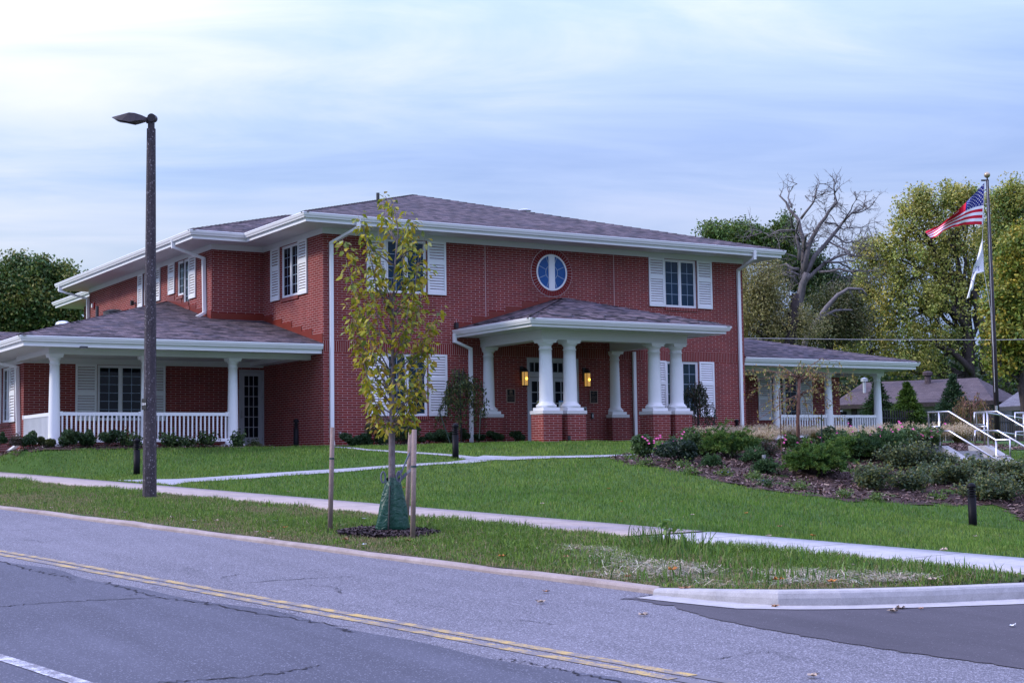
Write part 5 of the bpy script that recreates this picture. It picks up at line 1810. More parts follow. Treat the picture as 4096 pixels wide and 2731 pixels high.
def nhouse(lab, eL, eR, rL, rR, De, Dr, wallmat, roofmat, trim, gnd, details):
    eL3, eR3 = at(*eL, De[0]), at(*eR, De[1]); zz = (eL3[2] + eR3[2]) / 2; eL3[2] = eR3[2] = zz
    rL3, rR3 = at(*rL, Dr[0]), at(*rR, Dr[1]); zr_ = (rL3[2] + rR3[2]) / 2; rL3[2] = rR3[2] = zr_
    t_ = thing('neighbour_house', lab, 'house', (*((eL3 + eR3) / 2)[:2], gnd))
    ax = (eR3 - eL3) / np.linalg.norm(eR3 - eL3); bk = np.array((-ax[1], ax[0], 0)); bk = bk if bk @ FWD > 0 else -bk
    dpt = 2 * max(3.0, ((rL3 + rR3) / 2 - (eL3 + eR3) / 2) @ bk)
    m = MB(); m.prism([eL3, eR3, rR3, rL3], (0, 0, -.06)); m.prism([eR3 + bk * dpt, eL3 + bk * dpt, rL3, rR3], (0, 0, -.06)); m.prism([eL3 + bk * dpt, eL3, rL3], (0, 0, -.06)); m.prism([eR3, eR3 + bk * dpt, rR3], (0, 0, -.06)); m.build('roof', M[roofmat], t_)
    m = MB(); m.beam(eL3 - (0, 0, .12), eR3 - (0, 0, .12), .05, .20); m.build('fascia', M[trim], t_)
    wl, wr = eL3 + ax * .5 + bk * .5, eR3 - ax * .5 + bk * .5
    m = MB(); z1 = zz - .12
    Lw = np.linalg.norm(wr - wl); m.prism([(*wl[:2], gnd - 1), (*wr[:2], gnd - 1), (*wr[:2], z1), (*wl[:2], z1)], bk * (dpt - 1)); m.build('wall', M[wallmat], t_)
    pl = ((*wl[:2], 0), ax, -bk)
    details(t_, pl, zz, Lw); return t_


def det1(t_, pl, zz, Lw):
    for px in (cQ(1180, 560), ):
        # window by ray on the wall plane
        r = ray(*px); o_, u_, n_ = [np.array(q, float) for q in pl]; tt_ = ((o_ - CAM) @ n_) / (r @ n_); q = CAM + r * tt_; a = (q - o_) @ u_
        m = MB(*pl); m.box(a - .55, .0, zz - 1.75, a + .55, .06, zz - .45); w = m.build('window', M['window_white'], t_)
        m = MB(*pl); m.box(a - .47, .06, zz - 1.66, a + .47, .066, zz - 1.12); m.box(a - .47, .06, zz - 1.06, a + .47, .066, zz - .54); m.build('pane', M['pane_dark'], w)
    r = ray(*cQ(300, 560)); o_, u_, n_ = [np.array(q, float) for q in pl]; tt_ = ((o_ - CAM) @ n_) / (r @ n_); a = (CAM + r * tt_ - o_) @ u_
    m = MB(*pl); m.box(a + .1, .02, zz - 2.2, a + .35, .2, zz - .2); m.build('porch_post', M['bark_dark'], t_)
    m = MB(*pl); m.box(a - 1.3, .0, zz - 2.3, a - .2, .04, zz - .35); m.build('door', M['interior_dark'], t_)
    for px, mt in ((cQ(1215, 205), 'old_shingle'), (cQ(465, 250), 'galvanised')):
        q = at(*px, 79.0); m = MB(); m.lathe([(.17, -.7), (.17, .22), (.26, .24), (.27, .40), (.16, .46), (.01, .48)] if mt != 'galvanised' else [(.09, -.9), (.09, .1), (.19, .12), (.19, .28), (.01, .34)], q, 12); m.build('chimney_pipe', M['old_shingle'] if mt != 'galvanised' else M['galvanised'], t_)


def det2(t_, pl, zz, Lw):
    o_, u_, n_ = [np.array(q, float) for q in pl]
    def A_(px): r = ray(*px); tt_ = ((o_ - CAM) @ n_) / (r @ n_); return (CAM + r * tt_ - o_) @ u_
    a = A_(cL(1548, 350)); m = MB(*pl); m.box(a - .42, 0, zz - 2.3, a + .42, .05, zz - .5); d = m.build('shutter', plain('blue_shutter', (.10, .13, .22), .6), t_)
    a = A_(cL(1660, 350)); m = MB(*pl); m.box(a - .8, 0, zz - 2.0, a + .8, .05, zz - .6); w = m.build('window', M['wall_blue_grey'], t_)
    m = MB(*pl); m.box(a - .7, .05, zz - 1.9, a + .7, .056, zz - .7); m.build('pane', M['pane_dark'], w)


nhouse('low house with brownish purple shingle roof and grey siding behind the black fence', cQ(60, 516), cQ(1990, 428), cQ(452, 250), cQ(1800, 163), (77, 73), (82, 78.5), 'grey_siding', 'old_shingle', 'bark_dark', -.6, det1)
nhouse('pale blue grey house with light grey roof cut off by the right picture edge', cL(1340, 236), cL(2300, 252), cL(1780, -60), cL(2200, -55), (72, 68), (77, 74), 'wall_blue_grey', 'grey_shingle', 'pipe_dark', -.6, det2)

m = MB(); m.smooth = False
P_ = [at(1640, 776, 62), at(1800, 777.5, 61), at(2000, 780, 60), at(2290, 780.5, 58), at(2450, 778, 57)]
m.tube(P_, .015, 6, cap=False); o = m.build('overhead_cable', M['wire_grey'], None); tag(o, 'thin pale overhead cable strung behind the right porch roof', 'cable')
# ================================================================== trees
def limb(m, pts, rads, n=7, wob=0.0, rs=RS):
    P_ = [np.array(pts[0])]; R_ = [rads[0]]
    for a, b_, r0, r1 in zip(pts[:-1], pts[1:], rads[:-1], rads[1:]):
        a, b_ = np.array(a), np.array(b_); L_ = np.linalg.norm(b_ - a); k = max(2, int(L_ / .9)) if wob else 2
        for i in range(1, k + 1):
            t_ = i / k; P_.append(a + (b_ - a) * t_ + (rs.normal(0, wob * L_ * .05, 3) if i < k else 0)); R_.append(r0 + (r1 - r0) * t_)
    m.smooth = True; m.tube(P_, R_, n); return P_


def crown_tree(name, label, D, lobes, trunk, pal, leaf, ncl, per, clr, dep=.8, seed=1, mat='leaf_far', dens=1.0, group='trees beyond the house', up=1.3, extra=None, barkm='bark_dark', drop=.12, shift=0):
    """lobes: (px,py,rx,ry) in photo pixels at distance D; each becomes a real ellipsoid of leaf clusters"""
    rs = np.random.RandomState(seed)
    base = at(trunk[0][0], trunk[0][1], D)
    gz = min(base[2], -.3)
    t_ = thing(name, label, 'tree', (base[0], base[1], gz), group)
    s = 1 / pxm(D)
    wts = np.array([l[2] * l[3] for l in lobes], float); wts /= wts.sum()
    cl = []; hubs = []
    for (lx, ly, rx, ry), w in zip(lobes, wts):
        ly += shift
        dd = rs.uniform(-.25, .25) * rx * s
        c = at(lx, ly, D) + FWD * dd; hubs.append((c, rx * s, ry * s))
        k = max(6, int(ncl * w))
        u = rand_unit(k, rs); r = rs.uniform(.25, 1.0, (k, 1)) ** .55
        r *= (1 + .16 * np.sin(u[:, :1] * 7 + lx) * np.cos(u[:, 2:] * 6 + ly))
        q = c + (u[:, :1] * R2 * rx * .9 + u[:, 1:2] * FWD * rx * dep + u[:, 2:] * UPV * ry * .84) * s * r
        cl.append(q)
    cl = np.concatenate(cl)
    keep = rs.rand(len(cl)) > drop; cl = cl[keep]
    # leaves
    n = len(cl) * per
    ci = np.repeat(np.arange(len(cl)), per)
    csz = rs.uniform(.6, 1.35, len(cl)) * clr
    off = np.clip(rs.normal(size=(n, 3)), -1.6, 1.6) * np.array((1, 1, up * .75)) * .5
    P_ = cl[ci] + off * csz[ci][:, None]
    V, Q = diamonds(P_, rs.uniform(.65, 1.3, n) * leaf, rs.uniform(.4, .75, n) * leaf, rs)
    npal = len(pal); cidx = rs.randint(0, npal, len(cl)); li = np.where(rs.rand(n) < .82, cidx[ci], rs.randint(0, npal, n))
    cb = rs.uniform(.72, 1.28, len(cl))[ci][:, None]
    fast('crown', V, Q, M[mat], t_, np.clip(palette(n, pal, rs, .14, li) * cb, 0, 1))
    m = MB()
    tp = [at(x, y, D) for x, y, r in trunk]; tr = [r * s for x, y, r in trunk]
    tp = [np.array((tp[0][0], tp[0][1], gz - .3))] + tp; tr = [tr[0] * 1.1] + tr
    limb(m, tp, tr, 9, .4, rs)
    for c, rx, ry in hubs:
        a = tp[min(len(tp) - 1, 1 + rs.randint(0, len(tp) - 1))]
        c2 = c - UPV * ry * .3; limb(m, [a, (a + c2) / 2 + rs.normal(0, .3, 3) - (0, 0, .3), c2], [tr[1] * .45, tr[1] * .28, tr[1] * .14], 6, .6, rs)
        oo = np.argsort(((cl - c) ** 2).sum(1) + rs.rand(len(cl)) * rx * rx * 2.0)
        for k in range(9):
            j = oo[k]
            limb(m, [c2, (c2 + cl[j]) / 2 + rs.normal(0, .15, 3), cl[j]], [tr[1] * .14, tr[1] * .10, .025], 5, .6, rs)
    for e_ in (extra or []):
        limb(m, [at(x, y, D - .5) for x, y, r in e_], [r * s for x, y, r in e_], 7, .8, rs)
    m.build('trunk', M[barkm], t_, uv=False)
    return t_


G_DK = [(.030, .065, .020), (.045, .085, .022), (.075, .115, .026), (.036, .072, .026)]
G_OAK = [(.055, .115, .032), (.085, .145, .036), (.15, .19, .042), (.066, .12, .036), (.20, .20, .048)]
G_YEL = [(.36, .37, .085), (.44, .42, .095), (.27, .31, .075), (.47, .40, .09), (.19, .25, .065), (.36, .34, .10)]
G_THIN = [(.27, .24, .085), (.22, .21, .08), (.32, .28, .10), (.17, .17, .075)]
G_MID = [(.075, .145, .032), (.115, .18, .036), (.06, .115, .032), (.15, .19, .042)]
G_GOLD = [(.30, .29, .045), (.19, .25, .045), (.40, .31, .04), (.13, .20, .04), (.26, .29, .05)]

cO = cropper(0, 980, 4.48)
crown_tree('oak_tree', 'large dense dark green tree rising behind the left porch roof', 78,
           [(lx, ly + (22 if ly < 700 else 0), rx * .78, ry * .8) for lx, ly, rx, ry in [(*cO(350, 400), 62, 60), (*cO(150, 560), 50, 60), (*cO(650, 380), 55, 62), (*cO(920, 500), 58, 55), (*cO(1180, 480), 45, 45), (*cO(1290, 560), 30, 40), (*cO(300, 220), 32, 40), (*cO(690, 220), 22, 26), (*cO(100, 290), 18, 22), (*cO(1120, 350), 28, 24),
            (*cO(500, 800), 95, 75), (*cO(900, 900), 80, 70), (*cO(150, 950), 80, 80), (*cO(1150, 750), 55, 55), (*cO(600, 1250), 110, 75), (*cO(1150, 1150), 62, 60), (*cO(200, 1350), 90, 60), (*cO(1350, 1180), 26, 40), (*cO(-200, 900), 80, 100), (*cO(-150, 1300), 80, 80), (*cO(1240, 950), 35, 30)]],
           [(85, 820, 18), (95, 740, 15), (100, 680, 10), (105, 640, 6)], G_OAK, .095, 900, 76, .66, seed=3, drop=.16)

T5 = lambda x, y: cK4(x, y)
crown_tree('maple_tree', 'broad yellowing tree with upright leafy tufts behind the flags', 98,
           [(*T5(1490, 340), 42, 55), (*T5(1640, 330), 45, 52), (*T5(1780, 330), 48, 62), (*T5(1900, 330), 40, 52), (*T5(1420, 500), 40, 60), (*T5(1600, 560), 70, 60), (*T5(1820, 600), 75, 60), (*T5(1300, 620), 45, 50), (*T5(1210, 680), 50, 52), (*T5(1420, 720), 70, 60), (*T5(1650, 800), 85, 65),
            (*T5(1170, 900), 44, 50), (*T5(1330, 900), 65, 62), (*T5(1530, 1000), 75, 65), (*T5(1760, 1000), 80, 65), (*T5(1070, 1150), 50, 48), (*T5(1230, 1150), 60, 60), (*T5(1430, 1220), 75, 62), (*T5(1650, 1250), 75, 55), (*T5(1000, 1260), 40, 36), (*T5(1180, 1320), 60, 40), (*T5(1400, 1400), 70, 40), (*T5(1560, 1430), 60, 35), (*T5(1980, 800), 50, 60),
            (*T5(1130, 600), 18, 22), (*T5(1760, 270), 22, 38), (*T5(1500, 270), 16, 28), (*T5(1880, 260), 18, 28), (*T5(1570, 265), 16, 24), (*T5(1400, 330), 14, 28)],
           [(*T5(1880, 1560), 12), (*T5(1860, 1330), 11), (*T5(1830, 1100), 9), (*T5(1810, 900), 7), (*T5(1780, 600), 4)], G_YEL, .092, 1350, 62, .60, seed=5, up=1.6, drop=.30, shift=20,
           extra=[[(*T5(1850, 1240), 8), (*T5(1740, 1080), 7), (*T5(1600, 1010), 5)], [(*T5(1820, 1150), 5), (*T5(1560, 1090), 4), (*T5(1430, 1080), 3)], [(*T5(1990, 1560), 11), (*T5(1970, 1250), 10), (*T5(1920, 1020), 8), (*T5(1890, 900), 6)], [(*T5(1900, 1560), 8), (*T5(1750, 1400), 7), (*T5(1600, 1340), 4)], [(*T5(1780, 700), 4), (*T5(1720, 640), 4), (*T5(1780, 580), 3)]])
crown_tree('maple_tree', 'yellow green tree behind the flagpole at the right picture edge', 106,
           [(*T5(2060, 360), 38, 55), (*T5(2160, 300), 38, 60), (*T5(2260, 340), 50, 60), (*T5(2050, 560), 50, 65), (*T5(2200, 560), 65, 65), (*T5(2320, 600), 60, 80), (*T5(2100, 780), 65, 60), (*T5(2280, 800), 60, 60), (*T5(2200, 240), 20, 34), (*T5(2120, 270), 14, 24)],
           [(*T5(2150, 1500), 12), (*T5(2120, 1000), 10), (*T5(2100, 700), 6)], G_YEL + G_MID[:2], .098, 760, 56, .70, seed=6, up=1.5, drop=.24, shift=20)
crown_tree('sumac_tree', 'golden and green leafy tree low at the right picture edge', 63,
           [(*T5(2200, 700), 45, 35), (*T5(2290, 620), 40, 40), (*T5(2180, 850), 40, 50), (*T5(2290, 900), 55, 60), (*T5(2120, 1020), 45, 50), (*T5(2250, 1130), 60, 60), (*T5(2100, 1250), 55, 50), (*T5(2240, 1330), 62, 55), (*T5(2150, 1450), 60, 45), (*T5(2060, 1120), 26, 30)],
           [(*T5(2240, 1620), 10), (*T5(2220, 1300), 8), (*T5(2200, 1000), 5)], G_GOLD, .085, 560, 50, .52, seed=7, drop=.12)
crown_tree('green_tree', 'fresh green tree top showing above the right end of the roof', 104,
           [(*T5(120, 570), 42, 28), (*T5(330, 600), 45, 36), (*T5(460, 620), 30, 28), (*T5(220, 620), 50, 40), (*T5(70, 560), 16, 12), (*T5(320, 560), 22, 16), (*T5(590, 560), 24, 45), (*T5(560, 660), 40, 50)],
           [(*T5(300, 1300), 10), (*T5(300, 800), 8), (*T5(300, 640), 4)], G_MID, .10, 380, 52, .7, seed=8, drop=.2)
crown_tree('thin_tree', 'thin greyish yellow tree crown right of the house corner downspout', 72,
           [(*T5(400, 870), 58, 55), (*T5(480, 960), 52, 60), (*T5(380, 1060), 60, 60), (*T5(520, 1130), 60, 60), (*T5(400, 1230), 60, 50), (*T5(600, 1230), 70, 50), (*T5(740, 1200), 55, 45), (*T5(330, 1150), 30, 80)],
           [(*T5(470, 1420), 9), (*T5(460, 1240), 8), (*T5(465, 1050), 6), (*T5(470, 930), 3)], G_THIN, .055, 700, 40, .6, seed=9, drop=.1, extra=[[(*T5(450, 1300), 6), (*T5(340, 1240), 4)], [(*T5(600, 1420), 12), (*T5(650, 1200), 12), (*T5(665, 1000), 9)]])
crown_tree('dark_tree', 'dark green tree in the gap behind the bare dead tree', 112,
           [(*T5(850, 900), 50, 40), (*T5(800, 980), 60, 50), (*T5(950, 980), 55, 36), (*T5(1060, 940), 45, 30), (*T5(700, 850), 40, 60), (*T5(1100, 1010), 50, 40), (*T5(780, 780), 32, 40), (*T5(600, 800), 40, 60)],
           [(*T5(850, 1400), 10), (*T5(850, 1000), 8), (*T5(850, 880), 4)], G_DK, .12, 380, 52, .85, seed=10, drop=.1)
crown_tree('thin_tree', 'dull olive tree crown low between the dead tree and the broad yellowing tree', 92,
           [(*T5(900, 1100), 62, 55), (*T5(1010, 1050), 45, 45), (*T5(830, 1240), 60, 50), (*T5(960, 1230), 60, 50), (*T5(700, 1310), 60, 40), (*T5(560, 1330), 60, 36), (*T5(420, 1340), 60, 30), (*T5(1080, 1200), 50, 50)],
           [(*T5(900, 1500), 10), (*T5(900, 1200), 7), (*T5(900, 1100), 4)], [(.09, .10, .035), (.07, .09, .03), (.12, .11, .045), (.06, .075, .03)], .08, 520, 50, .65, seed=12, drop=.08)
# far wood that reads as one mass behind the houses
rs = np.random.RandomState(21); cc_ = []
for k in range(1000):
    px = rs.uniform(1690, 2420); py = 905 - rs.rand() ** 1.5 * 115 + (20 * math.sin(px / 45)); py = max(py, 765)
    cc_.append(at(px, py + rs.uniform(0, 80), rs.uniform(100, 128)))
cc_ = np.array(cc_); ci = np.repeat(np.arange(len(cc_)), 34); P_ = cc_[ci] + rs.normal(size=(len(ci), 3)) * .8
V, Q = diamonds(P_, rs.uniform(.12, .28, len(ci)), rs.uniform(.08, .18, len(ci)), rs)
o = fast('far_wood', V, Q, M['leaf'], None, palette(len(ci), G_DK + [(.05, .06, .025)], rs, .3, rs.randint(0, 5, len(cc_))[ci])); tag(o, 'dark leafy wood behind the neighbouring houses', 'wood', kind='stuff')

# dead tree
DD = 80.0
dt = thing('dead_tree', 'tall bare grey dead tree with many broken branches right of the house', 'tree', (*at(*T5(650, 1400), DD)[:2], -.4))
m = MB(); sD = 1 / pxm(DD); rs = np.random.RandomState(33)
limbs = [[(640, 1500, 34), (655, 1250, 31), (668, 1100, 30), (700, 940, 27), (725, 860, 23)],
         [(725, 860, 20), (735, 640, 16), (702, 480, 12), (640, 400, 9), (590, 310, 6), (585, 295, 2)], [(702, 480, 10), (760, 400, 7), (790, 340, 5), (815, 245, 2)], [(790, 330, 4), (850, 305, 2)], [(640, 400, 7), (625, 330, 5), (630, 252, 3)], [(630, 290, 3), (645, 255, 2)],
         [(725, 850, 20), (760, 650, 17), (830, 520, 13), (890, 430, 10), (945, 375, 7), (918, 265, 3)], [(935, 350, 3), (930, 262, 2)], [(945, 375, 6), (948, 372, 4)],
         [(710, 900, 20), (800, 740, 17), (930, 590, 13), (1000, 500, 9), (1060, 440, 6), (1130, 430, 4), (1205, 385, 2)], [(930, 590, 7), (1010, 650, 5), (1085, 640, 3), (1140, 620, 2)], [(870, 505, 8), (950, 508, 6), (1020, 545, 4), (1120, 525, 3), (1220, 520, 2)],
         [(1000, 500, 6), (1040, 420, 4), (1060, 360, 2)], [(1060, 440, 4), (1150, 400, 3), (1165, 350, 2)],
         [(730, 920, 16), (860, 800, 12), (960, 745, 9), (1050, 720, 6), (1155, 735, 3)], [(830, 850, 10), (960, 830, 8), (1085, 848, 5)], [(860, 780, 9), (980, 780, 7), (1050, 805, 6), (1092, 850, 3)], [(900, 640, 7), (1000, 700, 5), (1010, 760, 3)],
         [(690, 830, 12), (610, 795, 10), (500, 790, 8), (400, 792, 6), (310, 805, 3)], [(690, 870, 8), (620, 848, 6), (535, 872, 4)], [(680, 930, 8), (640, 885, 6), (545, 868, 3)], [(690, 770, 13), (680, 640, 12), (672, 585, 9)], [(735, 700, 10), (722, 620, 9), (720, 600, 8)],
         [(650, 540, 8), (620, 490, 5), (635, 420, 4)], [(690, 560, 6), (560, 555, 4), (500, 590, 3), (465, 560, 2)], [(700, 640, 7), (650, 580, 6), (655, 505, 8)], [(690, 760, 6), (620, 730, 4), (560, 690, 2)], [(660, 1020, 8), (600, 1020, 6), (530, 1005, 4)],
         [(700, 900, 10), (740, 720, 8), (800, 640, 6), (860, 620, 4)]]
allp = []
for L_ in limbs:
    dd = rs.uniform(-1.6, 1.6)
    pts = [at(*T5(x, y), DD) + FWD * dd * i / max(1, len(L_) - 1) for i, (x, y, r) in enumerate(L_)]
    q = limb(m, pts, [r * .33 * sD for x, y, r in L_], 7, 1.0, rs); allp.append((q, L_))
def twig(p, d, L_, r, lev):
    pts = [p]; dd = d
    for k in range(3):
        dd = dd + rs.normal(0, .28, 3); dd /= np.linalg.norm(dd); pts.append(pts[-1] + dd * L_ / 3)
    m.tube(pts, [r, r * .8, r * .6, r * .3], 3, cap=False)
    if lev > 0:
        for k in range(rs.randint(2, 5)):
            j = rs.randint(1, 4); nd = dd + rs.normal(0, .6, 3); nd /= np.linalg.norm(nd); twig(pts[j], nd, L_ * .6, r * .6, lev - 1)
for q, L_ in allp[1:]:
    for k in range(max(3, int(len(q) * 1.3))):
        i = rs.randint(len(q) // 3, len(q)); d = rs.normal(0, 1, 3); d[2] = abs(d[2]) * .8; d[2] -= .35; d += (q[-1] - q[0]) / (np.linalg.norm(q[-1] - q[0]) + 1e-6) * .6; d /= np.linalg.norm(d)
        if np.mean([c[0] for c in L_]) < 760 and rs.rand() < .55: continue
        top_ = np.min([c[1] for c in L_]) < 420
        twig(q[i], d, rs.uniform(.4, .9) if top_ else rs.uniform(.6, 1.6), .026, 2)
m.build('trunk', M['bark_grey'], dt, uv=False)
fbk = thing('broken_limb', 'long grey broken tree limb arching low right of the dead tree', 'tree', (*at(*T5(700, 1400), 74)[:2], -.4))
m = MB(); s7 = 1 / pxm(74)
for L_ in ([(690, 1560, 15), (760, 1260, 14), (880, 1100, 12), (960, 1010, 9), (1030, 968, 8), (1130, 972, 6), (1165, 1012, 3)], [(770, 1240, 9), (850, 1160, 9), (940, 1120, 7), (1060, 1115, 4)], [(1040, 975, 4), (1070, 1040, 2)], [(860, 1125, 4), (930, 1150, 3), (965, 1165, 2)], [(1100, 975, 4), (1130, 1000, 3)]):
    limb(m, [at(*T5(x, y), 74) for x, y, r in L_], [r * .5 * s7 for x, y, r in L_], 7, .7, rs)
m.build('limb', M['bark_grey'], fbk, uv=False)

# ================================================================== conifers
def conifer(px, pyb, pyt, hw, D, label, pal, seed, dense=1.0, blunt=.3, lean=0):
    rs = np.random.RandomState(seed); s = 1 / pxm(D)
    b = at(px, pyb, D); tpt = at(px + lean, pyt, D); H = tpt[2] - b[2]; R = hw * s
    t_ = thing('conifer', label, 'tree', b, 'young conifers by the fence')
    m = MB(); m.smooth = True; m.tube([b - (0, 0, .2), b + (0, 0, H * .5), tpt], [.07, .045, .006], 7); m.build('trunk', M['bark_dark'], t_, uv=False)
    P_ = []; DI = []
    nb = int(250 * dense)
    for k in range(nb):
        h = rs.rand() ** .85; prof = (1 - h) ** .75 * (blunt + (1 - blunt) * min(1, (1 - h) * 2)) * (.75 + .4 * rs.rand())
        if h < .1: prof *= .8
        a = rs.uniform(0, 2 * PI); d = np.array((math.cos(a), math.sin(a), 0)); Lb = R * prof
        c0 = b + np.array((0, 0, H * h * .97))
        n = int(10 + 44 * Lb)
        tt_ = rs.rand(n) ** .65
        up = .25 if h > .6 else .05
        q = c0 + d * (tt_ * Lb)[:, None] + np.outer(tt_ * Lb * up - .32 * (tt_ ** 2) * Lb, (0, 0, 1)) + rs.normal(0, .035 + .05 * Lb, (n, 3)) * np.array((1, 1, .6))
        P_.append(q); DI.append(np.repeat((d + (0, 0, -.35 + .6 * h))[None], n, 0))
    P_ = np.concatenate(P_); DI = np.concatenate(DI); n = len(P_)
    d = DI + rs.normal(0, .45, (n, 3)); d /= np.linalg.norm(d, axis=1, keepdims=True)
    w = np.cross(d, rand_unit(n, rs)); w /= np.linalg.norm(w, axis=1, keepdims=True); L_ = rs.uniform(.05, .13, (n, 1)); wd = rs.uniform(.010, .022, (n, 1))
    V = np.stack([P_ - w * wd, P_ + d * L_ * .6 + w * wd * 1.4, P_ + d * L_ * 1.2, P_ + d * L_ * .5 - w * wd * 1.4], 1).reshape(-1, 3)
    fast('foliage', V, np.arange(4 * n).reshape(-1, 4), M['leaf_matte'], t_, palette(n, pal, rs, .3))


CD = [(.020, .050, .018), (.030, .066, .022), (.045, .085, .026)]; CL = [(.060, .115, .016), (.085, .145, .022), (.040, .085, .016)]
conifer(*cQ(640, 800), cQ(600, 165)[1], 54, 60.0, 'dark green conifer half hidden behind the end column of the right porch', CD, 41, 1.5)
conifer(*cQ(985, 790), cQ(985, 225)[1], 52, 58.0, 'bright green narrow conifer standing free right of the end column', CL, 42, 1.5, .45)
conifer(*cQ(1530, 760), cQ(1560, 130)[1], 60, 60.0, 'dark green conifer behind the square end of the steel handrails', [(.022, .055, .026), (.035, .075, .035), (.05, .09, .04)], 43, 1.3, .25, 8)


# ================================================================== shrubs
def on_bed(px, py): return march(px, py)


def shrub(name, label, cat, px, pyb, w, h, pal, leaf=.04, n=900, D=None, seed=0, group=None, mat='leaf', kind='ball', aspect=.55, open_=.0, stems=True, barkm='bark_dark'):
    rs = np.random.RandomState(seed + 100)
    b = march(px, pyb) if D is None else at(px, pyb, D)
    d_ = depth(b); s = 1 / pxm(d_); rx = w * s / 2 * (1.45 if kind == 'ball' else 1.1); H = h * s * (1.32 if kind == 'ball' else 1.05); n = int(n * (2.0 if kind == 'ball' else 1.25))
    t_ = thing(name, label, cat, b, group)
    if kind == 'ball':
        K_ = max(5, int(9 * rx / .4)); cs = []
        for k in range(K_):
            a = rs.uniform(0, 2 * PI); rr = rx * rs.uniform(.15, .72); hh = H * rs.uniform(.25, .78)
            cs.append((b + np.array((rr * math.cos(a), rr * math.sin(a), hh)), rx * rs.uniform(.28, .48), H * rs.uniform(.20, .32)))
        P_ = []; ci = []
        for k, (c, r1, r2) in enumerate(cs):
            m_ = n // K_; u = rand_unit(m_, rs); r = rs.uniform(.35, 1.05, (m_, 1)) ** .6; q = c + u * np.array((r1, r1, r2)) * r; P_.append(q); ci += [k] * m_
        P_ = np.concatenate(P_); P_[:, 2] = np.maximum(P_[:, 2], b[2] + .02); ci = np.array(ci)
        V, Q = diamonds(P_, rs.uniform(.6, 1.25, len(P_)) * leaf, rs.uniform(.38, .6, len(P_)) * leaf, rs, .2)
        k_ = len(pal); li = np.where(rs.rand(len(P_)) < .6, (ci * 7 % k_), rs.randint(0, k_, len(P_)))
        fast('foliage', V, Q, M[mat], t_, palette(len(P_), pal, rs, .28, li))
        ends = [c for c, _, _ in cs]
    elif kind == 'spray':          # spreading yew / juniper: feathery arching branches
        P_ = []; DI = []; ends = []; tipc = []
        nb = int(34 + 70 * rx)
        for k in range(nb):
            a = rs.uniform(0, 2 * PI); el = rs.beta(1.3, 1.9) * 1.35
            d = np.array((math.cos(a) * math.cos(el), math.sin(a) * math.cos(el), math.sin(el)))
            ex = np.array((d[0] * rx, d[1] * rx, .12 * H + d[2] * H * .9)) * rs.uniform(.65, 1.12)
            m_ = int(n / nb); ns = 9                                   # side sprays along the branch
            for q_ in range(ns):
                tt_ = rs.uniform(.3, 1.0); c0 = b + ex * tt_ + np.array((0, 0, .22 * H * math.sin(tt_ * PI) * math.cos(el)))
                sd_ = d * .8 + rs.normal(0, .55, 3) * np.array((1, 1, .35)); sd_ /= np.linalg.norm(sd_); L2 = (.10 + .16 * rx) * rs.uniform(.5, 1.2)
                u_ = rs.rand(m_ // ns + 1)
                q = c0 + sd_ * (u_ * L2)[:, None] - np.outer(u_ ** 2 * L2 * .25, (0, 0, 1)) + rs.normal(0, .012, (len(u_), 3))
                P_.append(q); DI.append(np.repeat(sd_[None], len(u_), 0)); tipc.append(np.repeat(rs.randint(0, len(pal)), len(u_)))
            ends.append(b + ex * .9)
        P_ = np.concatenate(P_); DI = np.concatenate(DI); tipc = np.concatenate(tipc); m_ = len(P_); P_[:, 2] = np.maximum(P_[:, 2], b[2] + .02)
        d = DI + rs.normal(0, .6, (m_, 3)); d /= np.linalg.norm(d, axis=1, keepdims=True); wv = np.cross(d, rand_unit(m_, rs)); wv /= np.linalg.norm(wv, axis=1, keepdims=True)
        L_ = rs.uniform(.6, 1.3, (m_, 1)) * leaf * .95; wd = rs.uniform(.18, .32, (m_, 1)) * leaf
        V = np.stack([P_ - wv * wd * .6, P_ + d * L_ * .55 + wv * wd, P_ + d * L_, P_ + d * L_ * .5 - wv * wd], 1).reshape(-1, 3)
        fast('foliage', V, np.arange(4 * m_).reshape(-1, 4), M['leaf_matte'], t_, palette(m_, pal, rs, .22, tipc))
    elif kind == 'stem':           # open leggy shrub, leaves along upright stems
        P_ = []; ends = []
        nb = int(9 + 26 * rx)
        for k in range(nb):
            a = rs.uniform(0, 2 * PI); rr = rx * rs.uniform(.2, 1.0); e_ = b + np.array((rr * math.cos(a), rr * math.sin(a), H * rs.uniform(.5, 1.05) * (1 - .25 * rr / rx)))
            ends.append(e_); m_ = max(6, n // nb); tt_ = .2 + .8 * rs.rand(m_); q = b + (e_ - b) * tt_[:, None] * np.array((1, 1, 1)) + rs.normal(0, .06, (m_, 3)); P_.append(q)
        P_ = np.concatenate(P_); P_[:, 2] = np.maximum(P_[:, 2], b[2] + .02)
        V, Q = diamonds(P_, rs.uniform(.6, 1.25, len(P_)) * leaf, rs.uniform(.4, .7, len(P_)) * leaf, rs, .3)
        fast('foliage', V, Q, M[mat], t_, palette(len(P_), pal, rs, .28))
    if stems:
        m = MB(); m.smooth = True
        for e_ in ends[:40]:
            mid = b + (e_ - b) * .5 + rs.normal(0, .02, 3); m.tube([b, mid, e_], [.010, .007, .003], 4, cap=False)
        m.build('stems', M[barkm], t_, uv=False)
    return t_, b, rx, H, rs


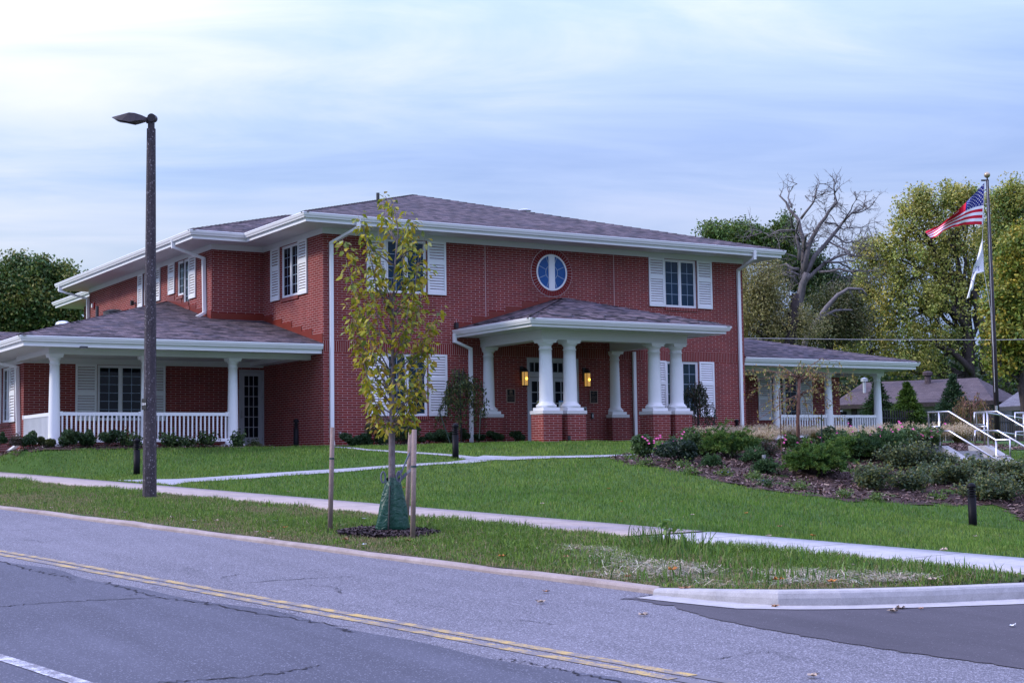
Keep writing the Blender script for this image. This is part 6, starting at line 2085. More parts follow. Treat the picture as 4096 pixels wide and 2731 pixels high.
BOX = [(.026, .062, .025), (.040, .082, .030), (.056, .105, .036)]; BOXY = [(.055, .075, .022), (.075, .090, .026), (.04, .06, .02)]
ROSE = [(.055, .105, .034), (.075, .135, .042), (.105, .155, .048), (.04, .075, .03)]; SPI = [(.10, .065, .06), (.08, .06, .055), (.07, .08, .045)]
YEW = [(.034, .085, .020), (.058, .125, .025), (.085, .155, .030), (.115, .18, .034)]; YEWD = [(.030, .072, .028), (.046, .098, .036), (.062, .11, .04)]
SPR = [(.075, .115, .060), (.10, .14, .066), (.135, .165, .072), (.06, .095, .052), (.18, .185, .055)]
HOL = [(.016, .036, .022), (.024, .050, .028), (.035, .06, .035)]; VIN = [(.10, .17, .035), (.14, .20, .05), (.07, .13, .03)]
k1 = 1 / 3.135 / KP
gp = 'low shrubs along the house foundations'
for i, (q, w, h, pal, lab, kd, lf) in enumerate([
    ((5, 1500), 110, 130, BOX, 'dark rounded shrub cut by the left picture edge below the side window', 'ball', .03), ((190, 1512), 150, 110, SPI, 'purplish twiggy shrub by the left house corner downspout', 'stem', .025),
    ((400, 1535), 200, 165, BOX, 'round green shrub left of the corner porch column', 'ball', .03), ((600, 1545), 190, 125, BOXY, 'yellowish low shrub at the foot of the corner porch column', 'ball', .03),
    ((840, 1532), 270, 165, BOX, 'dense green shrub just right of the corner porch column', 'ball', .03), ((1075, 1528), 230, 175, BOX, 'second green shrub from the corner column, under the railing', 'ball', .03)]):
    b = onplane(*cFc(*q), 1, .35); shrub('foundation_shrub', lab, 'shrub', *cFc(*q), w * k1, h * k1, pal, lf, 1500, D=depth(b), seed=i, group=gp, kind=kd)
k2 = 1 / 2.94 / KP
for i, (q, w, h, pal, lab, kd, lf) in enumerate([
    ((215, 1195), 290, 155, BOX, 'broad round green shrub left of the bollard under the porch railing', 'ball', .03), ((440, 1195), 230, 180, ROSE, 'leggy leafy rose bush under the porch railing behind the bollard', 'stem', .04), ((590, 1195), 170, 170, ROSE, 'small leggy rose bush just left of the lamp post under the railing', 'stem', .04),
    ((960, 1195), 310, 190, ROSE, 'leggy rose bush just right of the lamp post under the railing', 'stem', .045), ((1090, 1195), 220, 130, ROSE, 'low rose bush with a faded bloom between two larger rose bushes', 'stem', .045), ((1215, 1195), 120, 60, BOXY, 'very small yellow green plant under the porch railing', 'stem', .04), ((1410, 1192), 290, 185, ROSE, 'wide rose bush beside the porch door column', 'stem', .045), ((1765, 1195), 200, 190, ROSE, 'small upright rose bush in front of the porch door column', 'stem', .045), ((1965, 1192), 110, 30, BOXY, 'tiny green plant at the foot of the porch door', 'stem', .04)]):
    b = onplane(*cPq(*q), 1, .35); shrub('foundation_shrub', lab, 'shrub', *cPq(*q), w * k2, h * k2, pal, lf, 1300 if kd == 'ball' else 380, D=depth(b), seed=20 + i, group=gp, kind=kd)
k3 = 1 / 2.851 / KP
for i, (q, w, h, pal, lab) in enumerate([
    ((435, 385), 220, 130, BOX, 'low dark shrub nearest the left corner of the front wall'), ((580, 385), 180, 125, BOX, 'low dark shrub second from the left corner of the front wall'), ((735, 385), 240, 200, BOX, 'larger green shrub left of the young tree trunk against the front wall'), ((860, 375), 120, 130, BOXY, 'yellowish shrub behind the young tree trunk'), ((1060, 365), 300, 195, BOX, 'tall dark shrub right of the young tree trunk'), ((1330, 345), 170, 105, BOX, 'low dark shrub right of the front wooden stake'), ((1480, 345), 230, 115, BOX, 'low dark shrub beside the front path bollard on the wall side')]):
    b = onplane(*cT(*q), 1, -.62); D = depth(b)
    shrub('foundation_shrub', lab, 'shrub', *cT(*q), w * k3, h * k3, pal, .03, 1500, D=D, seed=40 + i, group=gp)
k4 = 1 / 2.4117 / KP
for i, (q, w, h, lab) in enumerate([((172, 1492), 110, 95, 'small dark round shrub right of the front path bollard'), ((330, 1492), 120, 65, 'small low round shrub by the left downspout of the entrance'), ((487, 1488), 135, 82, 'small round shrub in front of the left engaged pier'), ((682, 1490), 125, 85, 'small round shrub left of the entrance doors')]):
    b = onplane(*cH(*q), 1, -.62); shrub('foundation_shrub', lab, 'shrub', *cH(*q), w * k4, h * k4, BOX, .028, 1000, D=depth(b), seed=60 + i, group=gp)

# garden bed: roses, yews, other shrubs
kW = 1 / 2.613 / KP; kV = 1 / 1.4737 / KP


def blossom(t_, b, rx, H, rs, n):
    for k in range(n):
        a = rs.uniform(PI * .95, PI * 1.95); rr = rx * rs.uniform(.3, 1.0); hh = H * rs.uniform(.62, 1.08)
        aa = math.atan2(-FWD[1], -FWD[0]) + rs.uniform(-1.4, 1.4); hh = H * rs.uniform(.45, 1.02)
        c = b + np.array((rr * math.cos(aa), rr * math.sin(aa), hh)); m = MB()
        for j in range(rs.randint(1, 4)):
            c2 = c + rs.normal(0, .045, 3); m.smooth = False
            for p in range(6):
                t0 = 2 * PI * p / 6; up = np.array((0, 0, 1.0)) - FWD * .8; up /= np.linalg.norm(up); e1 = np.cross(up, RGT); e1 /= np.linalg.norm(e1); e2 = np.cross(up, e1)
                d = e1 * math.cos(t0) + e2 * math.sin(t0); s_ = np.cross(up, d); r = rs.uniform(.022, .036)
                m.add([c2, c2 + d * r * .6 + s_ * r * .45 + up * .012, c2 + d * r + up * .006, c2 + d * r * .6 - s_ * r * .45 + up * .012], [(0, 1, 2, 3)])
        m.build('blossom', M['pink_petal'], t_, uv=False)


gr = 'pink flowering rose bushes in the mulch bed'
roses = [(cW(262, 548), 270, 190, kW, 7, None, 'leftmost pink rose bush, at the tip of the mulch bed by the path'), (cW(530, 520), 330, 175, kW, 7, None, 'pink rose bush behind the dark holly at the left end of the bed'), (cW(740, 545), 260, 205, kW, 3, None, 'rose bush with one big pink bloom left of the first spreading yew'), (cW(670, 420), 170, 190, kW, 3, None, 'tall pink rose bush in front of the right entrance pier'),
         (cW(1690, 478), 200, 130, kW, 5, 36.5, 'pink rose bush just right of the rusty stake'), (cW(1930, 468), 260, 120, kW, 5, 37.0, 'pink rose bush behind the weeping tree trunk'), (cW(2210, 455), 280, 175, kW, 8, 37.0, 'pink rose bush by the green stake, in front of the porch railing'),
         (cV(1560, 545), 230, 80, kV, 6, 36.0, 'wide pink rose bush in front of the tan grasses, left of the steps'), (cV(1720, 575), 220, 105, kV, 9, 34.5, 'pink rose bush with many blooms nearest the garden steps')]
for i, (q, w, h, kk, nb, D, lab) in enumerate(roses):
    r = shrub('rose_bush', lab, 'rose bush', *q, w * kk, h * kk, ROSE, .042, 1100, D=D, seed=80 + i, group=gr, kind='ball' if i % 2 == 0 else 'stem')
    blossom(r[0], r[1], r[2], r[3], r[4], nb)
gy = 'spreading evergreen shrubs in the mulch bed'
for i, (q, w, h, kk, D, pal, n, lab) in enumerate([
    (cW(1090, 560), 560, 330, kW, None, YEW, 7000, 'spreading green yew in the middle of the bed, left of the rusty stake'), (cW(2010, 745), 720, 350, kW, None, YEW, 11000, 'largest spreading green yew, at the front of the bed below the weeping tree'), (cV(1330, 640), 330, 130, kV, None, YEW, 5000, 'spreading green yew right behind the largest yew'), (cV(1500, 660), 290, 190, kV, None, YEWD, 5500, 'dark spreading yew below the pink roses near the steps'),
    (cW(905, 655), 160, 115, kW, None, YEWD, 900, 'smallest young yew alone on the mulch left of the spotlight'), (cW(1345, 608), 200, 150, kW, None, YEWD, 1300, 'young yew behind the spotlight on the mulch'), (cW(1465, 722), 210, 135, kW, None, YEWD, 1200, 'young yew in front of the spotlight on the mulch'), (cW(860, 530), 200, 110, kW, None, [(.06, .10, .03), (.09, .13, .04)], 1200, 'pale low evergreen beside the rose with one big bloom')]):
    shrub('yew_shrub', lab, 'shrub', *q, w * kk, h * kk, pal, .050, int(n * 1.9), D=D, seed=120 + i, group=gy, kind='spray')
shrub('holly_shrub', 'dark blue green holly shrub in front of the left roses', 'shrub', *cW(545, 612), 340 * kW, 190 * kW, HOL, .040, 1500, seed=140, kind='ball')
shrub('barberry_shrub', 'brownish twiggy shrub on the mulch left of the rusty stake', 'shrub', *cW(1520, 540), 230 * kW, 190 * kW, [(.10, .055, .04), (.06, .06, .035), (.05, .07, .035)], .03, 900, seed=141, kind='stem')
gs = 'grey green rounded shrubs before the garden steps'
for i, (q, w, h, D, lab) in enumerate([
    ((1450, 822), 230, 160, None, 'grey green shrub at the lower left front, below the dark yew'), ((1700, 838), 290, 140, None, 'low grey green shrub in front, left of the near bollard'), ((1600, 700), 220, 150, None, 'grey green shrub behind, between the dark yew and the steps'), ((1720, 690), 280, 175, None, 'taller grey green shrub below the pink rose by the steps'), ((1860, 690), 200, 95, 33.0, 'dull grey green shrub against the left side wall of the steps'),
    ((1960, 790), 280, 150, None, 'bushy grey green shrub in front of the step side wall'), ((2090, 740), 280, 120, 32.2, 'grey green shrub hiding the lower steps'), ((2090, 880), 320, 160, None, 'wide grey green shrub right behind the near bollard'), ((2240, 885), 320, 160, None, 'large grey green shrub right of the near bollard'), ((2270, 740), 240, 95, 31.5, 'leafy grey green shrub in front of the right side wall of the steps'), ((2360, 830), 240, 190, None, 'grey green shrub cut by the right picture edge'), ((1830, 790), 240, 130, None, 'low grey green shrub in the middle of the shrub group')]):
    shrub('spirea_shrub', lab, 'shrub', *cV(*q), w * kV, h * kV, SPR, .038, 1500, D=D, seed=150 + i, group=gs, kind='stem')
gv = 'small flowering ground cover plants on the mulch'
for i, (q, w, h, kk, lab) in enumerate([(cW(55, 592), 170, 36, kW, 'first small ground cover clump at the far left tip of the mulch'), (cW(215, 636), 220, 42, kW, 'flat light green ground cover clump below the leftmost rose'), (cW(610, 655), 240, 42, kW, 'light green ground cover clump below the dark holly'), (cW(680, 722), 190, 40, kW, 'whitish green ground cover clump near the lawn edge'), (cW(1030, 745), 140, 45, kW, 'bright yellow green ground cover clump below the smallest yew'), (cW(1345, 785), 160, 50, kW, 'pale yellow ground cover clump below the spotlight'), (cW(1475, 860), 270, 75, kW, 'largest dark green ground cover clump near the lawn edge'), (cW(1840, 885), 170, 55, kW, 'green ground cover clump below the largest yew'), (cW(2280, 975), 150, 45, kW, 'bright green ground cover clump right on the lawn edge'), (cV(1470, 892), 80, 18, kV, 'low ground cover clump near the mulch edge'), (cV(1830, 880), 110, 18, kV, 'last flat ground cover clump, left of the near bollard')]):
    t_, b, rx, H, rs = shrub('ground_cover', lab, 'ground cover', *q, w * kk, h * kk, VIN if i % 7 != 6 else ROSE, .026, 420, seed=180 + i, group=gv, kind='stem', stems=False)
    if i % 2 == 0:
        m = MB()
        for k in range(2):
            c = b + np.array((rs.uniform(-rx, rx) * .6, rs.uniform(-rx, rx) * .6, H * .9)); m.lathe([(.004, 0), (.022, .008), (.004, .012)], c, 6)
        m.build('flower', M['flower_blue'] if 'flower_blue' in M else plain('flower_blue', (.13, .13, .55), .6), t_, uv=False)

# ornamental grasses
def fountain(px, py, w, h, D, label, seed):
    rs = np.random.RandomState(seed); b = at(px, py, D); s = 1 / pxm(D); R = w * s / 2; H = h * s
    b[2] = g1(b[0], b[1]) ; H = at(px, py - h, D)[2] - b[2]
    t_ = thing('fountain_grass', label, 'ornamental grass', b, 'tan fountain grasses along the back of the bed')
    n = 620; a = rs.uniform(0, 2 * PI, n); rr = R * rs.rand(n) ** .6; hh = H * rs.uniform(.42, .66, n) * (1 - .35 * (rr / R) ** 2)
    d = np.stack([np.cos(a), np.sin(a), np.zeros(n)], 1); sd = np.stack([-np.sin(a), np.cos(a), np.zeros(n)], 1) * rs.uniform(.005, .009, (n, 1))
    p0 = b + d * .08 * rs.rand(n, 1); p1 = b + d * rr[:, None] * .45 + np.outer(hh * .75, (0, 0, 1)); p2 = b + d * rr[:, None] * 1.05 + np.outer(hh, (0, 0, 1))
    V = np.stack([p0 - sd, p0 + sd, p1 + sd, p1 - sd, p2], 1).reshape(-1, 3); i = np.arange(n)[:, None] * 5
    F_ = np.concatenate([i + np.array([0, 1, 2]), i + np.array([0, 2, 3]), i + np.array([3, 2, 4])])
    c = palette(n, [(.24, .19, .07), (.30, .24, .10), (.16, .17, .05), (.20, .20, .06)], rs, .25)
    fast('blades', V, F_, M['grass_blade'], t_, np.concatenate([c, c, c]))
    # plumes
    k = 230; a = rs.uniform(0, 2 * PI, k); rr = R * rs.rand(k) ** .5; hh = H * rs.uniform(.50, .78, k) * (1 - .22 * (rr / R) ** 2)
    pc = b + np.stack([np.cos(a) * rr * 1.1, np.sin(a) * rr * 1.1, hh], 1); di = np.stack([np.cos(a) * .5, np.sin(a) * .5, np.ones(k)], 1)
    m_ = 16; ci = np.repeat(np.arange(k), m_); tt_ = rs.uniform(-.5, .5, (k * m_, 1)); q = pc[ci] + di[ci] * tt_ * .15 + rs.normal(0, .010, (k * m_, 3))
    V, Q = diamonds(q, rs.uniform(.012, .026, len(q)), rs.uniform(.004, .008, len(q)), rs)
    fast('plumes', V, Q, M['leaf_matte'], t_, palette(len(q), [(.52, .42, .29), (.62, .52, .38), (.45, .35, .23)], rs, .2))


gi = 0
for px, py, w, h, D, lab in [
    (1610, 1016, 66, 44, 40.0, 'tan fountain grass clump nearest the entrance pier'), (1662, 1014, 74, 46, 42.0, 'tan fountain grass clump in front of the small leaning tree'), (1715, 1013, 70, 46, 43.0, 'tan fountain grass clump below the house corner bollard'), (1765, 1012, 74, 48, 42.0, 'tan fountain grass clump left of the rusty stake'), (1815, 1011, 70, 46, 43.0, 'tan fountain grass clump behind the weeping tree'),
    (1870, 1012, 70, 44, 42.5, 'tan fountain grass clump between the two garden stakes'), (1925, 1013, 74, 46, 41.0, 'tan fountain grass clump before the middle of the porch railing'), (1980, 1012, 70, 44, 41.5, 'tan fountain grass clump before the porch end column'), (2035, 1013, 80, 52, 40.5, 'tan fountain grass clump below the free standing conifer'), (2090, 1018, 84, 60, 40.0, 'tan fountain grass clump left of the first handrail post'), (2150, 1024, 84, 64, 39.0, 'tan fountain grass clump behind the first handrail'), (2205, 1026, 84, 66, 39.0, 'large tan fountain grass clump between the two near handrails'),
    (1745, 1028, 90, 56, 38.0, 'browner fountain grass clump behind the barberry')]:
    fountain(px, py, w, h, D, lab, 300 + gi); gi += 1

# small weeping trees
def weeper(name, label, base, top, hub_list, D, pal, leaf, nl, seed, barkm='bark_dark', droop=60, r=.035, nbr=26, spread=90, group='small weeping trees near the house'):
    rs = np.random.RandomState(seed); b = at(*base, D); s = 1 / pxm(D)
    t_ = thing(name, label, 'tree', b, group)
    m = MB(); m.smooth = True; tp = at(*top, D); m.tube([b - (0, 0, .2), (b + tp) / 2 + rs.normal(0, .01, 3), tp], [r, r * .85, r * .6], 8)
    P_ = []
    for k in range(nbr):
        hx_, hy_ = hub_list[k % len(hub_list)]; a = rs.uniform(0, 2 * PI); L_ = spread * rs.uniform(.5, 1.05)
        st = at(hx_, hy_, D) * .3 + tp * .7
        dx, dz_ = math.cos(a) * L_, math.sin(a) * L_ * .9
        p1 = tp + R2 * dx * .55 * s + FWD * dz_ * .55 * s + UPV * s * rs.uniform(-droop * .1, droop * .55)
        p2 = tp + R2 * dx * .95 * s + FWD * dz_ * .95 * s - UPV * s * rs.uniform(-droop * .2, droop * .45)
        p3 = tp + R2 * dx * 1.12 * s + FWD * dz_ * 1.12 * s - UPV * s * droop * rs.uniform(.4, 1.6)
        dr = UPV * s * rs.uniform(0, .55) * droop * 1.6 * rs.randint(0, 2); p1, p2, p3 = p1 - dr, p2 - dr, p3 - dr * .6
        pts = [tp - UPV * s * rs.uniform(0, 12) - dr, p1, p2, p3]; m.tube(pts, [r * .42, r * .28, .006, .003], 5)
        for j in range(nl // nbr):
            t0 = rs.uniform(.25, 1.0) * 3; i = min(2, int(t0)); f = t0 - i; q = pts[i] * (1 - f) + pts[i + 1] * f
            q = q + rs.normal(0, .055, 3) - UPV * abs(rs.normal(0, .06)); P_.append(q)
            if rs.rand() < .12: m.tube([pts[i] * (1 - f) + pts[i + 1] * f, q, q - UPV * .08], .0022, 3, cap=False)
    m.build('trunk', M[barkm], t_, uv=False)
    P_ = np.array(P_); d = rs.normal(0, .6, (len(P_), 3)); d[:, 2] -= .7
    V, T, per = leaves3d(P_, d, rs.uniform(.7, 1.3, len(P_)) * leaf, rs)
    fast('crown', V, T, M['leaf'], t_, np.repeat(palette(len(P_), pal, rs, .25), 8, 0))
    return t_


def open_weeper(label, base, fork, D, seed):
    rs = np.random.RandomState(seed); b = at(*base, D); f = at(*fork, D); s = 1 / pxm(D)
    t_ = thing('weeping_tree', label, 'tree', b, 'small weeping trees near the house')
    m = MB(); m.smooth = True; m.tube([b - (0, 0, .2), (b + f) / 2 + rs.normal(0, .015, 3), f], [.05, .042, .036], 8)
    P_ = []; DR = []
    ends = [(1716, 858), (1730, 850), (1720, 905), (1745, 940), (1722, 985), (1765, 985), (1760, 850), (1790, 845), (1835, 842), (1862, 855), (1900, 845), (1925, 838), (1960, 862), (1948, 900), (1925, 890), (1955, 905), (1900, 930), (1880, 960), (1800, 985), (1775, 935), (1860, 975), (1740, 880), (1780, 880), (1905, 870), (1815, 870), (1870, 885), (1930, 950), (1795, 915), (1850, 920), (1765, 915)]
    for ex, ey in ends:
        dd = rs.normal(0, 45) * s
        e_ = at(ex, ey, D + dd); h0 = f - UPV * s * rs.uniform(-6, 60 if ey > 900 else 14)
        top = (h0 * .45 + e_ * .55) + UPV * s * rs.uniform(6, 30) + FWD * dd * .2
        pts = [h0, h0 * .5 + top * .5 + UPV * s * 5 + rs.normal(0, .03, 3), top + rs.normal(0, .03, 3), e_ + UPV * s * 8, e_ - UPV * s * rs.uniform(2, 12)]
        m.tube(pts, [.013, .010, .007, .004, .002], 5)
        L_ = np.linalg.norm(e_ - h0)
        for k in range(int(16 + L_ * 20)):
            t0 = rs.uniform(.9, 4.0); i = min(3, int(t0)); q = pts[i] * (1 - t0 + i) + pts[i + 1] * (t0 - i)
            off = rs.normal(0, .06, 3); off[2] -= abs(rs.normal(0, .07)); P_.append(q + off); DR.append(rs.normal(0, .6, 3) - (0, 0, .6))
            if rs.rand() < .35: m.tube([q, q + off * .6, q + off], .0022, 3, cap=False)
    m.build('trunk', M['twig_red'], t_, uv=False)
    P_ = np.array(P_); V, T, per = leaves3d(P_, np.array(DR), rs.uniform(.045, .085, len(P_)), rs)
    fast('crown', V, T, M['leaf'], t_, np.repeat(palette(len(P_), [(.34, .33, .10), (.26, .27, .08), (.38, .28, .09), (.20, .22, .07), (.30, .19, .08)], rs, .25), 8, 0))


open_weeper('small sparse weeping tree with brownish gold leaves in the middle of the mulch bed', (1833, 1032), (1836, 868), 36.6, 400)
weeper('weeping_tree', 'small green weeping tree in front of the left shutter by the entrance', (1060, 1012), (1058, 882), [(1058, 882)], depth(onplane(1060, 1012, 1, -1.0)), [(.050, .095, .034), (.075, .125, .042), (.11, .14, .045), (.15, .155, .045)], .075, 2300, 401, 'bark_dark', 70, .03, 34, 52)
weeper('weeping_tree', 'small dark leaning weeping tree in front of the right ground floor window', (1606, 990), (1599, 905), [(1599, 905)], depth(onplane(1606, 990, 1, -1.3)), [(.030, .052, .028), (.044, .07, .034), (.08, .075, .035), (.055, .07, .04)], .075, 1500, 402, 'bark_dark', 64, .035, 28, 42)
weeper('weeping_tree', 'small brownish weeping tree behind the handrails in front of the dark conifer', cL(985, 560), cL(985, 268), [cL(985, 268)], 44.0, [(.22, .15, .06), (.15, .13, .05), (.10, .11, .04), (.26, .16, .06)], .06, 1500, 403, 'twig_red', 70, .03, 46, 62)
for a, b_, D, mt, lab in ((cW(1645, 628), cW(1610, -150), None, 'rust_rebar', 'rusty reinforcing bar stake leaning by the weeping tree'), (cW(2055, 440), cW(2055, 90), 36.4, 'stake_green', 'dark green metal stake right of the weeping tree'), ((1032, 1012), cT(1440, -40), 40.6, 'stake_green', 'dark metal stake leaning left of the green weeping tree'), (cH(332, 1430), cH(345, 1170), 40.4, 'stake_green', 'dark metal stake leaning right of the green weeping tree'), (cI(1145, 1355), cI(1160, 1170), 44.8, 'stake_green', 'dark metal stake right of the dark leaning weeping tree')):
    p = march(*a) if D is None else at(*a, D); d_ = depth(p); q = at(*b_, d_)
    t_ = thing('metal_stake', lab, 'stake', p, 'metal garden stakes')
    m = MB(); m.tube([p - (q - p) * .1, q], .016 if mt == 'stake_green' else .013, 8); m.build('bar', M[mt], t_)
    m = MB(); v = (q - p) / np.linalg.norm(q - p)
    for k in range(10 if mt == 'rust_rebar' else 3):
        c = p + (q - p) * (k + .5) / (10 if mt == 'rust_rebar' else 3); m.tube([c - v * .008, c + v * .008], .019, 8)
    m.build('rib', M[mt], t_)

# ================================================================== grass
def frustum_pts(n, s0, s1, l0, l1, rs, dmax=60, margin=90):
    s = rs.uniform(s0, s1, n); l = rs.uniform(l0, l1, n); x, y = from_sl(s, l); z = ground(x, y)
    d = np.stack([x, y, z], 1) - CAM; f = d @ FWD; px = (2048 + FPX * (d @ R2) / f) / KP; py = (1365.5 - FPX * (d @ U2) / f) / KP
    ok = (f > 8) & (px > -margin) & (px < 2352 + margin) & (f < dmax) & (py < 1620)
    return x[ok], y[ok], z[ok], s[ok], l[ok], f[ok]


def vnoise(x, y, sc, seed):
    r = np.random.RandomState(seed); o = 0
    for k in range(4):
        a, b_, c = r.uniform(0, 6.28, 3); o = o + np.sin(x * sc * (1 + k * .7) * math.cos(a) + y * sc * (1 + k * .7) * math.sin(a) + b_ + 1.5 * np.sin(y * sc * .6 + c)) / (1 + k * .6)
    return o / 2.0


def blades(name, x, y, z, h, w, lean, cols, mat='grass_blade', rs=RS, label=None, kind='stuff', cat='grass'):
    n = len(x); a = rs.uniform(0, 2 * PI, n); la = rs.uniform(0, 2 * PI, n); lm = np.abs(rs.normal(0, 1, n)) * lean * h
    p = np.stack([x, y, z], 1); sd = np.stack([np.cos(a), np.sin(a), np.zeros(n)], 1) * (w / 2)[:, None]
    ln = np.stack([np.cos(la) * lm, np.sin(la) * lm, np.zeros(n)], 1); up = np.zeros((n, 3)); up[:, 2] = h
    p0, p1 = p - sd - (0, 0, .01), p + sd - (0, 0, .01); m1 = p + up * .62 + ln * .35; t_ = p + up * np.sqrt(np.maximum(.15, 1 - (lm / h) ** 2))[:, None] + ln
    V = np.stack([p0, p1, m1 + sd * .7, m1 - sd * .7, t_], 1).reshape(-1, 3); i = np.arange(n)[:, None] * 5
    F_ = np.concatenate([i + np.array([0, 1, 2]), i + np.array([0, 2, 3]), i + np.array([3, 2, 4])])
    o = fast(name, V, F_, M[mat], None, np.concatenate([cols] * 3)); tag(o, label, cat, kind=kind); return o


rs = np.random.RandomState(50)
x, y, z, s, l, f = frustum_pts(520000, SW1 + .04, 33, 6, 48, rs)
ok = ~inpoly(x, y, BED) & ~inpoly(x, y, BED2) & ~inpoly(x, y, BED3)
for P_ in PATHS: ok &= ~inpoly(x, y, P_)
ok &= ~((y > -.02) & (x > -7.2) & (x < 23)) & ~((y > -3.62) & (x > 4.9) & (x < 10.4)) & ~((x > 9.2) & (x < 11) & (y < -10))
ok &= rs.rand(len(x)) < np.clip(1.25 - f / 60, .45, 1)
x, y, z, f = x[ok], y[ok], z[ok], f[ok]; n = len(x)
nz = vnoise(x, y, .9, 1); n2 = vnoise(x, y, 3.5, 2); n3 = vnoise(x, y, .35, 5)
h = (.062 + .018 * n2) * rs.uniform(.55, 1.35, n); w = rs.uniform(.006, .012, n) * np.clip(f / 24, .9, 1.6)
base = np.array((.102, .195, .028)); yel = np.array((.185, .245, .050)); drk = np.array((.056, .13, .022))
t1 = np.clip(.45 + .6 * nz + .5 * n3, 0, 1)[:, None]
c = base * (1.05 - .62 * t1) + yel * .72 * t1; pick = rs.rand(n); c[pick < .22] = drk; c[(pick > .90)] = yel; c[pick > .975] = (.22, .20, .09)
c = c * (1 + rs.uniform(-.2, .2, (n, 1))) * (1 + .14 * n2[:, None])
blades('lawn_grass', x, y, z, h, w, .55, c, rs=rs, label='short mown green lawn grass around the house', cat='lawn'); print('lawn blades', n)

# verge: coarser, patchy
x, y, z, s, l, f = frustum_pts(420000, KERB - .5, SW0 - .02, 6, 48, rs, margin=120)
ks = kerb_sv(l); ok = (s > ks + .02) & (rs.rand(len(x)) < np.clip(1.3 - f / 45, .4, 1)) & (rs.rand(len(x)) < np.where(inpoly(x, y, ring), .05, 1))
STRAW = [mp(*c8(420, 190)), mp(*c8(640, 158)), mp(*c8(850, 170)), mp(*c8(1000, 215)), mp(*c8(1344, 250)), mp(*c6(1150, 440)), mp(*c6(1700, 440)), mp(*c6(2000, 470)), mp(*c6(1600, 500)), mp(*c6(1000, 505)), mp(*c6(720, 495)), mp(*c6(300, 440)), mp(*c6(150, 360))]
instraw = inpoly(x, y, STRAW)
ok &= rs.rand(len(x)) < np.where(instraw, .38, 1); 
x, y, z, s, l, f = [q[ok] for q in (x, y, z, s, l, f)]; n = len(x)
nz = vnoise(x, y, 1.6, 3); n2 = vnoise(x, y, 5, 4)
edge_ = np.clip((s - kerb_sv(l)) / 1.3, 0, 1)
h = (.060 + .030 * nz + .02 * n2) * rs.uniform(.4, 1.6, n) * (.55 + .6 * edge_); h = np.maximum(h, .015); w = rs.uniform(.006, .012, n)
grn = np.array((.115, .205, .032)); dry = np.array((.29, .23, .13)); dk = np.array((.062, .122, .024)); lt = np.array((.20, .30, .045))
c = np.where((rs.rand(n) < np.clip(.62 - .40 * edge_ - .40 * nz, .06, .9))[:, None], dry, grn); p = rs.rand(n); c[p < .2] = dk; c[(p > .86) & (nz > -.2)] = lt
c = c * (1 + rs.uniform(-.28, .28, (n, 1)))
blades('verge_grass', x, y, z, h, w, .95, c, rs=rs, label='rough patchy grass of the roadside verge', cat='grass'); print('verge blades', n)

# grass overhanging the kerb and walk edges is part of the verge; taller tufts
def tuft(px, py, n, hh, spread, cols, seed, wd=.010, lean=.5):
    r = np.random.RandomState(seed); p = march(px, py); x = p[0] + r.normal(0, spread, n); y = p[1] + r.normal(0, spread, n)
    s, l = to_sl(x, y); ok = (s > kerb_sv(l) + .03) & (s < SW0 + .05); x, y, s, l = x[ok], y[ok], s[ok], l[ok]; z = verge_z(s, l)
    h = hh * .72 * r.uniform(.35, 1.1, len(x)); return x, y, z, h, r.uniform(.6, 1.4, len(x)) * wd, palette(len(x), cols, r, .25)


WG = [(.09, .18, .03), (.13, .23, .04), (.06, .13, .03), (.16, .22, .06)]
T_ = [tuft(*c6(x_, y_), n_, h_, sp_, WG, 500 + i, .014, .5) for i, (x_, y_, n_, h_, sp_) in enumerate([(680, 330, 70, .40, .14), (760, 335, 80, .36, .14), (860, 350, 60, .50, .12), (650, 300, 50, .36, .12), (740, 380, 90, .22, .2), (920, 380, 40, .30, .16), (400, 395, 60, .18, .18), (700, 470, 60, .24, .18), (840, 480, 40, .20, .15), (1180, 480, 90, .26, .22), (1150, 430, 60, .34, .16), (1330, 400, 40, .36, .12), (1320, 470, 50, .24, .2), (1560, 450, 50, .24, .18), (1650, 430, 40, .26, .15), (1760, 450, 60, .24, .18), (1900, 450, 50, .28, .16), (2010, 450, 40, .24, .16), (2200, 470, 60, .26, .2), (2300, 465, 50, .2, .2), (250, 380, 50, .12, .2), (230, 430, 40, .12, .15), (1450, 480, 60, .16, .25), (1000, 430, 50, .25, .2)])]
xs, ys, zs, hs, wsx, cs = [np.concatenate([t[k] for t in T_]) for k in range(6)]
blades('tall_weeds', xs, ys, zs, hs, wsx, .55, cs, rs=rs, label='tall weedy grass tufts at the straw patch near the kerb corner', cat='weeds')
T_ = [tuft(*c7(x_, y_), n_, h_, sp_, [(.14, .26, .03), (.10, .20, .03)], 560 + i, .02, .8) for i, (x_, y_, n_, h_, sp_) in enumerate([(640, 330, 60, .09, .25), (760, 320, 50, .09, .2), (560, 310, 40, .08, .2), (1340, 370, 60, .11, .35), (1830, 380, 50, .14, .15), (2270, 625, 40, .12, .06), (150, 260, 60, .09, .4), (380, 270, 60, .09, .3), (900, 300, 60, .1, .2), (650, 440, 60, .14, .3)])]
xs, ys, zs, hs, wsx, cs = [np.concatenate([t[k] for t in T_]) for k in range(6)]
blades('broadleaf_weeds', xs, ys, zs, hs, wsx, .9, cs, rs=rs, label='bright green weeds scattered through the verge', cat='weeds')

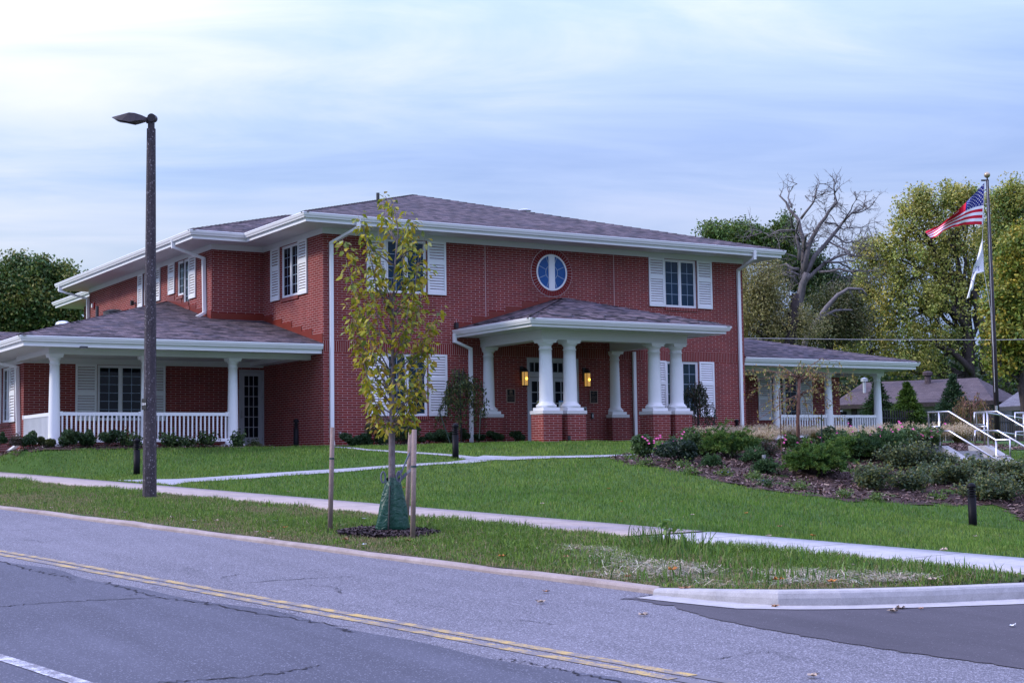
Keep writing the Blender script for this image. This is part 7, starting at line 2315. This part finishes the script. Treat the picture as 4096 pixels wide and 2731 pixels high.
# big leafy weed in the tuft
wt = thing('leafy_weed', 'broad leaved green weed standing up in the tall grass by the sidewalk', 'weed', march(*c6(755, 330)))
p = march(*c6(755, 330)); r_ = np.random.RandomState(9); cpt = []; dpt = []
for k in range(16): cpt.append(p + np.array((r_.normal(0, .09), r_.normal(0, .09), r_.uniform(.10, .36)))); v = r_.normal(0, 1, 3); v[2] = v[2] * .3 - .3; dpt.append(v)
V, T, per = leaves3d(np.array(cpt), np.array(dpt), r_.uniform(.06, .12, 16), r_); fast('foliage', V, T, M['leaf'], wt, np.repeat(palette(16, WG, r_, .2), 8, 0))
m = MB()
for q in cpt: m.tube([p + (0, 0, .02), (p + q) / 2, q], .004, 4, cap=False)
m.build('stems', plain('stem_green', (.09, .14, .04), .6), wt, uv=False)

# straw
n = 9000; x0, y0 = np.array(STRAW).min(0); x1, y1 = np.array(STRAW).max(0); x = rs.uniform(x0, x1, n * 3); y = rs.uniform(y0, y1, n * 3); k = inpoly(x, y, STRAW); s, l = to_sl(x, y); k &= (s > kerb_sv(l) + .03) & (s < SW0 - .05) & (rs.rand(len(x)) < np.clip(.45 + .7 * vnoise(x, y, 2.2, 8), 0, 1) ** 1.6)
x, y, s, l = x[k][:n], y[k][:n], s[k][:n], l[k][:n]; n = len(x); z = verge_z(s, l) + rs.uniform(.004, .05, n)
a = rs.uniform(0, 2 * PI, n); L_ = rs.uniform(.03, .13, n); d = np.stack([np.cos(a), np.sin(a), rs.normal(0, .12, n)], 1) * L_[:, None]; w_ = np.stack([-np.sin(a), np.cos(a), np.zeros(n)], 1) * rs.uniform(.0015, .0035, (n, 1)); p = np.stack([x, y, z], 1)
V = np.stack([p - d - w_, p + d - w_, p + d + w_, p - d + w_], 1).reshape(-1, 3)
o = fast('straw', V, np.arange(4 * n).reshape(-1, 4), M['chips'], None, palette(n, [(.50, .42, .30), (.40, .33, .23), (.60, .53, .41), (.34, .36, .29)], rs, .2)); tag(o, 'pale loose straw strewn over bare verge by the kerb corner', 'straw', kind='stuff')

# mulch chips
def chips(polys, n, dz, pal, name, label, size=(.02, .055)):
    xs = []; ys = []
    for P_ in polys:
        P_ = np.array(P_); x0, y0 = P_.min(0); x1, y1 = P_.max(0); ar = (x1 - x0) * (y1 - y0); k = int(n * ar); x = rs.uniform(x0, x1, k); y = rs.uniform(y0, y1, k); i = inpoly(x, y, P_); xs.append(x[i]); ys.append(y[i])
    x = np.concatenate(xs); y = np.concatenate(ys); z = ground(x, y) + dz + .02 * np.sin(x * 3.1 + y) * np.cos(y * 2.7) + rs.uniform(0, .03, len(x))
    c_ = np.stack([x, y, z], 1); k = len(x); a = rs.uniform(0, 2 * PI, k); e = rs.normal(0, .35, k); L_ = rs.uniform(*size, k); u = np.stack([np.cos(a) * np.cos(e), np.sin(a) * np.cos(e), np.sin(e)], 1) * L_[:, None]; v = np.stack([-np.sin(a), np.cos(a), rs.normal(0, .5, k)], 1) * rs.uniform(.006, .014, (k, 1))
    V = np.stack([c_ - u - v, c_ + u - v, c_ + u + v, c_ - u + v], 1).reshape(-1, 3)
    o = fast(name, V, np.arange(4 * k).reshape(-1, 4), M['chips'], None, palette(k, pal, rs, .3)); tag(o, label, 'mulch', kind='stuff'); print(name, k)


MU = [(.075, .045, .040), (.110, .065, .055), (.055, .036, .034), (.16, .105, .088), (.22, .16, .14)]
chips([BED], 190, .035, MU, 'mulch', 'brown shredded wood mulch of the large planted bed'); chips([BED2, BED3], 160, .035, MU, 'mulch', 'dark mulch along the house foundations')
chips([ring], 3200, .03, [(.030, .022, .025), (.05, .036, .038), (.09, .07, .07)], 'mulch', 'dark mulch ring round the young street tree', (.008, .022))

# fallen leaves, one object each
def fallen(px, py, sc, col, label, seed, fn=None):
    r = np.random.RandomState(seed); p = march(px, py); s, l = to_sl(p[0], p[1])
    dz_ = .012
    if float(kerb_sv(l)) < s < SW0: dz_ = .045
    elif s > SW1: dz_ = .05
    elif s >= SW0: dz_ = .04
    pts = []; k = 13; rot = r.uniform(0, 6.28)
    for i in range(k):
        a = 2 * PI * i / k; rr = sc * (1.0 if i % 2 == 0 else .55) * r.uniform(.75, 1.15); pts.append((rr * math.cos(a + rot), rr * math.sin(a + rot) * .8, sc * (.25 * r.rand() + .35 * math.sin(a * 2 + rot) ** 2)))
    m = MB(); m.add([(p[0], p[1], p[2] + dz_)] + [(p[0] + q[0], p[1] + q[1], p[2] + dz_ + q[2]) for q in pts], [(0, i + 1, (i + 1) % k + 1) for i in range(k)])
    o = m.build('fallen_leaf', M[col], None, uv=False); tag(o, label, 'leaf', 'fallen autumn leaves')


plain('dry_leaf_pale', (.46, .36, .28), .8, .2, var=.3, scale=15); plain('dry_leaf_orange', (.48, .19, .05), .75, .2, var=.35, scale=15)
LV = [(c6(830, 535), .075, 'dry_leaf', 'curled brown leaf lying against the new pale kerb'), (c6(1212, 565), .06, 'dry_leaf', 'brown leaf standing in the pale gutter below the kerb'), (c6(1235, 595), .045, 'dry_leaf', 'brown leaf at the edge of the gutter pan'), (c6(1765, 618), .06, 'dry_leaf_pale', 'pale leaf lying on the dark side drive'), (c6(1800, 602), .06, 'dry_leaf_pale', 'second pale leaf on the dark side drive'), (c6(185, 576), .06, 'dry_leaf_pale', 'pale leaf on the road left of the side drive'), (c6(1405, 910), .05, 'dry_leaf_pale', 'pale leaf on the road near the bottom edge'), (c6(2300, 683), .04, 'sign_white', 'small white scrap on the dark side drive'), (c6(1890, 605), .035, 'dry_leaf', 'tiny brown leaf on the dark side drive by the gutter'),
      (c6(1250, 490), .07, 'dry_leaf_orange', 'orange leaf in the straw above the new kerb'), (c6(775, 445), .07, 'dry_leaf_orange', 'orange leaf among weeds in the straw patch'), (c6(1490, 500), .06, 'dry_leaf_orange', 'orange leaf at the kerb top on the straw'), (c6(345, 348), .05, 'dry_leaf_pale', 'pale leaf at the upper edge of the straw patch'), (c6(10, 382), .05, 'dry_leaf_orange', 'orange leaf in rough grass near the old kerb'), (c6(300, 385), .05, 'dry_leaf', 'brown leaf on bare soil of the verge'), (c6(400, 385), .05, 'dry_leaf_pale', 'pale leaf on bare straw of the verge'), (c6(575, 475), .045, 'dry_leaf', 'brown leaf low in the straw by the old kerb'), (c6(1590, 425), .05, 'dry_leaf_pale', 'pale leaf in grass below the new sidewalk'), (c6(1940, 490), .05, 'dry_leaf_pale', 'pale leaf near the right end of the straw'),
      (c6(1405, 290), .045, 'dry_leaf_orange', 'orange leaf on the lawn just above the sidewalk'), (c6(1255, 247), .045, 'dry_leaf', 'brown leaf on the lawn above the sidewalk'), (c6(1105, 185), .04, 'dry_leaf_orange', 'orange leaf in the middle of the right lawn'), (c6(862, 194), .045, 'dry_leaf_pale', 'pale leaf on the lawn right of centre'), (c6(487, 73), .04, 'dry_leaf_orange', 'orange leaf up the lawn below the mulch bed'), (c6(543, 133), .04, 'dry_leaf_orange', 'orange leaf on the lawn left of centre'), (c6(190, 142), .04, 'dry_leaf_pale', 'pale leaf on the lawn behind the front stake'), (c6(2133, 290), .04, 'dry_leaf_pale', 'pale leaf on the lawn below the near bollard'), (c6(1990, 352), .06, 'dry_leaf_pale', 'pale leaf on the lawn edge of the new sidewalk'), (c6(1205, 288), .05, 'dry_leaf_pale', 'pale leaf on the new sidewalk edge'),
      (c7(1455, 495), .05, 'dry_leaf_pale', 'large pale leaf in the verge left of the lone stake'), (c7(1153, 470), .045, 'dry_leaf_pale', 'pale leaf in the verge right of the lamp post'), (c7(1835, 615), .045, 'dry_leaf_pale', 'pale leaf on the old kerb below the lone stake'), (c7(1810, 572), .04, 'dry_leaf_orange', 'orange leaf at the kerb left of the lone stake'), (c7(1915, 540), .04, 'dry_leaf_orange', 'small orange leaf left of the lone stake'), (c7(1850, 497), .04, 'sign_white', 'white scrap in the grass left of the lone stake'), (c7(1938, 297), .04, 'dry_leaf_pale', 'pale leaf on the lawn edge above the old sidewalk'), (c7(845, 437), .035, 'dry_leaf_pale', 'small pale leaf in the verge below the lamp post'), (c7(1305, 492), .03, 'sign_white', 'white scrap near the old kerb'), (c7(345, 405), .04, 'dry_leaf_pale', 'pale leaf by the kerb at far left'), (c7(1725, 572), .04, 'dry_leaf_pale', 'flat pale leaf on the kerb top'), (cT(375, 1490), .06, 'dry_leaf', 'brown leaf at the kerb below the mulch ring'), (cT(1090, 1500), .06, 'dry_leaf', 'brown leaf near the foot of the front stake'), (cT(1040, 885), .045, 'dry_leaf_orange', 'orange leaf on the lawn beside the watering bag'), (cT(588, 1247), .045, 'sign_white', 'white scrap in the verge left of the watering bag'), (cT(590, 1545), .035, 'sign_white', 'white scrap on the kerb below the tree'), (c8(540, 360), .045, 'dry_leaf', 'brown leaf in the road below the kerb'), (c8(692, 315), .05, 'dry_leaf_pale', 'pale leaf at the foot of the old kerb'), ((1478, 2465 / KP), .05, 'dry_leaf_pale', 'pale leaf alone on the road centre')]
for i, (q, sc, col, lab) in enumerate(LV): fallen(*q, sc, col, lab, 700 + i)
# ================================================================== light, sky, camera
SUN_H, SUN_E = math.radians(-62), math.radians(34)      # compass heading from +Y towards +X, elevation
sd = np.array((math.sin(SUN_H) * math.cos(SUN_E), math.cos(SUN_H) * math.cos(SUN_E), math.sin(SUN_E)))
li = bpy.data.lights.new('sun', 'SUN'); li.energy = 2.2; li.angle = math.radians(9); li.color = (1.0, .93, .86)
so = bpy.data.objects.new('sun', li); COL.objects.link(so)
from mathutils import Vector, Matrix
so.rotation_euler = Vector(tuple(-sd)).to_track_quat('-Z', 'Y').to_euler()
so.location = (0, 0, 60)

wd = bpy.data.worlds.new('World'); SC.world = wd; wd.use_nodes = True
t = NT('', wd); tr = t.t
bg = tr.nodes['Background']
sky = t.n('ShaderNodeTexSky', sky_type='NISHITA', sun_disc=False, sun_elevation=SUN_E, sun_rotation=SUN_H)
sky.air_density = 1.0; sky.dust_density = 1.2; sky.ozone_density = 2.5
co = t.n('ShaderNodeTexCoord').outputs['Generated']
sp = t.n('ShaderNodeSeparateXYZ', {'Vector': co})
# project the view direction onto a flat cloud layer, turn it to the wind, then stretch it
den = t.math('ADD', t.math('MAXIMUM', sp.outputs[2], 0.0), .13)
cx_ = t.math('DIVIDE', sp.outputs[0], den); cy_ = t.math('DIVIDE', sp.outputs[1], den)
cv = t.n('ShaderNodeCombineXYZ', {'X': cx_, 'Y': cy_, 'Z': 0.0}).outputs[0]
cr = t.mapv(cv, (1, 1, 1), (0, 0, 0), (0, 0, math.radians(26)))          # y now runs away from the street
ca = t.mapv(cr, (.33, .95, 1), (1.7, .35, 0))
n1 = t.noise(.85, 6, .5, ca, .55)
n2 = t.noise(2.3, 7, .58, t.mapv(cr, (.42, 1.1, 1), (5.1, 2.2, .3)), .7)
cl_ = t.math('ADD', t.math('MULTIPLY', n1, .66), t.math('MULTIPLY', n2, .34))
vd = t.n('ShaderNodeVectorMath', {0: co, 1: tuple(sd)}, operation='DOT_PRODUCT').outputs['Value']
# bright thin patch of cloud up to the left
h0, e0 = math.radians(8), math.radians(22)
pd = (math.sin(h0) * math.cos(e0), math.cos(h0) * math.cos(e0), math.sin(e0))
pdv = t.n('ShaderNodeVectorMath', {0: co, 1: pd}, operation='DOT_PRODUCT').outputs['Value']
patch = t.n('ShaderNodeMapRange', {'Value': pdv, 'From Min': .955, 'From Max': 1.0, 'To Min': 0.0, 'To Max': .15}).outputs[0]
dens = t.math('ADD', cl_, patch)
bright = t.ramp(dens, [(.43, (2.5, 3.9, 5.9)), (.54, (3.7, 5.1, 6.7)), (.62, (5.3, 6.2, 7.1)), (.76, (7.6, 7.8, 8.1))])
lil = t.n('ShaderNodeMapRange', {'Value': vd, 'From Min': .02, 'From Max': .45, 'To Min': 1.0, 'To Max': 0.0}).outputs[0]
low = t.n('ShaderNodeMapRange', {'Value': sp.outputs[2], 'From Min': .10, 'From Max': .30, 'To Min': 1.0, 'To Max': 0.0}).outputs[0]
bright = t.mix(t.math('MULTIPLY', t.math('MULTIPLY', lil, low), .9), bright, t.ramp(dens, [(.42, (2.5, 3.3, 5.8)), (.62, (3.7, 4.5, 6.9))]))
skyc = sky.outputs[0]
cover = .9
mixc = t.mix(cover, skyc, bright)
# an overcast sky is about three times brighter overhead than at the horizon
zp_ = t.math('POWER', t.math('MAXIMUM', t.math('SUBTRACT', sp.outputs[2], .12), 0.0), 1.1)
mixc = t.mix(1.0, mixc, t.n('ShaderNodeCombineXYZ', {'X': t.math('MULTIPLY_ADD', zp_, 3.2, .97), 'Y': t.math('MULTIPLY_ADD', zp_, 2.45, .97), 'Z': t.math('MULTIPLY_ADD', zp_, 3.9, .98)}).outputs[0], 'MULTIPLY')
tr.links.new(mixc, bg.inputs[0]); bg.inputs[1].default_value = .10

cam = bpy.data.cameras.new('camera'); co_ = bpy.data.objects.new('camera', cam); COL.objects.link(co_)
cam.sensor_fit = 'HORIZONTAL'; cam.sensor_width = 36.0; cam.lens = 36.0 * FPX / 4096; cam.clip_start = .1; cam.clip_end = 5000
R_ = Matrix((tuple(R2), tuple(U2), tuple(-FWD))).transposed()
co_.matrix_world = Matrix.Translation(Vector(tuple(CAM))) @ R_.to_4x4()
SC.camera = co_
SC.render.engine = 'CYCLES'
SC.cycles.max_bounces = 6; SC.cycles.transparent_max_bounces = 8; SC.cycles.use_denoising = True
SC.view_settings.view_transform = 'Standard'; SC.view_settings.look = 'None'; SC.view_settings.exposure = 0.42; SC.view_settings.gamma = 1.0
